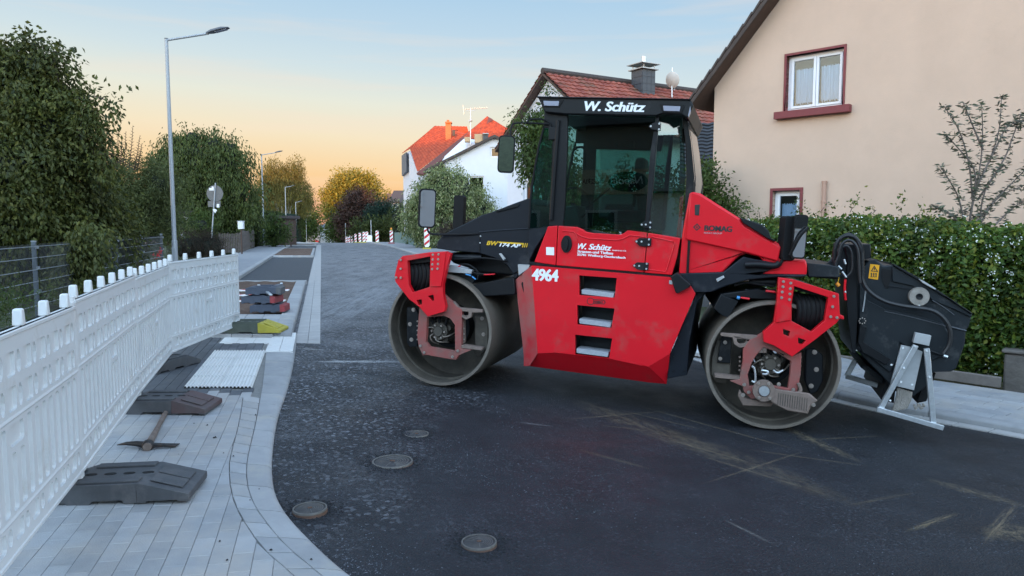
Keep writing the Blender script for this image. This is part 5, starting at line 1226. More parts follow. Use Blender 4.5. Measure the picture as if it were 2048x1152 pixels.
for k in range(nt_+1):
    s = (k+.5)*.30-.1; u = -.42+s*math.cos(ang); v = lo[0][1]+.20+s*math.sin(ang)
    M = Matrix.Translation(f(u, v, -.44))@Matrix(((F.u.x*math.cos(ang), F.w.x, -F.u.x*math.sin(ang), 0), (F.u.y*math.cos(ang), F.w.y, -F.u.y*math.sin(ang), 0), (math.sin(ang), 0, math.cos(ang), 0), (0,0,0,1)))
    MB().box((-.17,0,-.03),(.17,.36,.02), M@Matrix.Rotation(-.10, 4, 'Y')).build('roof_tile', MATS['dark_tile'], th, .006)
A = f(-.42, lo[0][1]+.2, -.05); B_ = f(-.42, lo[0][1]+.2, 9.4); C_ = f(HWD, lo[1][1]+.2, 9.4); D_ = f(HWD, lo[1][1]+.2, -.05)
tiled_roof('roof_tiles', B_, A, D_, C_, MATS['tile_brown'], th)
pu = F.uv(1651, 362); pd = (pu[0], pu[1]-2.6)
mat('pipe_pink', (.45,.27,.20), .6)
MB().tube([f(pu[0], pu[1], -.06), f(pu[0], pd[1], -.06)], .045, 14).build('vent_pipe', MATS['pipe_pink'], th)
for vv in (pu[1], pu[1]-.42): MB().tube([f(pu[0], vv, -.06), f(pu[0], vv-.05, -.06)], .055, 14).build('pipe_collar', MATS['pipe_pink'], th)
# ---- red-roofed house
ap = at(1099, 141, 30); g = Vector((.523, -.852, 0)); F0 = HF((ap.x, ap.y, 0), g)
rh = empty('red_roof_house', F0.o, 0, 'white gabled house with mossy red tile roof directly behind the roller cab', 'house'); F = rfm(F0); f = F.fn
el_ = F.uv(1003, 300); HW2 = -el_[0]; va = F.uv(1099, 146)[1]; ve = el_[1]
s2 = (va-ve)/HW2; LR = 15.5
wn_ = F.uv(1046, 362), F.uv(1062, 420)
MB().prism([(-HW2+.5,-1),(HW2-.5,-1),(HW2-.5,ve+.3),(0,va-.2),(-HW2+.5,ve+.3)], [[(wn_[0][0],wn_[1][1]),(wn_[1][0]+.6,wn_[1][1]),(wn_[1][0]+.6,wn_[0][1]),(wn_[0][0],wn_[0][1])]], f, 0, .3).build('wall', MATS['white_render'], rh, 0)
window(F, wn_[0][0], wn_[1][1], wn_[1][0]+.6, wn_[0][1], rh, curtain=False, glass='dark_window_glass')
mb = MB()
for s in (-1, 1):
    A = [f(s*(HW2-.5),-1,.3), f(s*(HW2-.5),ve+.3,.3), f(s*(HW2-.5),ve+.3,LR), f(s*(HW2-.5),-1,LR)]; mb.hull(A, [p-F.u*s*.3 for p in A])
mb.build('wall', MATS['white_render'], rh, 0)
MB().prism([(-HW2,ve-.12),(0,va-.12),(HW2,ve-.12),(HW2,ve-.02),(0,va-.02),(-HW2,ve-.02)], [], f, -.35, LR+.3).build('roof', MATS['brown_wood'], rh, 0)
tiled_roof('roof_tiles', f(HW2,ve,-.35), f(HW2,ve,LR+.3), f(0,va,LR+.3), f(0,va,-.35), MATS['tile_red'], rh)
tiled_roof('roof_tiles', f(-HW2,ve,LR+.3), f(-HW2,ve,-.35), f(0,va,-.35), f(0,va,LR+.3), MATS['tile_red'], rh)
MB().tube([f(0,va+.05,-.35), f(0,va+.05,LR+.3)], .13, 10).build('ridge_tiles', MATS['dark_tile'], rh)
FRg = HF((ap.x, ap.y, 0), (F.w.x, F.w.y))                     # plane through the ridge
cu, cv = FRg.uv(1273, 150); base = cv-2.2
ch = MB(); cx = f(1.0*0+.4, 0, cu); hw = .30
def boxf(mb, u0, v0, w0, u1, v1, w1): return mb.hull([f(u0,v0,w0), f(u1,v0,w0), f(u1,v0,w1), f(u0,v0,w1)], [f(u0,v1,w0), f(u1,v1,w0), f(u1,v1,w1), f(u0,v1,w1)])
top = FRg.uv(1273, 146)[1]
chm = boxf(MB(), .1, va-2.0, cu-.36, .8, top, cu+.36).build('chimney', MATS['slate'], rh, 0)
for k in range(9):
    v = va-1.6+k*.30
    if v+.28 > top: break
    for j in range(3):
        boxf(MB(), .785, v, cu-.36+.24*j+.008, .812-.0, v+.285, cu-.36+.24*(j+1)-.008).build('slate', MATS['slate'], chm, .003)
        boxf(MB(), .1+.235*j+.004, v, cu-.385, .1+.235*(j+1)-.004, v+.285, cu-.362).build('slate', MATS['slate'], chm, .003)
boxf(MB(), -.02, top+.02, cu-.48, .92, top+.06, cu+.48).build('chimney_cap', MATS['metal_sheet'], chm, 0)
boxf(MB(), -.06, top+.24, cu-.52, .96, top+.27, cu+.52).build('chimney_cap', MATS['metal_sheet'], chm, 0)
for a_, b_ in ((.1,-.3),(.8,-.3),(.1,.3),(.8,.3)): MB().tube([f(a_, top+.05, cu+b_), f(a_, top+.25, cu+b_)], .02, 6).build('cap_leg', MATS['metal_sheet'], chm)
MB().tube([f(.45, top+.2, cu), f(.45, top+.62, cu)], .10, 12).build('flue', MATS['galvanised'], chm)
# satellite dish
mat('dish', (.55,.50,.45), .6, noise=.1)
du, dv = FRg.uv(1316, 163); dc = f(.9, dv-.08, du)+Vector(rh.location)
ds = empty('satellite_dish', dc, 0, 'pale oval satellite dish on the red tiled roof right of the chimney', 'satellite dish')
M = Matrix.Rotation(R(150), 4, 'Z')@Matrix.Rotation(R(75), 4, 'X')
pr = [(.02,-.10),(.15,-.085),(.3,-.04),(.42,.03),(.425,.045),(.41,.045),(.28,-.02),(.14,-.06),(.02,-.08)]
MB().lathe(pr, 32, M@Matrix.Diagonal((.72,.82,.8,1)), True).build('dish', MATS['dish'], ds)
MB().tube([(0,0,-.75),(0,.06,-.3),(0,.06,.55)], .022, 8).build('mast', MATS['galvanised'], ds); MB().tube(smooth([M@Vector((0,-.35,.0)), M@Vector((0,-.5,.2)), M@Vector((0,-.2,.42))], 2), .012, 6).build('feed_arm', MATS['dish'], ds)
MB().tube([M@Vector((0,-.2,.42)), M@Vector((0,-.12,.34))], .03, 8).build('receiver', MATS['dish'], ds)
# ---- dark slate outbuilding between cab and tan house
sh = empty('outbuilding', at(1400, 470, 20).xy.to_3d(), 0, 'low outbuilding with a black tiled roof between the roller cab and tan house', 'outbuilding')
Q = [at(x, y, Y)-sh.location for x, y, Y in ((1360,360,19),(1440,355,19),(1450,246,23),(1360,252,23))]
slab('roof', Q, .12, MATS['brown_wood'], sh); n = Vector((0,0,.03)); tiled_roof('roof_tiles', Q[0]+n, Q[1]+n, Q[2]+n, Q[3]+n, MATS['tile_black'], sh, .28, .30)
W_ = [Q[0]+Vector((.1,.3,-.15)), Q[1]+Vector((-.1,.3,-.15))]; MB().hull([W_[0], W_[1], W_[1]+Vector((0,3,0)), W_[0]+Vector((0,3,0))], [Vector((p.x, p.y, -1)) for p in (W_[0], W_[1], W_[1]+Vector((0,3,0)), W_[0]+Vector((0,3,0)))]).build('wall', MATS['grey_board'], sh, 0)
# ---- orange-roofed house (two wings) far left of the cab
oh = empty('orange_roof_house', at(880, 470, 65).xy.to_3d(), 0, 'white house with hipped roof whose upper red tiles glow orange in the low sun', 'house')
o_ = oh.location; X = lambda px, py, Y: at(px, py, Y*1.3)-o_
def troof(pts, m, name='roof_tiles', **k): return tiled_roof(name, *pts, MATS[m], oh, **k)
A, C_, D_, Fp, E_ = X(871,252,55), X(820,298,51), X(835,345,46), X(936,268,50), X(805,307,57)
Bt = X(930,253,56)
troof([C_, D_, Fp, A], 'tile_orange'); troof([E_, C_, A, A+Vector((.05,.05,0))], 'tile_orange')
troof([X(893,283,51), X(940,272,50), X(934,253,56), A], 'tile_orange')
# walls of the left wing
ground_z = -1.0
def wallp(name, pts, Yb, m, th=.3):
    P_ = [X(*p) for p in pts]; return MB().hull(P_, [p+Vector((.05,th,0)) for p in P_]).build(name, MATS[m], oh, smooth=0)
mb = MB(); c0, c1, c2 = X(818,302,51.3), X(836,346,46.6), X(900,330,47)
def down(p, z=-1.2): return Vector((p.x, p.y, z))
MB().hull([down(c0), down(c1), c1, c0], [p+Vector((.3,.1,0)) for p in (down(c0), down(c1), c1, c0)]).build('wall', MATS['white_render'], oh, smooth=0)
MB().hull([down(c1), down(c2), c2, c1], [p+Vector((0,.3,0)) for p in (down(c1), down(c2), c2, c1)]).build('wall', MATS['white_render'], oh, smooth=0)
e0 = X(806,310,56.5); MB().hull([down(e0), down(c0), c0, e0], [p+Vector((.3,.1,0)) for p in (down(e0), down(c0), c0, e0)]).build('wall', MATS['white_render'], oh, smooth=0)
g0, g1 = X(805,312,56), X(815,305,51.5); Z_ = X(805,352,56).z
MB().hull([Vector((g0.x-.05, g0.y-.3, Z_)), Vector((g1.x-.1, g1.y-.3, Z_)), g1-Vector((.1,.3,0)), g0-Vector((.05,.3,0))], [Vector((g0.x, g0.y+.3, Z_)), Vector((g1.x, g1.y+.1, Z_)), g1+Vector((0,.1,0)), g0+Vector((0,.3,0))]).build('balcony_screen', MATS['grey_board'], oh, smooth=0)
# front wing: long verge, orange slope behind, white gable
G_ = X(975,233,52)
slab('verge_roof', [X(833,346,45.5), X(846,348,45.0), X(985,238,51), G_], .18, MATS['tile_brown'], oh)
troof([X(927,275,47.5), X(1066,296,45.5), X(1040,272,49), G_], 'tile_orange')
slab('roof', [X(927,277,47.8), X(1066,298,45.8), X(1040,274,49.3), X(975,235,52.3)], .15, MATS['brown_wood'], oh)
MB().hull([X(862,338,46.2), X(1000,338,45.8), X(1000,284,45.8), X(928,277,47.6), X(948,262,49)], [p+Vector((0,.3,0)) for p in (X(862,338,46.2), X(1000,338,45.8), X(1000,284,45.8), X(928,277,47.6), X(948,262,49))]).build('wall', MATS['white_render'], oh, smooth=0)
def bx3(name, x0, y0, x1, y1, Y, dp, m, parent=oh): p, q = X(x0, y1, Y), X(x1, y0, Y); return MB().box((p.x, p.y, p.z), (q.x, p.y+dp, q.z)).build(name, MATS[m], parent, .02)
mat('orange_brick', (.42,.13,.05), .8, noise=.15, nscale=6)
mat('roof_cream', (.55,.38,.22), .8)
c = bx3('chimney', 891, 245, 902, 283, 50.3, .6, 'orange_brick'); bx3('chimney_cap', 890, 243, 903, 246, 50.2, .8, 'orange_brick', c)
MB().tube([X(896,245,50.3), X(896,240,50.3)], .12, 10).build('chimney_pot', MATS['orange_brick'], c)
bx3('dormer', 949, 268, 965, 285, 45.2, 1.5, 'roof_cream'); d1 = bx3('dormer', 929, 274, 940, 283, 46.0, 1.0, 'roof_cream')
c = bx3('chimney', 966, 267, 976, 282, 45.0, .5, 'slate'); bx3('chimney_cap', 965, 266, 977, 268, 44.9, .7, 'metal_sheet', c)
bx3('skylight', 905, 260, 910, 272, 49.5, .1, 'dark_tile')
# ---- white gabled annex in front of it
wh = empty('white_gable_house', at(950, 470, 55).xy.to_3d(), 0, 'plain white gabled building with brown verge, right of the round variegated bush', 'house')
o2 = wh.location; FW = HF(Vector((at(990, 400, 55).x, 55, 0)), (1, -.12)); fw = lambda u, v, w: FW.fn(u, v, w)-o2
La, Lb = FW.uv(889, 326), FW.uv(990, 276); Wd = Lb[0]-La[0]; w1 = [FW.uv(980,294), FW.uv(1000,315)]; w2_ = [FW.uv(936,352), FW.uv(969,400)]
class WF(HF):
    def fn(s, u, v, w): return HF.fn(s, u, v, w)-o2
FW2 = WF(FW.o, FW.u)
MB().prism([(La[0],-2),(Lb[0]+Wd,-2),(Lb[0]+Wd,La[1]),(Lb[0],Lb[1]),(La[0],La[1])], [[(w1[0][0],w1[1][1]),(w1[1][0],w1[1][1]),(w1[1][0],w1[0][1]),(w1[0][0],w1[0][1])], [(w2_[0][0],w2_[1][1]),(w2_[1][0],w2_[1][1]),(w2_[1][0],w2_[0][1]),(w2_[0][0],w2_[0][1])]], fw, 0, .3).build('wall', MATS['white_render'], wh, 0)
window(FW2, w1[0][0], w1[1][1], w1[1][0], w1[0][1], wh, sashes=1, curtain=False, glass='dark_window_glass'); window(FW2, w2_[0][0], w2_[1][1], w2_[1][0], w2_[0][1], wh, sashes=1, curtain=False, glass='dark_window_glass')
MB().prism([(La[0]+.3,-2),(La[0],-2),(La[0],La[1]),(La[0]+.3,La[1])], [], fw, .3, 5).build('wall', MATS['white_render'], wh, 0)
s3 = (Lb[1]-La[1])/Wd; e = 1.5
MB().prism([(La[0]-e, La[1]-s3*e), (Lb[0], Lb[1]), (Lb[0]+Wd, La[1]), (Lb[0]+Wd, La[1]+.2), (Lb[0], Lb[1]+.22), (La[0]-e, La[1]-s3*e+.2)], [], fw, -.3, 4.0).build('roof', MATS['dark_tile'], wh, .01)
# ---- antenna on that roof
an = empty('tv_antenna', at(940, 285, 57), 0, 'tall television aerial mast with horizontal boom above the orange roof', 'antenna'); oa = an.location
XA = lambda px, py, Y=44: at(px, py, Y*57/44)-oa
MB().tube([XA(941,290), XA(941,216)], .035, 8).build('mast', MATS['galvanised'], an)
MB().tube([XA(926,219), XA(975,216)], .022, 6).build('boom', MATS['galvanised'], an)
for k in range(10):
    x = 932+k*4.6; p = XA(x, 218.5-k*.28, 44); MB().tube([p-Vector((0,.35,0)), p+Vector((0,.35,0))], .012, 5).build('element', MATS['galvanised'], an)
for y in (212, 216, 222, 226): MB().tube([XA(928,y,43.6), XA(926 if y in (216,222) else 930, y, 44.4)], .012, 5).build('element', MATS['galvanised'], an)
MB().tube([XA(926,210), XA(928,228)], .012, 5).build('reflector', MATS['galvanised'], an); MB().tube([XA(938,243), XA(944,240)], .10, 8).build('junction_box', MATS['zinc_grey'], an)
MB().tube([XA(933,222), XA(951,221)], .018, 5).build('boom', MATS['galvanised'], an)
# ---- far houses
def simple_house(px0, px1, py_e, py_r, Y, dep, wallm, roofm, label, side=0, base=470):
    c = at((px0+px1)/2, base, Y).xy.to_3d(); t = empty('far_house', c, 0, label, 'house'); g = lambda x, y, yy: at(x, y, yy)-c
    zb = H(c.x, Y)-3
    a, b = g(px0, py_e, Y), g(px1, py_e, Y); r0, r1 = g(px0, py_r, Y+dep/2), g(px1, py_r, Y+dep/2)
    r0.x = a.x; r1.x = b.x; bb = Vector((0, dep, 0))
    MB().hull([Vector((a.x+.3, a.y+.3, zb)), Vector((b.x-.3, b.y+.3, zb)), Vector((b.x-.3, b.y+dep-.3, zb)), Vector((a.x+.3, a.y+dep-.3, zb))], [Vector((a.x+.3, a.y+.3, a.z)), Vector((b.x-.3, b.y+.3, b.z)), Vector((b.x-.3, b.y+dep-.3, b.z)), Vector((a.x+.3, a.y+dep-.3, a.z))]).build('wall', MATS[wallm], t, smooth=0)
    for s in (0, 1): x = (a.x+.3, b.x-.3)[s]; MB().hull([Vector((x, a.y+.3, a.z)), Vector((x, a.y+dep-.3, a.z)), Vector((x, r0.y, r0.z-.1))], [Vector((x+(.1 if s == 0 else -.1), p[0], p[1])) for p in ((a.y+.3, a.z), (a.y+dep-.3, a.z), (r0.y, r0.z-.1))]).build('gable', MATS[wallm], t, smooth=0)
    slab('roof', [a, b, r1, r0], .15, MATS[roofm], t); slab('roof', [a+bb, b+bb, r1, r0], .15, MATS[roofm], t)
    n = int((b.x-a.x)/3) if py_e > 440 or px1 < 500 else 0; zw = a.z-1.6
    for k in range(n):
        xm = a.x+(k+.5)*(b.x-a.x)/n; w_ = MB().box((xm-.5, a.y+.2, zw-.1), (xm+.5, a.y+.32, zw+1.1)).build('window', MATS['pvc_white'], t, 0); MB().box((xm-.42, a.y+.18, zw), (xm+.42, a.y+.21, zw+1.0)).build('pane', MATS['interior_dark'], w_, 0)
    return t
mat('dull_roof', (.07,.055,.055), .8, noise=.2); mat('blue_roof', (.16,.19,.25), .6, noise=.1); mat('pink_roof', (.30,.13,.10), .8, noise=.2)
simple_house(777, 801, 404, 381, 132, 12, 'white_render', 'dull_roof', 'far house with dull brown roof beyond the dark green conifer')
simple_house(796, 826, 412, 372, 112, 14, 'grey_board', 'dull_roof', 'grey gabled house half hidden by the round variegated bush')
simple_house(761, 777, 410, 387, 138, 12, 'pink_roof', 'pink_roof', 'small far house with pale red roof left of the brown-roofed one')
simple_house(636, 668, 455, 448, 170, 12, 'white_render', 'blue_roof', 'distant white house with blue-grey roof at the end of the street')
simple_house(345, 382, 425, 405, 45, 8, 'white_render', 'dull_roof', 'white house glimpsed through the gap beside the nearest lamp post')
# ---- hill added behind the viewer to block the sun; buildings seen in glass
hv = []; hq = []; NX = 60; rows_ = [(-34,-3),(-44,5),(-56,12.5),(-66,16),(-74,17.0),(-90,15.5),(-150,5)]
for j, (y, z) in enumerate(rows_):
    for i in range(NX+1): x = -190+i*380/NX; hv.append((x, y, z+.35*math.sin(i*.9)*(z > 3)))
hq = [(j*(NX+1)+i, j*(NX+1)+i+1, (j+1)*(NX+1)+i+1, (j+1)*(NX+1)+i) for j in range(len(rows_)-1) for i in range(NX)]
o = np_mesh('hill', np.array(hv), np.array(hq), MATS['grass_ground'], None, True); o['kind'] = 'structure'
rb = empty('restaurant', (-10,-9.5,0), R(-14), 'cream restaurant building with a name sign across the street behind the viewer', 'building')
mat('cream_render', (.42,.42,.42), .85, noise=.05); mat('sign_cream', (.72,.58,.44), .6)
MB().box((-6,-8,-1),(6,0,5.2)).build('wall', MATS['cream_render'], rb, 0)
MB().hull([Vector(p) for p in ((-6.5,.5,5.2),(6.5,.5,5.2),(6.5,-8.5,5.2),(-6.5,-8.5,5.2))], [Vector(p) for p in ((-6.5,-3.9,8.6),(6.5,-3.9,8.6),(6.5,-4.1,8.6),(-6.5,-4.1,8.6))]).build('roof', MATS['dull_roof'], rb, 0, 0)
for x in (-4.5,-1.5,1.5,4.5):
    w_ = MB().box((x-.6,0,.9),(x+.6,.06,2.2)).build('window', MATS['pvc_white'], rb, 0); MB().box((x-.5,.06,1.0),(x+.5,.08,2.1)).build('pane', MATS['interior_dark'], w_, 0)
sgn = MB().box((.6,.05,2.75),(3.9,.13,3.65)).build('name_sign', MATS['sign_cream'], rb, .01)
MB().prism(circle(2.5, 3.2, .72, 32, .36), [], lambda u, v, w: Vector((u, w, v)), .13, .14).build('sign_oval', MATS['decal_black'], sgn, 0)
lettering('lettering', 'Napoli', lambda x, y, t: Vector((2.95-x+.1, .143+t, 3.02+y)), 1.1, .36, MATS['decal_white'], sgn, bold=.01, shear=.2)
lettering('lettering', 'PIZZERIA', lambda x, y, t: Vector((1.6-x, .133+t, 3.15+y)), .8, .18, MATS['red_trim'], sgn, bold=.01)
hb_ = simple_house(0, 10, 0, 0, 1, 1, 'white_render', 'dull_roof', 'x') if False else None
for (x, y, w_, h_, rz, m, lab) in ((6,-13,11,5.5,10,'white_render','white rendered house with brown roof behind the viewer on the right'), (-26,-12,10,5.4,-25,'tan_render','sand coloured house behind the viewer on the far left')):
    t = empty('house', (x, y, 0), R(rz), lab, 'house'); MB().box((-w_/2,-8,-1),(w_/2,0,h_)).build('wall', MATS[m], t, 0)
    MB().hull([Vector((-w_/2-.4,.4,h_)), Vector((w_/2+.4,.4,h_)), Vector((w_/2+.4,-8.4,h_)), Vector((-w_/2-.4,-8.4,h_))], [Vector((-w_/2-.4,-3.9,h_+3.2)), Vector((w_/2+.4,-3.9,h_+3.2)), Vector((w_/2+.4,-4.1,h_+3.2)), Vector((-w_/2-.4,-4.1,h_+3.2))]).build('roof', MATS['dull_roof'], t, 0, 0)
    for xx in (-w_/3, 0, w_/3):
        for zz in (1.0, 3.6): q_ = MB().box((xx-.6,0,zz),(xx+.6,.06,zz+1.2)).build('window', MATS['pvc_white'], t, 0); MB().box((xx-.5,.06,zz+.1),(xx+.5,.08,zz+1.1)).build('pane', MATS['interior_dark'], q_, 0)
# ================================================================ barriers
mat('barrier_white', (.66,.665,.67), .45, noise=.04, nscale=3, dirt=(.50,.46,.41), dirt_amt=.13, dirt_scale=4)
mat('recycled_grey', (.07,.072,.078), .75, noise=.2, nscale=10, bump=.2, bscale=60, dirt=(.16,.15,.15), dirt_amt=.25)
mat('recycled_blue', (.05,.06,.085), .7, noise=.2, nscale=10); mat('recycled_worn', (.095,.055,.055), .75, noise=.2, nscale=10, dirt=(.10,.09,.09), dirt_amt=.5); mat('recycled_red', (.27,.035,.04), .7, noise=.2, nscale=10, dirt=(.2,.12,.12), dirt_amt=.3)
mat('recycled_yellow', (.42,.35,.04), .6, noise=.12, nscale=10, dirt=(.3,.28,.1), dirt_amt=.2)
mat('recycled_green', (.085,.095,.075), .7, noise=.2, nscale=10)
mat('film_white', (.8,.8,.8), .5); mat('film_red', (.55,.02,.03), .45)
PB = .17
bp_ = [zplane(157,945,PB), zplane(275,785,PB), zplane(340,706,PB), zplane(477,650,PB)]
b0 = zplane(0,1140,PB)
bp_ = [bp_[0]+(b0-bp_[0]).normalized()*2.15]+bp_
def barrier(a, b, htop, label, dirt=None):
    d = Vector((b.x-a.x, b.y-a.y, 0)); L = d.length; rz = math.atan2(d.y, d.x); t = empty('crowd_barrier', (a.x, a.y, PB), rz, label, 'barrier', 'white plastic barrier panels in a row along the pavement')
    Hh = htop; f = lambda x, y, w: Vector((x, w, y)); m_ = .03; holes = []; rec = []
    def rrect(x0, y0, x1, y1, r):
        out = []
        for cx, cy, a0 in ((x1-r,y1-r,0),(x0+r,y1-r,1.571),(x0+r,y0+r,3.142),(x1-r,y0+r,4.712)):
            for k in range(3): th = a0+k*.785; out.append((cx+r*math.cos(th), cy+r*math.sin(th)))
        return out
    n = 9; pit = (L-.08)/n
    for r, (y0, y1) in enumerate(((Hh*.80, Hh*.91), (Hh*.645, Hh*.755), (Hh*.065, Hh*.15))):
        for k in range(n):
            x0 = .04+k*pit
            if (k+r) % 2 == 0 or True:
                rec.append(rrect(x0+.03, y0, x0+pit*.60, y1, .015))
                rec.append(circle(x0+pit*.82, (y0+y1)/2, pit*.13, 10, (y1-y0)*.5))
    ns = 18; ps = (L-.08)/ns
    for k in range(ns):
        x0 = .04+k*ps; 
        if k in (ns//2-1, ns//2): rec.append(rrect(x0+ps*.22, Hh*.20, x0+ps*.80, Hh*.46, .015))
        else: rec.append(rrect(x0+ps*.22, Hh*.20, x0+ps*.80, Hh*.59, .018))
    rec.append(rrect(.04+(ns//2-1)*ps+.02, Hh*.49, .04+(ns//2+1)*ps-.02, Hh*.585, .02))
    O = [(0,0),(L,0),(L,Hh),(0,Hh)]
    for s in (-1, 1): MB().prism(O, rec, f, s*.009, s*.026).build('panel_face', MATS['barrier_white'], t, 0, 0)
    MB().prism([(.004,.004),(L-.004,.004),(L-.004,Hh-.004),(.004,Hh-.004)], [], f, -.009, .009).build('panel_core', MATS['barrier_white'], t, 0)
    for y in (Hh*.615, Hh*.175): MB().tube([f(.01, y, 0), f(L-.01, y, 0)], .031, 8).build('rail', MATS['barrier_white'], t)
    for y in (Hh-.012, .012): MB().box((0,-.032,y-.012),(L,.032,y+.012)).build('rail', MATS['barrier_white'], t, .006)
    for k in range(6):
        x = .10+(L-.2)*k/5; MB().hull([Vector((x-.025,-.024,Hh)), Vector((x+.025,-.024,Hh)), Vector((x+.025,.024,Hh)), Vector((x-.025,.024,Hh))], [Vector((x-.021,-.020,Hh+.082)), Vector((x+.021,-.020,Hh+.082)), Vector((x+.021,.020,Hh+.082)), Vector((x-.021,.020,Hh+.082))]).build('stud', MATS['barrier_white'], t, .008)
    for x in (.015, L-.015): MB().tube([(x,0,-.03),(x,0,Hh+.02)], .028, 10).build('end_post', MATS['barrier_white'], t)
    return t
labs = ['nearest white plastic barrier panel at the left edge of the picture', 'second nearest white barrier panel with smudges near its left end', 'third white barrier panel just before the row bends to the right', 'farthest white barrier panel turned across the pavement beside the yellow foot']
tops = [(90,655),(178,612),(288,551),(340,531),(476,508)]
for k in range(4):
    a, b = bp_[k], bp_[k+1]
    t1 = at(tops[k+1][0], tops[k+1][1], b.y).z; barrier(a, b, (t1-PB), labs[k])
# feet
def foot(c, rz, label, base='recycled_grey', tip='recycled_red', length=.85, wd=.40, h=.12, e=.045, ft_=.58, zoff=0, parent=None):
    t = empty('ballast_block', c, rz, label, 'barrier foot', 'heavy recycled plastic feet for the barriers'); L = length/2; f = lambda x, y, w: Vector((x, w, y)); W = wd/2
    prof = [(-L,0),(-L,e),(-L*(1-ft_),h),(L*(1-ft_),h),(L,e),(L,0),(L*.86,0),(L*.84,.015),(L*.5,.015),(L*.48,0),(L*.2,0),(L*.18,.02),(-L*.18,.02),(-L*.2,0),(-L*.48,0),(-L*.5,.015),(-L*.84,.015),(-L*.86,0)]
    MB().prism([p for p in prof if abs(p[0]) <= L*.6] if False else prof, [], f, -W, W).build('foot_body', MATS[base], t, .008)
    for s in (-1, 1):
        tp = MB().prism([(L*max(.1,.94-ft_), h+.0005), (L*(1-ft_), h+.001), (L*1.004,e+.0005), (L*1.004,.010), (L*max(.1,.94-ft_),.010)] if s > 0 else [(-L*.52,h-.012),(-L*1.004,.0455),(-L*1.004,.010),(-L*.52,.010)], [], f, -W-.003, W+.003)
        if s > 0: tp.build('foot_tip', MATS[tip], t, .004)
        sl_ = (h-.045)/(L*.58)
        g = MB()
        for q in range(2): y0 = -W+.05+q*(wd-.1)/2; g.hull([Vector((s*L*.50, y0, h-.004)), Vector((s*L*.90, y0, .062)), Vector((s*L*.90, y0+(wd-.14)/2, .062)), Vector((s*L*.50, y0+(wd-.14)/2, h-.004))], [Vector((s*L*.50, y0, h+.005)), Vector((s*L*.90, y0, .073)), Vector((s*L*.90, y0+(wd-.14)/2, .073)), Vector((s*L*.50, y0+(wd-.14)/2, h+.005))])
        if e < .06: g.build('grip_pad', MATS[tip if s > 0 else base], t, .003)
    MB().box((-L*.38,-W*.9,h),(L*.38,-W*.55,h+.014)).build('rim', MATS[base], t, .004); MB().box((-L*.38,W*.55,h),(L*.38,W*.9,h+.014)).build('rim', MATS[base], t, .004)
    for x in (-.16, -.05, .06, .17): MB().prism(circle(x, 0, .035, 12, .022) if True else 0, [], lambda u, v, w: Vector((u, v, w)), h-.001, h+.002).build('socket', MATS['rubber'], t, 0)
    return t
def fpos(px, py, dz=PZ): return ground(px, py, dz)
foot(fpos(240, 985), R(8), 'nearest dark grey barrier foot poking out under the first panels', tip='recycled_grey', length=.92)
foot(fpos(325, 818), R(2), 'dark grey barrier foot with worn reddish tip beside the pickaxe', tip='recycled_worn', length=.90)
foot(fpos(500, 663, KZ-.013), R(2), 'green-grey barrier foot with bright yellow ends near the white slabs', 'recycled_green', 'recycled_yellow', length=1.0, wd=.44, h=.15)
foot(fpos(330, 735), R(75), 'barely visible grey foot under the corner of the barrier row', tip='recycled_grey', length=.7)
pz = .0; pc = fpos(532, 625, KZ)
for k, (dx, rz, tp, lab) in enumerate(((.04,5,'recycled_red','bottom foot of the pile, its right half bright red'), (-.09,-3,'recycled_red','middle foot of the pile on the planting bed, red end showing'), (-.03,7,'recycled_grey','top foot of the pile with grey metal bars resting on it'))):
    foot(pc+Vector((dx, .10, .013+k*.155)), R(rz), lab, base='recycled_blue', tip=tp, length=.60, wd=.42, h=.135, e=.115, ft_=.22)
# white and red boards lying on the bed
def board(px, py, L, W, rz, z, stripes, label):
    c = fpos(px, py, z); t = empty('striped_board', c, rz, label, 'board', 'white and red boards dumped on the planting bed')
    MB().box((-L/2,-W/2,0),(L/2,W/2,.03)).build('board', MATS['film_white'], t, .006)
    n = 6
    for k in range(n): x = -L/2+(k+.2)*L/n; MB().hull([Vector((x,-W/2+.01,.0305)), Vector((x+L/n*.5,-W/2+.01,.0305)), Vector((x+L/n*.5+.08,W/2-.01,.0305)), Vector((x+.08,W/2-.01,.0305))], [Vector((x,-W/2+.01,.032)), Vector((x+L/n*.5,-W/2+.01,.032)), Vector((x+L/n*.5+.08,W/2-.01,.032)), Vector((x+.08,W/2-.01,.032))]).build('red_stripe', MATS['film_red'], t, 0)
    return t
board(490, 603, 1.6, .16, R(3), KZ+.00, 1, 'white board with red stripes nearest the pile of feet'); board(488, 592, 1.6, .16, R(-4), KZ+.03, 1, 'middle white board with red stripes behind the pile of feet'); board(500, 582, 1.7, .18, R(6), KZ+.06, 1, 'rearmost white striped board, farthest from the viewer on the bed')
mat('bar_white', (.6,.62,.64), .5)
for (p0, p1, r_, m, lab) in (((496,586,.46),(563,569,.46),.035,'grey_board','flat dark grey bar slanting over the striped boards'), ((517,570,.52),(542,590,.47),.024,'galvanised','short square steel tube resting on the pile of feet'), ((556,590,.25),(563,566,.44),.022,'bar_white','pale bar leaning at the right of the pile')):
    a = fpos(*p0); b = fpos(*p1); t = MB().bar(a, b, r_*2, r_).build('metal_bar', MATS[m], None, .004); tag(t, lab, 'metal bar', 'bars dumped on the pile')
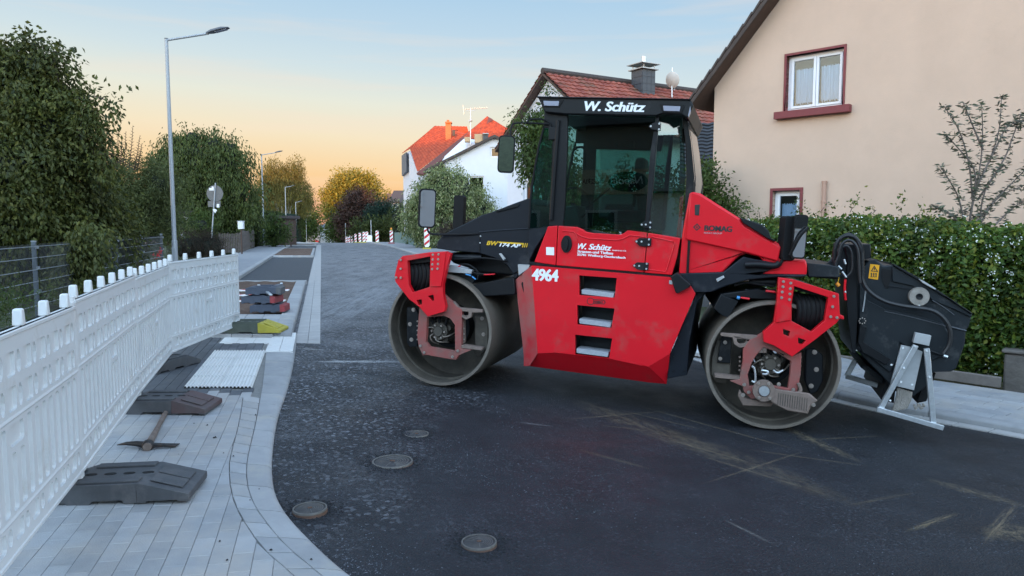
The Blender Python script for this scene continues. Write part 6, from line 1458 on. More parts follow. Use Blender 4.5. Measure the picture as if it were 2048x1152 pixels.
# ================================================================ pickaxe
mat('ash_wood', (.16,.12,.10), .7, noise=.35, nscale=14, dirt=(.28,.25,.23), dirt_amt=.3, dirt_scale=9); mat('forged', (.035,.032,.032), .55, metal=.5, noise=.3, nscale=30, dirt=(.14,.08,.05), dirt_amt=.3, dirt_scale=14)
hp_ = fpos(296, 891, PZ+.03); ep = fpos(333, 822, PZ+.02); pk = empty('pickaxe', hp_, 0, 'old pickaxe with dark iron head lying on the paving blocks', 'pickaxe')
d = ep-hp_; MB().tube([-d*.04, d*.10, d*.5, d*.8, d], [.030,.026,.018,.020,.019], 12).build('handle', MATS['ash_wood'], pk)
lt = fpos(234, 890, PZ+.02)-hp_; rt_ = fpos(356, 890, PZ+.015)-hp_
MB().tube([Vector((0,0,0)), lt*.35+Vector((0,.0,.012)), lt*.7+Vector((0,.008,.010)), lt], [.030,.021,.014,.004], 8).build('pick_point', MATS['forged'], pk, .002)
A = [Vector((.02,-.016,-.018)), Vector((.02,.016,-.018)), Vector((.02,.016,.018)), Vector((.02,-.016,.018))]; e = rt_
MB().hull(A, [rt_*.55+Vector((0,-.022,-.008)), rt_*.55+Vector((0,.022,-.008)), rt_*.55+Vector((0,.022,.010)), rt_*.55+Vector((0,-.022,.010))]).hull([rt_*.55+Vector((0,-.022,-.008)), rt_*.55+Vector((0,.022,-.008)), rt_*.55+Vector((0,.022,.010)), rt_*.55+Vector((0,-.022,.010))], [e+Vector((0,-.034,-.004)), e+Vector((0,.034,-.004)), e+Vector((0,.034,.003)), e+Vector((0,-.034,.003))]).build('adze_blade', MATS['forged'], pk, .003)
MB().lathe([(.028,-.03),(.040,-.02),(.042,.02),(.03,.03)], 16, Matrix.Rotation(math.atan2(d.y, d.x), 4, 'Z')@Matrix.Rotation(math.pi/2, 4, 'Y')).build('eye', MATS['forged'], pk, .003)
# ================================================================ mesh fence
mat('fence_grey', (.10,.12,.145), .5, metal=.2, noise=.1); mat('fence_wire', (.03,.035,.042), .5); mat('fence_cap', (.22,.24,.26), .5)
fz = lambda y: H(fence_x(y), y)-.02
for k in range(-1, 5):
    y0 = 12.3+2.45*k; y1 = y0+2.45; p = Vector((fence_x(y0), y0, 0)); q = Vector((fence_x(y1), y1, 0)); d = q-p; L = d.length; rz = math.atan2(d.y, d.x)
    if k == -1: fe = empty('mesh_fence', (p.x, p.y, 0), 0, 'dark grey double-bar mesh fence in front of the big shrubs on the left', 'fence'); fo = fe.location.copy()
    M = Matrix.Translation(Vector((p.x, p.y, 0))-fo)@Matrix.Rotation(rz, 4, 'Z')
    MB().box((-.03,-.03,-.2),(.03,.03,1.36), M).build('fence_post', MATS['fence_grey'], fe, .004)
    MB().box((-.035,-.035,1.36),(.035,.035,1.385), M).build('post_cap', MATS['fence_cap'], fe, .004)
    for z in (.5, .9, 1.25): MB().box((-.045,-.06,z),(.045,-.03,z+.05), M).build('clamp', MATS['fence_cap'], fe, .003)
    if k == 4: break
    wires = MB(); n = int(L/.05)
    for i in range(1, n): wires.bar(M@Vector((i*L/n, -.045, .08)), M@Vector((i*L/n, -.045, 1.33)), .0045, .0045, (1,0,0))
    o = wires.build('vertical_wires', MATS['fence_wire'], fe, 0, 0); o['kind'] = 'stuff'
    for z in (.10,.30,.50,.70,.90,1.10,1.29): MB().bar(M@Vector((.03,-.054,z)), M@Vector((L-.03,-.054,z)), .008, .012).build('horizontal_wire', MATS['fence_cap'], fe, 0)
# ================================================================ lamp posts
mat('lamp_pole', (.34,.36,.39), .5, metal=.25, noise=.06, nscale=6); mat('lamp_head', (.10,.105,.12), .45)
def lamp(pxb, pyb, pyt, armpx, label, d=None, lean=0, hs=1.0):
    g = ground(pxb, pyb, KZ) if d is None else Vector(((pxb-1024)/FPX*d, d, H((pxb-1024)/FPX*d, d)+KZ)); t_ = at(pxb, pyt, g.y).z
    t = empty('street_lamp', g, 0, label, 'street lamp', 'street lamps along the left pavement'); hh = t_-g.z
    MB().tube([(0,0,-.1),(0,0,hh*.18),(0,0,hh*.182),(0,0,hh)], [.072,.070,.056,.042], 16).build('pole', MATS['lamp_pole'], t)
    arm = (armpx/FPX)*g.y; up = arm*.16; rr = max(.028, .0)
    MB().tube([(0,0,hh-.03),(arm*.78,0,hh-.03+up*.75)], .030, 10).build('arm', MATS['lamp_pole'], t)
    a = Vector((arm*.74,0,hh+up*.62)); b = Vector((arm*1.16,0,hh+up*1.25)); dx = (b-a).normalized(); ux = Vector((-dx.z,0,dx.x)); s = Vector((0,1,0))
    sec = lambda p, w_, h_: [p-s*w_+ux*0, p-s*w_*.7+ux*h_, p+s*w_*.7+ux*h_, p+s*w_, p+s*w_*.9-ux*h_*.35, p-s*w_*.9-ux*h_*.35]
    m = MB(); ss = [sec(a, .035, .03), sec(a.lerp(b, .25), .11, .05), sec(a.lerp(b, .7), .13, .05), sec(b, .07, .015)]
    for q in range(3): m.hull(ss[q], ss[q+1])
    hd_ = m.build('lamp_head', MATS['lamp_head'], t, .0); MB().hull([a.lerp(b,.4)-s*.08-ux*.022, a.lerp(b,.9)-s*.07-ux*.022, a.lerp(b,.9)+s*.07-ux*.022, a.lerp(b,.4)+s*.08-ux*.022], [a.lerp(b,.4)-s*.08-ux*.03, a.lerp(b,.9)-s*.07-ux*.03, a.lerp(b,.9)+s*.07-ux*.03, a.lerp(b,.4)+s*.08-ux*.03]).build('lens', MATS['lamp_lens'], hd_, 0)
    MB().tube([(0,0,hh),(0,0,hh+.02)], .046, 14).build('pole_cap', MATS['lamp_head'], t)
    MB().box((-.045,-.077,.5),(.045,-.055,.95)).build('access_door', MATS['lamp_pole'], t, .004)
    return t
lamp(350, 560, 78, 106, 'nearest and tallest-looking street lamp behind the white barriers', 19.0)
lamp(529, 489, 309, 36, 'second street lamp, in front of the birch and clipped hedge', 53)
lamp(574, 485, 374, 16, 'third street lamp, right of the flat shed roof', 82)
lamp(594, 482, 404, 11, 'fourth street lamp along the left pavement', 96)
lamp(614, 480, 432, 9, 'fifth street lamp, thin and near the end of the street', 160); lamp(621, 480, 438, 8, 'sixth and farthest street lamp beside the fifth', 172)
for px, pyt, d, lab in ((692,446,123,'thin pale pole in front of the copper beech'), (743,440,90,'thin pale post beside the round conifer')):
    g = Vector(((px-1024)/FPX*d, d, 0)); g.z = H(g.x, d); t_ = at(px, pyt, d).z; t = MB().tube([(0,0,0),(0,0,t_-g.z)], .05, 8).build('pole', MATS['lamp_pole'], None); t.location = g; tag(t, lab, 'pole')
# lamp across the street behind the viewer, seen in the rear quarter glass
# ================================================================ round sign seen from behind
sg = empty('road_sign', Vector((at(426,470,37).x, 37, H(-10,37)+KZ)), 0, 'round road sign and small plate seen from their grey backs before the tree', 'road sign'); so = sg.location
mat('sign_back', (.13,.125,.125), .6, noise=.1); XS = lambda px, py, Y=37: at(px, py, Y)-so
MB().tube([XS(422,520), XS(424,465), XS(431,366)], .032, 10).build('post', MATS['lamp_pole'], sg)
c = XS(429,387); MB().lathe([(.415,-.012),(.42,0),(.415,.012)], 36, Matrix.Translation(c+Vector((0,.05,0)))@Matrix.Rotation(math.pi/2, 4, 'X')).build('disc', MATS['sign_back'], sg)
a, b = XS(415,414), XS(440,402); MB().box((a.x,.06+a.y,a.z),(b.x,.08+a.y,b.z)).build('plate', MATS['sign_back'], sg, .004)
for x0, y0, x1, y1 in ((418,376,427,381),(423,373,427,376),(433,408,438,415)): a, b = XS(x0,y1), XS(x1,y0); MB().box((a.x,.028+a.y,a.z),(b.x,.032+a.y,b.z)).build('label', MATS['pvc_white'], sg, 0)
a = XS(430,421); MB().hull([a+Vector((-.10,-.04,.05)), a+Vector((.02,-.04,-.14)), a+Vector((.12,-.04,.02)), a+Vector((.0,-.04,.09))], [a+Vector((-.10,-.045,.05)), a+Vector((.02,-.045,-.14)), a+Vector((.12,-.045,.02)), a+Vector((.0,-.045,.09))]).build('torn_paper', MATS['pvc_white'], sg, 0, 0)
# ================================================================ picket fence, letter box, brush hedge
mat('weathered_wood', (.115,.095,.085), .85, noise=.3, nscale=8)
pf = empty('picket_fence', ground(440, 505, KZ), 0, 'low weathered wooden picket fence between brushwood and thuja hedge', 'fence'); po = pf.location.copy()
pts_ = [ground(438,506,KZ), ground(482,505,KZ), ground(509,494,KZ)]
def pickets(a, b, n, gap, hz):
    d = b-a; L = d.length; rz = math.atan2(d.y, d.x)
    for k in range(n):
        M = Matrix.Translation(a.lerp(b, (k+.5)/n)-po)@Matrix.Rotation(rz, 4, 'Z'); w_ = L/n*gap/2; h_ = hz+random.uniform(-.04,.04)
        MB().hull([M@Vector(p) for p in ((-w_,-.012,0),(w_,-.012,0),(w_,-.012,h_-.05),(0,-.012,h_),(-w_,-.012,h_-.05))], [M@Vector(p) for p in ((-w_,.012,0),(w_,.012,0),(w_,.012,h_-.05),(0,.012,h_),(-w_,.012,h_-.05))]).build('picket', MATS['weathered_wood'], pf, 0, 0)
    for z in (.3, hz-.25): M = Matrix.Translation(-po); MB().bar(a-po+Vector((0,.05,z)), b-po+Vector((0,.05,z)), .03, .07).build('fence_rail', MATS['weathered_wood'], pf)
hz = at(450,466,pts_[0].y).z-pts_[0].z
pickets(pts_[0], pts_[1], 13, .62, hz); pickets(pts_[1], pts_[2], 12, .88, hz*1.1)
lb = empty('letter_box', ground(484, 508, KZ), 0, 'white letter box on a dark post beside the picket fence', 'letter box'); Y = lb.location.y; z1 = at(483,443,Y).z-lb.location.z; z0 = at(483,458,Y).z-lb.location.z
MB().box((-.03,-.03,0),(.03,.03,z0)).build('post', MATS['brown_wood'], lb, .004); k = 5/FPX*Y; b_ = MB().box((-k,-.12,z0),(k,.12,z1)).build('box', MATS['pvc_white'], lb, .01); MB().box((-k*1.15,-.14,z1),(k*1.15,.14,z1+.03)).build('lid', MATS['pvc_white'], lb, .006)
# shed roof among the hedges
sd_ = empty('shed', at(553,470,56).xy.to_3d(), 0, 'dark flat-roofed carport between the hedges on the left', 'shed'); so2 = sd_.location
a, b = at(536,434,56)-so2, at(570,434,56)-so2; MB().box((a.x,a.y,a.z-.12),(b.x,a.y+4,a.z+.12)).build('roof', MATS['dull_roof'], sd_, .02); MB().box((a.x+.2,a.y+.5,-1.5),(b.x-.2,a.y+3.5,a.z-.12)).build('wall', MATS['brown_wood'], sd_, 0)
# ================================================================ beacons along the right kerb
def beacon(px, py0, py1, label, lampc=None, foot_m='recycled_yellow', Y=None):
    g = ground(px, py1, .09) if Y is None else Vector(((px-1024)/FPX*Y, Y, H((px-1024)/FPX*Y, Y)+.02)); Hh = (py1-py0)/FPX*g.y if Y is None else 1.3; w_ = Hh*.125
    t = empty('traffic_beacon', g, 0, label, 'beacon', 'red and white striped beacons along the right side of the street')
    f = lambda x, y, w: Vector((x, w, y)); z0 = Hh*.09
    MB().prism([(-w_,z0+w_*.6),(-w_*.6,z0),(w_*.6,z0),(w_,z0+w_*.6),(w_,Hh-w_*.5),(w_*.6,Hh),(-w_*.6,Hh),(-w_,Hh-w_*.5)], [], f, -.02, .02).build('blade', MATS['film_white'], t, .004)
    n = 3; sp_ = (Hh-z0)/n
    for k in range(n):
        z = z0+sp_*(k+.18); zz = [z, z+w_*1.5, z+w_*1.5+sp_*.42, z+sp_*.42]; zz = [min(Hh-.02, q) for q in zz]
        MB().prism([(-w_*.93,zz[0]),(w_*.93,zz[1]),(w_*.93,zz[2]),(-w_*.93,zz[3])], [], f, -.023, -.020).build('red_stripe', MATS['film_red'], t, 0)
    MB().hull([Vector(p) for p in ((-.28,-.2,0),(.28,-.2,0),(.28,.2,0),(-.28,.2,0))], [Vector(p) for p in ((-.24,-.16,.09),(.24,-.16,.09),(.24,.16,.09),(-.24,.16,.09))]).build('foot', MATS[foot_m], t, .01)
    if lampc: MB().box((-w_*.6,-.05,Hh),(w_*.6,.05,Hh+w_*.7)).build('lamp_battery', MATS['recycled_yellow'], t, .01); MB().lathe([(w_*.5,0),(w_*.55,w_*.5),(w_*.3,w_*1.0)], 14, Matrix.Translation((0,0,Hh+w_*.7))).build('lamp_lens', MATS['amber'], t)
    return t
beacon(854, 455, 498, 'nearest striped beacon on a yellow foot behind the left mirror')
beacon(783, 461, 487, 'striped beacon carrying an amber lamp left of the green fence', True, 'recycled_red')
for px, Yb, lab in ((755,76,'lone striped beacon left of the one with a lamp'), (734.5,86,'striped beacon directly left of the small white board'), (728.5,89,'striped beacon touching its neighbour beside the white board'), (720.5,96,'fifth striped beacon from the right'), (712,103,'sixth striped beacon from the right'), (705,109,'seventh striped beacon from the right'), (699,114,'farthest striped beacon but one'), (694,119,'farthest striped beacon of the row')): beacon(px, 0, 0, lab, Y=Yb)
# small white board by the beacons
g = Vector((-284/FPX*84, 84, H(-16,84)+.02)); t = empty('site_board', g, 0, 'small white board standing between the striped beacons', 'board'); Hh = 15/FPX*g.y; MB().box((-Hh*.32,-.02,.1),(Hh*.32,.02,Hh)).build('panel', MATS['film_white'], t, .01); MB().box((-Hh*.28,-.2,0),(Hh*.28,.2,.1)).build('foot', MATS['recycled_grey'], t)
# green board fence
mat('green_metal', (.13,.21,.20), .6, noise=.1)
gf = empty('green_fence', ground(790, 487, .09), 0, 'pale green ribbed metal fence on the right pavement', 'fence'); go = gf.location.copy(); a, b = ground(789, 484.5, .09), ground(832, 492, .09); ht = at(789,465,a.y).z-a.z
n = 26
for k in range(n):
    p = a.lerp(b, k/n)-go; q = a.lerp(b, (k+.86)/n)-go; MB().hull([p, q, q+Vector((0,0,ht)), p+Vector((0,0,ht))], [v+Vector((.02,.03,0)) for v in (p, q, q+Vector((0,0,ht)), p+Vector((0,0,ht)))]).build('fence_board', MATS['green_metal'], gf, 0, 0)
for z in (.3, ht-.2): MB().bar(a-go+Vector((.03,.06,z)), b-go+Vector((.03,.06,z)), .04, .05).build('fence_rail', MATS['green_metal'], gf)
# ================================================================ far cars
mat('car_dark', (.02,.025,.03), .3, coat=.5); mat('car_red', (.4,.02,.02), .35, coat=.5); mat('tail_red', (.6,.02,.02), .3)
def car(px, py, paint, label, rz, s=1.0):
    g = ground(px, py, 0); t = empty('parked_car', g, rz, label, 'car', 'cars parked at the far end of the street'); f = lambda x, y, w: Vector((x, w, y))
    body = [(-2.05,.35),(-2.1,.75),(-1.75,.95),(-1.2,1.42),(.3,1.45),(1.0,1.0),(1.95,.85),(2.1,.55),(2.05,.32),(1.65,.30),(1.55,.55),(1.2,.62),(.9,.5),(.85,.28),(-.85,.28),(-.95,.52),(-1.25,.62),(-1.55,.52),(-1.65,.32)]
    MB().prism(body, [], f, -.85, .85).build('body', MATS[paint], t, .05)
    MB().prism([(-1.5,1.0),(-1.12,1.36),(.22,1.38),(.75,1.0)], [], f, -.86, .86).build('side_window', MATS['interior_dark'], t, 0)
    MB().hull([Vector((-1.81,-.7,.97)), Vector((-1.81,.7,.97)), Vector((-1.3,.62,1.36)), Vector((-1.3,-.62,1.36))], [Vector((-1.78,-.7,.95)), Vector((-1.78,.7,.95)), Vector((-1.26,.62,1.34)), Vector((-1.26,-.62,1.34))]).build('rear_window', MATS['interior_dark'], t, 0)
    for x in (-1.28, 1.2):
        for y in (-.82, .66): w_ = MB().cyl((x, y, .31), (x, y+.16, .31), .31, 20).build('wheel', MATS['rubber'], t); MB().cyl((x, y-.005, .31), (x, y+.165, .31), .18, 12).build('rim', MATS['metal_sheet'], w_)
    for y in (-.72, .5): MB().box((-2.13,y,.7),(-2.0,y+.22,.88)).build('tail_light', MATS['tail_red'], t, .01)
    return t
car(645, 485.5, 'car_dark', 'dark hatchback parked at the far end of the street', R(60)); car(632, 484.3, 'car_red', 'red car partly behind the dark hatchback at the far end', R(65))
# far right hand van-like dark trailer by the road end
# ================================================================ stone pillar right and low edging wall
mat('stone_pillar', (.15,.13,.115), .9, noise=.3, nscale=6, bump=.8, bscale=14, bdist=.02, dirt=(.08,.07,.06), dirt_amt=.4)
a = ground(2005, 768, .1); sw = empty('stone_wall', a, R(-42), 'short weathered concrete pillar wall at the end of the flowering hedge', 'wall')
hgt = at(2010,706,a.y).z-a.z
MB().box((0,0,-.2),(1.6,.3,hgt)).build('wall', MATS['stone_pillar'], sw, .03); MB().box((-.03,-.03,hgt),(1.65,.33,hgt+.05)).build('coping', MATS['stone_pillar'], sw, .02)
mat('edging_concrete', (.20,.17,.15), .9, noise=.2, nscale=8)
ed = [ground(x, y, .1) for x, y in ((2004,770),(1960,764),(1880,752),(1800,741),(1740,733),(1690,726),(1600,712),(1480,694),(1400,680))]
ed = resample(ed, 1.0); eg = empty('garden_edging', ed[0], 0, 'low brownish concrete edging strip under the flowering hedge', 'edging')
for p, q in zip(ed, ed[1:]): MB().bar(p.lerp(q, .01)-ed[0]+Vector((0,0,.03)), q.lerp(p, .01)-ed[0]+Vector((0,0,.03)), .07, .14).build('edging_piece', MATS['edging_concrete'], eg, .01)
# ================================================================ foliage
def leaves(name, blobs, n, size, material, parent, droop=.0, fill=.25, clump=26, spread=.16, aspect=.5, lump=.25, seed=0, up=.2, smin=.7):
    "leaf-shaped folded quads gathered in sprays through the crown's volume"
    g = np.random.default_rng(1000+seed); C = np.array([[b[0].x, b[0].y, b[0].z] for b in blobs])
    RX = np.array([[b[1]]*3 if not isinstance(b[1], tuple) else b[1] for b in blobs], dtype=float)
    wgt = (RX[:,0]*RX[:,2]+RX[:,1]*RX[:,2])**1.0; wgt /= wgt.sum(); nc = max(1, n//clump); bi = g.choice(len(blobs), nc, p=wgt)
    d = g.normal(size=(nc,3)); d /= np.linalg.norm(d, axis=1)[:,None]
    rad = np.where(g.random(nc) < fill, g.random(nc)**.5*.8, g.normal(.93, .09, nc))
    lum = 1+lump*(np.sin(d[:,0]*5+bi)*np.sin(d[:,1]*6+1)+np.sin(d[:,2]*7+bi*2))*.5
    cc = C[bi]+d*RX[bi]*(rad*lum)[:,None]
    r0 = RX[bi].mean(1)
    idx = np.repeat(np.arange(nc), clump); N = len(idx)
    sdir = d*.6+g.normal(size=(nc,3))*.5; sdir[:,2] += up-droop*1.6; sdir /= np.linalg.norm(sdir, axis=1)[:,None]
    sl = (spread*r0*(.6+.8*g.random(nc))); sl = np.maximum(sl, size*3)
    t = g.random(N); p = cc[idx]+sdir[idx]*(t*sl[idx]*1.6)[:,None]+g.normal(size=(N,3))*(sl[idx]*.28)[:,None]
    ax = sdir[idx]*.7+g.normal(size=(N,3))*.6; ax[:,2] -= droop*1.2+.15; ax /= np.linalg.norm(ax, axis=1)[:,None]
    s = np.cross(ax, g.normal(size=(N,3))); s /= np.linalg.norm(s, axis=1)[:,None]; nn = np.cross(ax, s)
    sz = size*(smin+(1.3-smin)*g.random(N)); a = ax*sz[:,None]; b = s*(sz*aspect*.5)[:,None]
    v = np.stack([p, p+a*.45+b+nn*(sz*.08)[:,None], p+a, p+a*.45-b+nn*(sz*.08)[:,None]], 1).reshape(-1, 3)
    q = np.arange(N*4).reshape(N, 4)
    o = np_mesh(name, v, q, material, parent)
    if name == 'branch': o['kind'] = 'stuff'
    return o
def rooted(name, base, label, cat, group=None):
    t = empty(name, base, 0, label, cat, group); return t
def blob(px, py, r, Y, o, ry=None, deep=1.0): c = at(px, py, Y)-o; k = r/FPX*Y; return (c, (k, k*deep, (ry/FPX*Y) if ry else k))
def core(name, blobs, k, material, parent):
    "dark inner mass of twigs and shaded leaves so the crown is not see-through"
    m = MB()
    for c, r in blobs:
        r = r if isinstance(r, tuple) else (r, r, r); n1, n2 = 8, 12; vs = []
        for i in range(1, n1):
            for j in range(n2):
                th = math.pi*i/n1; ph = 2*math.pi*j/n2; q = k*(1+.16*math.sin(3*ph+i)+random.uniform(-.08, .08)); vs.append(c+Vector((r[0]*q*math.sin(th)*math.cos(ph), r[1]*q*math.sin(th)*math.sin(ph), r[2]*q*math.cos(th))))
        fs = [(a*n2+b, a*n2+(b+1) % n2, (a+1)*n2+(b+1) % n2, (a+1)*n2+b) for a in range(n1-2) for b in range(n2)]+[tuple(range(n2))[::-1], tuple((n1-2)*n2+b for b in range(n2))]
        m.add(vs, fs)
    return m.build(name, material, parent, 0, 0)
mat('bark', (.07,.05,.04), .9, noise=.3, nscale=10, bump=.6, bscale=20); mat('birch_bark', (.40,.38,.35), .8, noise=.3, nscale=6)
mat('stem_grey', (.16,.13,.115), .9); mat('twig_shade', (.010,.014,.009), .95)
leafmat('leaf_dark', [(0.026,0.042,0.009),(0.047,0.065,0.012),(0.034,0.052,0.012),(0.068,0.080,0.016),(0.040,0.060,0.014)])
leafmat('leaf_big', [(0.042,0.056,0.012),(0.089,0.100,0.021),(0.058,0.072,0.016),(0.126,0.125,0.026),(0.032,0.045,0.012),(0.074,0.085,0.019)])
leafmat('leaf_cherry', [(0.037,0.060,0.012),(0.068,0.095,0.020),(0.047,0.072,0.016),(0.095,0.115,0.025),(0.032,0.050,0.012)])
leafmat('leaf_mid', [(0.037,0.065,0.012),(0.063,0.100,0.019),(0.047,0.080,0.019),(0.089,0.120,0.022)])
leafmat('leaf_feather', [(0.058,0.075,0.025),(0.089,0.110,0.034),(0.074,0.090,0.028),(0.116,0.130,0.043)])
leafmat('leaf_varieg', [(.08,.125,.035),(.24,.27,.11),(.12,.165,.05),(.42,.43,.24),(.065,.11,.03),(.19,.23,.09)])
leafmat('leaf_yellow', [(.14,.14,.02),(.28,.22,.03),(.17,.17,.03),(.34,.25,.04)])
leafmat('leaf_copper', [(.05,.025,.022),(.07,.035,.028),(.045,.028,.025),(.08,.045,.03)])
leafmat('leaf_conifer', [(.008,.028,.020),(.014,.04,.026),(.010,.032,.024)])
leafmat('leaf_birch', [(0.084,0.085,0.019),(0.137,0.120,0.025),(0.105,0.100,0.022),(0.200,0.150,0.031)])
leafmat('leaf_hedge', [(0.032,0.065,0.011),(0.068,0.125,0.016),(0.042,0.085,0.015),(0.137,0.180,0.019),(0.053,0.100,0.016),(0.026,0.050,0.010),(0.210,0.210,0.022)])
leafmat('leaf_brown', [(.045,.028,.022),(.06,.04,.03),(.035,.022,.018),(.05,.045,.02)])
leafmat('leaf_thuja', [(0.023,0.038,0.007),(0.037,0.050,0.010),(0.029,0.040,0.009)])
leafmat('leaf_purple', [(.10,.085,.075),(.12,.125,.085),(.08,.105,.06),(.16,.16,.12)])
mat('petal', (.78,.78,.74), .7)
def trunk(base, tips, r0, material, parent):
    m = MB(); 
    for t_ in tips:
        mid = base.lerp(t_, .5)+Vector((random.uniform(-.2,.2), random.uniform(-.2,.2), .1*(t_-base).length)); m.tube(smooth([base, base.lerp(mid, .5)+Vector((0,0,.2)), mid, t_], 1), [r0*(1-.8*k/8) for k in range(9)][:len(smooth([base, base, mid, t_], 1))], 8)
    return m.build('trunk', material, parent)
def tree(name, Y, blobs_px, n, size, leaf, label, cat='tree', base=None, tr=.15, corek=.55, droop=0, seed=0, bark='bark', group=None, **k):
    bx_ = base or (sum(b[0] for b in blobs_px)/len(blobs_px), 480)
    g = Vector(((bx_[0]-1024)/FPX*Y, Y, 0)); g.z = H(g.x, Y)-.1; t = rooted(name, g, label, cat, group)
    bl = [blob(b[0], b[1], b[2], Y+(b[4] if len(b) > 4 else 0), g, b[3] if len(b) > 3 else None) for b in blobs_px]
    leaves('crown', bl, n, size, MATS[leaf], t, droop=droop, seed=seed, **k)
    if corek: core('inner_crown', bl, corek, MATS['twig_shade'], t)
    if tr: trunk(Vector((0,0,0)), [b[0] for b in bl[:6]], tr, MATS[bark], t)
    return t
# big climbing-shrub tree at the left edge
tree('large_shrub', 16, [(35,200,70),(84,195,46,None,.6),(102,255,48),(30,330,92,None,-.2),(128,325,60,None,.6),(95,420,78,None,.4),(20,450,72,None,-.3),(165,400,48,None,1.4),(190,440,44,None,2.0),(138,312,34,None,.8),(0,140,52),(70,130,34),(225,445,34,None,2.8),(110,500,44,None,.6),(200,490,40,None,2.2),(40,520,50)],
     62000, .115, 'leaf_big', 'very large dark leafy shrub towering over the fence at the left edge', 'tree', (60,520), .16, .52, droop=.5, seed=1, spread=.30, fill=.35, aspect=.52, lump=.45)
lt_ = [o for o in bpy.data.objects if o.name == 'large_shrub'][0]; g = lt_.location
def spray(pts, Y, n, size, leaf, parent, r=7, droop=.5, seed=0, tw=.012):
    bl = [blob(x, y, r, Y, parent.location) for x, y in pts]; leaves('branch', bl, n, size, MATS[leaf], parent, droop=droop, fill=.6, spread=.5, seed=seed)
    MB().tube([b[0] for b in bl], tw, 5).build('twig', MATS['bark'], parent)
for i, (pts, n) in enumerate((([(95,105),(110,103),(128,108)],190), ([(60,92),(75,90),(88,96)],260), ([(108,118),(112,140),(118,165),(120,182)],480), ([(130,200),(160,196),(188,192),(212,200)],620), ([(150,232),(170,232),(192,236)],420), ([(160,262),(180,272),(196,278)],330), ([(190,300),(205,308),(220,306)],260), ([(8,88),(20,98),(40,95)],300), ([(165,215),(178,210),(186,216)],220), ([(150,250),(165,285),(185,300),(200,330)],500))): spray(pts, 16.0, n, .11, 'leaf_big', lt_, 8, seed=20+i)
# climber hanging over the fence
cl = tree('hanging_climber', 14.2, [(160,500,26,34),(152,540,20,32),(175,470,34,28)], 3800, .10, 'leaf_big', 'leafy climber spilling down over the mesh fence', 'plant', (158,600), 0, 0, droop=.8, seed=3, fill=.5)
tree('feathery_shrub', 25, [(262,400,52),(300,412,46),(318,370,34),(240,440,45),(290,452,46),(225,360,34),(330,440,25)], 30000, .12, 'leaf_feather', 'grey-green feathery shrub between the big shrub and the cherry tree', 'shrub', (280,520), .06, .5, droop=.1, seed=4, aspect=.25, spread=.3)
# buddleia spikes above it
bs = rooted('spiky_shrub', Vector(((245-1024)/FPX*21, 21, 0)), 'thin upright seed spikes rising above the feathery shrub against the sky', 'shrub'); o3 = bs.location; m = MB(); vs = []; qs = []
for (x0, y0, x1, y1) in ((228,335,216,262),(234,335,236,256),(246,335,252,262),(258,335,266,250),(268,340,280,270),(212,335,205,275),(222,335,226,268),(274,340,284,286),(240,335,244,275)):
    a, b = at(x0, y0, 21)-o3, at(x1, y1, 21)-o3; m.tube([a, a.lerp(b, .5)+Vector((.02,0,0)), b], [.012,.008,.003], 5)
    for k in range(26):
        p = a.lerp(b, k/26); l = .16*(1-k/30); s = 1 if k % 2 else -1; m.tube([p, p+Vector((s*l, random.uniform(-.05,.05), l*.5))], [.012, .004], 4)
m.build('spikes', MATS['leaf_brown'], bs, 0, 0)
# drooping cherry
tree('cherry_tree', 47, [(400,320,52),(352,330,40),(450,335,46),(472,385,40),(340,385,42),(410,385,62),(395,430,52),(450,425,45),(360,290,26),(385,278,22),(425,290,24),(460,300,24),(325,320,20),(440,455,30)], 46000, .235, 'leaf_cherry', 'broad cherry tree with drooping leaves behind the picket fence', 'tree', (420,490), .22, .55, droop=.9, seed=5, aspect=.34, spread=.30, lump=.4)
tree('garden_shrub', 44, [(398,452,28,20),(372,455,20,16)], 5200, .10, 'leaf_mid', 'lighter green shrub under the cherry tree', 'shrub', (395,480), 0, .6, seed=6)
tree('brushwood_hedge', 31, [(362,494,16,26),(380,494,16,26),(398,494,16,26),(416,494,16,26),(432,496,14,24)], 15000, .07, 'leaf_brown', 'low brown twiggy hedge left of the picket fence', 'hedge', (396,530), 0, .75, seed=7, aspect=.2, spread=.5)
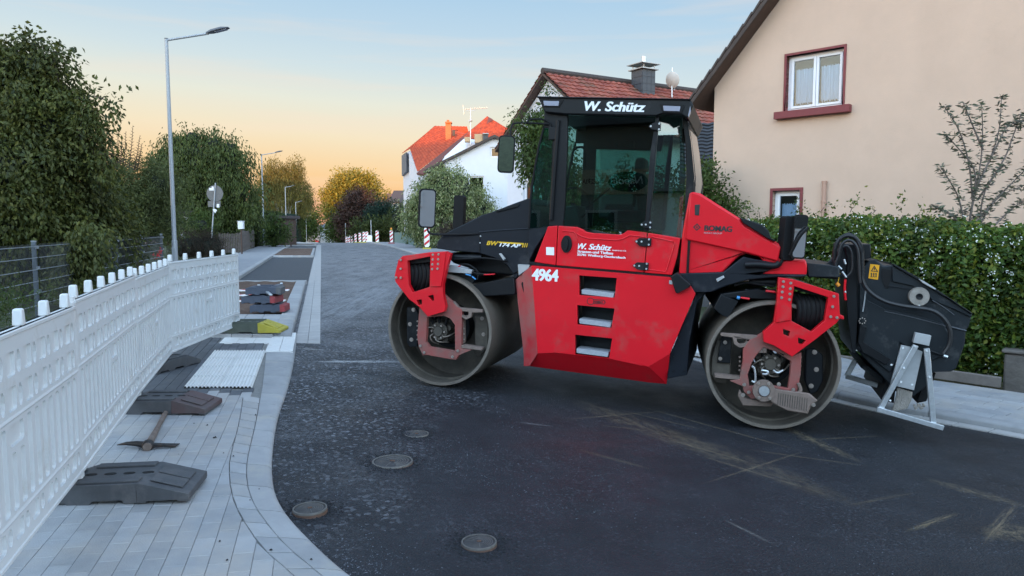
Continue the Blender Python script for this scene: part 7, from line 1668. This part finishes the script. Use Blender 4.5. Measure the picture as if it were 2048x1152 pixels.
# clipped thuja hedges and far left greens
def hedge_box(name, px0, px1, py0, py1, Y, dep, n, size, leaf, label, taper=.0, seed=0, cat='hedge', corem=.9):
    a, b = at(px0, py1, Y), at(px1, py0, Y); c = Vector(((a.x+b.x)/2, Y, H((a.x+b.x)/2, Y))); t = rooted(name, c, label, cat); g = np.random.default_rng(seed+50)
    w2 = (b.x-a.x)/2; z1 = b.z-c.z; N = n; P_ = np.zeros((N,3)); face = g.random(N); z = g.random(N); u = g.uniform(-1,1,N); v = g.uniform(-1,1,N)
    side = g.choice(3, N, p=[.5,.28,.22]); tp = lambda zz: 1-taper*zz**2
    P_[:,0] = np.where(side == 0, u*w2, np.where(side == 1, np.sign(u)*w2, u*w2))*tp(np.where(side == 2, 1, z)); P_[:,1] = np.where(side == 0, -dep/2, v*dep/2)*tp(np.where(side == 2, 1, z)); P_[:,2] = np.where(side == 2, z1, z*z1)
    P_ += g.normal(size=(N,3))*size*.5; ax = g.normal(size=(N,3)); ax[:,2] += 1; ax /= np.linalg.norm(ax, axis=1)[:,None]; s = np.cross(ax, g.normal(size=(N,3))); s /= np.linalg.norm(s, axis=1)[:,None]
    sz = size*g.uniform(.6,1.4,N); V = np.stack([P_, P_+ax*(sz*.5)[:,None]+s*(sz*.3)[:,None], P_+ax*sz[:,None], P_+ax*(sz*.5)[:,None]-s*(sz*.3)[:,None]], 1).reshape(-1,3)
    np_mesh('foliage', V, np.arange(N*4).reshape(N,4), MATS[leaf], t)
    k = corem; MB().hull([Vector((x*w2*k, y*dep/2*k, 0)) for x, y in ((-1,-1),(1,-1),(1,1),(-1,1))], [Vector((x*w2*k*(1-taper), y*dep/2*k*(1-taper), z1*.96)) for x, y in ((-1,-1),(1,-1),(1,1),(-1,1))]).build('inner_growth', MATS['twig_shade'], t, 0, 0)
    return t
hedge_box('thuja_hedge', 503, 541, 426, 490, 56, 6, 15000, .12, 'leaf_thuja', 'clipped rectangular thuja hedge beside the second street lamp', .10, 1)
hedge_box('thuja_hedge', 570, 586, 432, 486, 84, 4, 4000, .16, 'leaf_conifer', 'narrow dark clipped hedge behind the third street lamp', .15, 2)
hedge_box('thuja_hedge', 584, 598, 455, 485, 99, 4, 3000, .16, 'leaf_thuja', 'rounded low hedge at the far left of the street', .4, 3)
tree('garden_shrub', 52, [(555,462,14,20),(546,470,10,14)], 3000, .16, 'leaf_mid', 'light green bush under the carport roof', 'shrub', (555,490), 0, .6, seed=8)
tree('garden_tree', 110, [(520,420,34),(548,415,26),(515,390,22),(560,420,20)], 9000, .22, 'leaf_mid', 'mid-green tree crown behind the thuja hedge', 'tree', (530,485), .2, .6, seed=9)
tree('birch_tree', 100, [(540,350,18,34),(556,340,16,30),(575,375,26,40),(548,380,26,40),(590,330,15,22),(594,350,12,25),(602,385,20,34),(565,350,14,26),(612,395,12,24),(530,370,12,28)], 30000, .26, 'leaf_birch', 'slender weeping birch with a yellowing top above the hedges', 'tree', (570,485), .2, .0, droop=1.5, seed=10, bark='birch_bark', aspect=.3, spread=.42, fill=.45)
tree('street_tree', 165, [(606,440,22),(617,456,16),(598,455,22),(590,465,20)], 9000, .48, 'leaf_mid', 'green-brown tree at the end of the left pavement', 'tree', (610,482), .2, .6, seed=11)
tree('far_tree', 112, [(568,440,18,26),(590,430,16,24)], 5000, .28, 'leaf_dark', 'dark tree behind the third street lamp', 'tree', (580,482), .2, .6, seed=12)
tree('maple_tree', 140, [(700,390,32),(735,392,24),(678,408,22),(715,378,22),(690,372,16),(730,375,16),(672,428,14),(695,420,28),(662,402,12)], 28000, .45, 'leaf_yellow', 'tall tree whose yellow-green top catches the last sun', 'tree', (695,482), .3, .55, seed=13)
tree('garden_tree', 136, [(684,458,20),(676,470,12),(700,462,18)], 9000, .4, 'leaf_mid', 'green tree below the sunlit maple', 'tree', (672,482), .2, .6, seed=14)
tree('copper_beech', 130, [(722,425,30),(712,440,28),(735,445,26),(720,405,20),(705,455,22)], 17000, .38, 'leaf_copper', 'round purple-brown copper beech in front of the sunlit tree', 'tree', (720,482), .25, .65, seed=15)
tree('round_conifer', 126, [(768,432,25,22),(775,450,22,16),(755,445,18,18)], 13000, .32, 'leaf_conifer', 'dark blue-green round conifer right of the copper beech', 'tree', (768,482), .2, .7, seed=16)
tree('garden_shrub', 104, [(745,468,16,14),(768,462,16,18),(725,464,14,16),(786,462,12,18)], 6000, .32, 'leaf_dark', 'row of low dark shrubs beneath the round conifer', 'shrub', (750,485), 0, .6, seed=17)
tree('garden_shrub', 100, [(802,425,16,20),(800,440,24,26),(795,462,18,14),(818,455,16,20)], 9000, .14, 'leaf_dark', 'dark green shrub left of the variegated bush', 'shrub', (802,488), 0, .65, seed=18)
tree('garden_shrub', 62, [(840,478,14,12),(828,485,10,8)], 3500, .10, 'leaf_mid', 'light green low shrub at the end of the green fence', 'shrub', (838,495), 0, .6, seed=19)
tree('variegated_bush', 51, [(898,395,56),(860,420,44),(935,420,44),(900,440,60),(955,425,28),(838,440,26),(880,370,28)], 60000, .19, 'leaf_varieg', 'big rounded bush with cream-edged leaves left of the white gable', 'shrub', (895,500), .1, .80, droop=.6, seed=20, lump=.12, spread=.14, aspect=.36)
tree('garden_shrub', 42, [(950,460,36,16),(910,465,30,14),(985,462,24,12)], 9000, .09, 'leaf_brown', 'low reddish green shrub behind the black engine hood', 'shrub', (950,500), 0, .6, seed=21)
tree('garden_tree', 21, [(1062,262,24),(1070,300,26),(1058,235,16),(1085,330,16),(1078,250,22),(1048,300,14),(1066,340,14),(1100,230,20),(1110,260,26),(1120,320,26),(1130,380,30)], 12500, .105, 'leaf_mid', 'leafy fruit tree between the white walls and the cab', 'tree', (1110,520), .09, .25, droop=.6, seed=22, fill=.45, aspect=.42)
gt = [o for o in bpy.data.objects if o.name.startswith('garden_tree')][-1]
for i, pts in enumerate(([(1040,216),(1034,222),(1046,228)], [(1095,190),(1108,180),(1118,188)], [(1092,200),(1105,205)], [(1050,240),(1040,246)], [(1106,170),(1112,176)])): spray(pts, 21, 70, .08, 'leaf_mid', gt, 6, .3, 60+i, .008)
tree('garden_shrub', 17, [(1405,372,26,30),(1395,400,22,30),(1430,430,30,26)], 5600, .085, 'leaf_mid', 'green shrub in the gap between cab and tan house', 'shrub', (1405,520), 0, .6, seed=23)
for i, (px, py, r, Y, lab) in enumerate(((1150,400,40,26,'green garden bush seen through the cab windows on the left'), (1250,400,50,24,'green garden bush seen through the cab windows in the middle'), (1330,410,50,22,'green garden bush seen through the cab windows on the right'))): tree('garden_shrub', Y, [(px,py,r),(px+20,py+40,r)], 5200, .12, 'leaf_mid', lab, 'shrub', (px,520), 0, .65, seed=24+i)
# ---- flowering hedge on the right
hb0 = [ground(1990,762,.1)+(ground(2120,785,.1)-ground(1990,762,.1)).normalized()*3.4, ground(1990,762,.1), ground(1850,746,.1), ground(1700,724,.1), ground(1560,704,.1), ground(1440,686,.1)]
tops_ = [560, 474, 464, 458, 460, 466]
hg = rooted('flowering_hedge', hb0[2], 'long green hedge dotted with small white flowers in front of the tan house', 'hedge'); ho = hg.location.copy()
g = np.random.default_rng(77)
P0 = resample([p+Vector((.22,.30,0)) for p in hb0], n=60); Lh = len(P0); pxs = [2900,1990,1850,1700,1560,1440]
def top_at(p):
    px = 1024+FPX*p.x/p.y; py = np.interp(px, pxs[::-1], tops_[::-1]); return at(px, float(py), p.y+.4).z
tz = [top_at(p) for p in P0]
N = 112000; s = g.random(N)*(Lh-1.001); i0 = s.astype(int); fr = s-i0
A_ = np.array([[p.x,p.y,p.z] for p in P0]); T_ = np.array(tz); base = A_[i0]*(1-fr)[:,None]+A_[i0+1]*fr[:,None]; tzz = T_[i0]*(1-fr)+T_[i0+1]*fr
dirs = A_[i0+1]-A_[i0]; dirs[:,2] = 0; dirs /= np.linalg.norm(dirs, axis=1)[:,None]; nr = np.stack([-dirs[:,1], dirs[:,0], 0*dirs[:,0]], 1)
if (nr[0]@np.array([0,1,0])) < 0: nr = -nr
z = g.random(N); topf = g.random(N) < .26; dep = np.where(topf, g.random(N)*1.0, 0); z = np.where(topf, 1, z)
bulge = .12*np.sin(s*1.1)*np.sin(z*5+s*.7)+.08*np.sin(s*2.7+z*9)+np.where(topf, 0, -.10*np.sin(z*3.1))
hh = (tzz-base[:,2])*z+np.where(topf, .07*np.sin(s*3.1)+.06*np.sin(s*7.3), 0)
Pp = base+nr*(dep+bulge+np.where(z > .93, (z-.93)*2, 0))[:,None]; Pp[:,2] = base[:,2]+hh; Pp += g.normal(size=(N,3))*.055
Pp -= np.array(ho)
low = (z < .18) & (g.random(N) < .35); Pp[low] += nr[low]*.15
def leafset(Pp, size, g, out=-nr, k=None, asp=.6):
    N = len(Pp); o_ = out if k is None else out[k]; ax = g.normal(size=(N,3))*.7+o_*.3; ax[:,2] -= .1; ax /= np.linalg.norm(ax, axis=1)[:,None]
    fn_ = g.normal(size=(N,3))*.55+o_*.8; fn_[:,2] += .5; s_ = np.cross(ax, fn_); s_ /= np.linalg.norm(s_, axis=1)[:,None]; nn = np.cross(s_, ax); sz = size*g.uniform(.6,1.35,N)
    a = ax*sz[:,None]; b = s_*(sz*asp*.5)[:,None]; return np.stack([Pp-a*.5, Pp-a*.05+b+nn*(sz*.08)[:,None], Pp+a*.5, Pp-a*.05-b+nn*(sz*.08)[:,None]], 1).reshape(-1,3)
np_mesh('foliage', leafset(Pp, .078, g), np.arange(N*4).reshape(N,4), MATS['leaf_hedge'], hg)['kind'] = 'stuff'
mb = MB(); A = []; 
for i in range(Lh): p = P0[i]-ho; n_ = Vector(nr[0]); A.append([p+n_*.16, p+n_*.16+Vector((0,0,tz[i]-P0[i].z-.10)), p+n_*1.0+Vector((0,0,tz[i]-P0[i].z-.10)), p+n_*1.0])
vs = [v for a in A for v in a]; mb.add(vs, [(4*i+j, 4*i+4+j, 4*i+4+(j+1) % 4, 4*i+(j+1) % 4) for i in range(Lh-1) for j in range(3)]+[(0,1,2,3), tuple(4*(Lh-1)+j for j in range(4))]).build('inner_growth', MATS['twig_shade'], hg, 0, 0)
# flowers, more along the top
k = np.where((g.random(N) < .011+.026*(z > .7)) & (np.sin(s*.9)+np.sin(z*6+s) > -.6))[0]; fp = Pp[k]-nr[k]*.05; v = []; q = []
for p in fp:
    for _ in range(g.integers(2, 5)):
        c = p+g.normal(size=3)*.018; n0 = len(v); r = g.uniform(.007,.013)
        for a in range(4): v.append(c+np.array([r*math.cos(a*1.57), r*.4*math.sin(a), r*math.sin(a*1.57)]))
        v += [c+np.array([0,-r*.6,0])]; q += [(n0+a, n0+(a+1) % 4, n0+4) for a in range(4)]
np_mesh('flowers', np.array(v), np.array(q), MATS['petal'], hg)['kind'] = 'stuff'
# loose shoots rising from the hedge at its left end and along the top
for i, (pts, Y) in enumerate((([(1500,440),(1496,425),(1488,410)],12), ([(1520,436),(1518,424)],12), ([(1545,430),(1550,420)],12), ([(1640,425),(1648,415)],11), ([(1700,425),(1705,414)],11), ([(1745,428),(1752,420)],10.5), ([(1475,425),(1480,420),(1490,428)],13), ([(1850,445),(1858,434)],9.8), ([(1590,425),(1600,414)],12), ([(1800,440),(1806,430)],10))): spray(pts, Y, 60, .05, 'leaf_hedge', hg, 8, 0, 90+i, .005)
# ---- sparse shrub in front of the tan wall
sb = rooted('sparse_shrub', Vector((at(1960,480,10.9).x, 10.9, -.3)), 'open purple-leaved shrub rising over the hedge against the tan wall', 'shrub'); so_ = sb.location
def twig(pts, r): P_ = smooth([at(x, y, Y)-so_ for x, y, Y in pts], 2); return P_, MB().tube(P_, [r*(1-.75*k/len(P_)) for k in range(len(P_))], 6).build('stem', MATS['stem_grey'], sb)
stems = [[(1935,470,10.9),(1945,400,10.8),(1962,330,10.7),(1966,260,10.7),(1963,205,10.6)], [(1935,470,10.9),(1950,380,11.0),(1980,320,11),(2000,260,11.1),(2003,192,11.1)], [(1930,460,10.8),(1920,400,10.7),(1905,370,10.6),(1880,332,10.5)], [(1945,400,10.8),(1940,330,10.7),(1920,260,10.7),(1888,212,10.6)], [(1945,400,10.8),(1955,340,10.7),(1915,295,10.7),(1893,270,10.7)], [(1940,460,10.9),(1990,400,11),(2030,360,11),(2060,330,11)], [(1950,470,10.9),(1975,420,11.1),(2000,390,11.2),(2050,370,11.2)], [(1955,400,11),(2010,320,11.1),(2030,260,11.2),(2045,225,11.2)], [(1930,460,10.8),(1905,430,10.7),(1885,420,10.6),(1868,414,10.6)], [(1966,300,10.7),(1945,250,10.6),(1926,205,10.6)], [(1990,450,11.1),(2020,420,11.2),(2048,400,11.2)], [(1950,380,10.9),(1990,300,11),(2018,240,11),(2040,250,11)], [(1960,470,11),(1962,400,10.9),(1985,350,10.9),(2010,330,10.9)]]
vsl = []
for st__ in stems:
    P_, _ = twig(st__, .016)
    for k in range(3, len(P_)):
        for _ in range(11 if k < len(P_)-2 else 12):
            p = P_[k].lerp(P_[max(0, k-1)], random.random())+Vector((random.gauss(0,.022), random.gauss(0,.03), random.gauss(0,.022)))
            vsl.append(p)
Pp2 = np.array([[p.x,p.y,p.z] for p in vsl]); g2 = np.random.default_rng(5); n2 = len(Pp2); ax = g2.normal(size=(n2,3)); ax[:,2] = -abs(ax[:,2])*.5+.35; ax /= np.linalg.norm(ax, axis=1)[:,None]; s_ = np.cross(ax, g2.normal(size=(n2,3))); s_ /= np.linalg.norm(s_, axis=1)[:,None]; sz = g2.uniform(.05,.12,n2)
V = np.stack([Pp2, Pp2+ax*(sz*.45)[:,None]+s_*(sz*.15)[:,None], Pp2+ax*sz[:,None], Pp2+ax*(sz*.45)[:,None]-s_*(sz*.14)[:,None]], 1).reshape(-1,3)
np_mesh('leaves', V, np.arange(n2*4).reshape(n2,4), MATS['leaf_purple'], sb)
# weeds along the left fence and a few flowers
tree('weed_clump', 10.6, [(30,620,22,26),(15,635,22,20)], 900, .07, 'leaf_mid', 'tuft of green weeds under the left fence', 'weeds', (28,650), 0, 0, seed=31, aspect=.2, up=1.0)
tree('weed_clump', 12.6, [(112,590,10,20),(100,598,8,14)], 300, .06, 'leaf_feather', 'thin flowering weeds beside the second fence post', 'weeds', (108,620), 0, 0, seed=32, aspect=.2, up=1.0)
tree('weed_clump', 14.6, [(225,560,22,10),(190,570,20,8)], 700, .06, 'leaf_mid', 'low weeds at the foot of the fence behind the barriers', 'weeds', (210,580), 0, 0, seed=33, aspect=.25, up=1.0)
rf_ = tree('red_flower', 18, [(311,517,4,4)], 60, .05, 'leaf_mid', 'small bright red flower at the foot of the fence', 'flower', (311,530), 0, 0, seed=34); 
for o in kids(rf_): o.data.materials.clear(); o.data.materials.append(MATS['film_red'])
# wood masses beyond the street so no bare plain shows
def far_wood(name, x0, x1, Y, h, n, leaf, seed):
    g = np.random.default_rng(seed); N = n; x = g.uniform(x0, x1, N); hh = h*(.75+.25*np.sin(x*.11+seed)+.12*np.sin(x*.37)); z = g.random(N)**.7*hh; z = np.where(g.random(N) < .3, hh, z)
    zb = np.array([H(float(a), Y) for a in (x0, (x0+x1)/2, x1)]).mean(); P_ = np.stack([x, Y+g.normal(0,1.5,N)+1.5*np.sin(x*.5), zb+z], 1)
    ax = g.normal(size=(N,3)); ax /= np.linalg.norm(ax, axis=1)[:,None]; s = np.cross(ax, g.normal(size=(N,3))); s /= np.linalg.norm(s, axis=1)[:,None]; sz = g.uniform(.35,.9,N)
    V = np.stack([P_, P_+ax*(sz*.5)[:,None]+s*(sz*.35)[:,None], P_+ax*sz[:,None], P_+ax*(sz*.5)[:,None]-s*(sz*.35)[:,None]], 1).reshape(-1,3)
    o = np_mesh(name, V, np.arange(N*4).reshape(N,4), MATS[leaf]); o['kind'] = 'stuff'; return o
far_wood('far_woods', -60, -30, 85, 6, 7000, 'leaf_dark', 1); far_wood('far_woods', -90, -58, 190, 6, 5000, 'leaf_dark', 2); far_wood('far_woods', -43, -8, 190, 6, 6000, 'leaf_dark', 5); far_wood('far_woods', 2, 40, 60, 3.5, 6000, 'leaf_dark', 4)
mat('far_hill', (.10,.12,.14), .9)
hv = []; 
for i in range(41): x = -500+i*25; z = 6+7*math.sin(i*.31)+4*math.sin(i*.83); hv += [(x, 620, -25), (x, 640, max(2, z))]
o = np_mesh('far_hills', np.array(hv), np.array([(2*i, 2*i+2, 2*i+3, 2*i+1) for i in range(40)]), MATS['far_hill']); o['kind'] = 'structure'
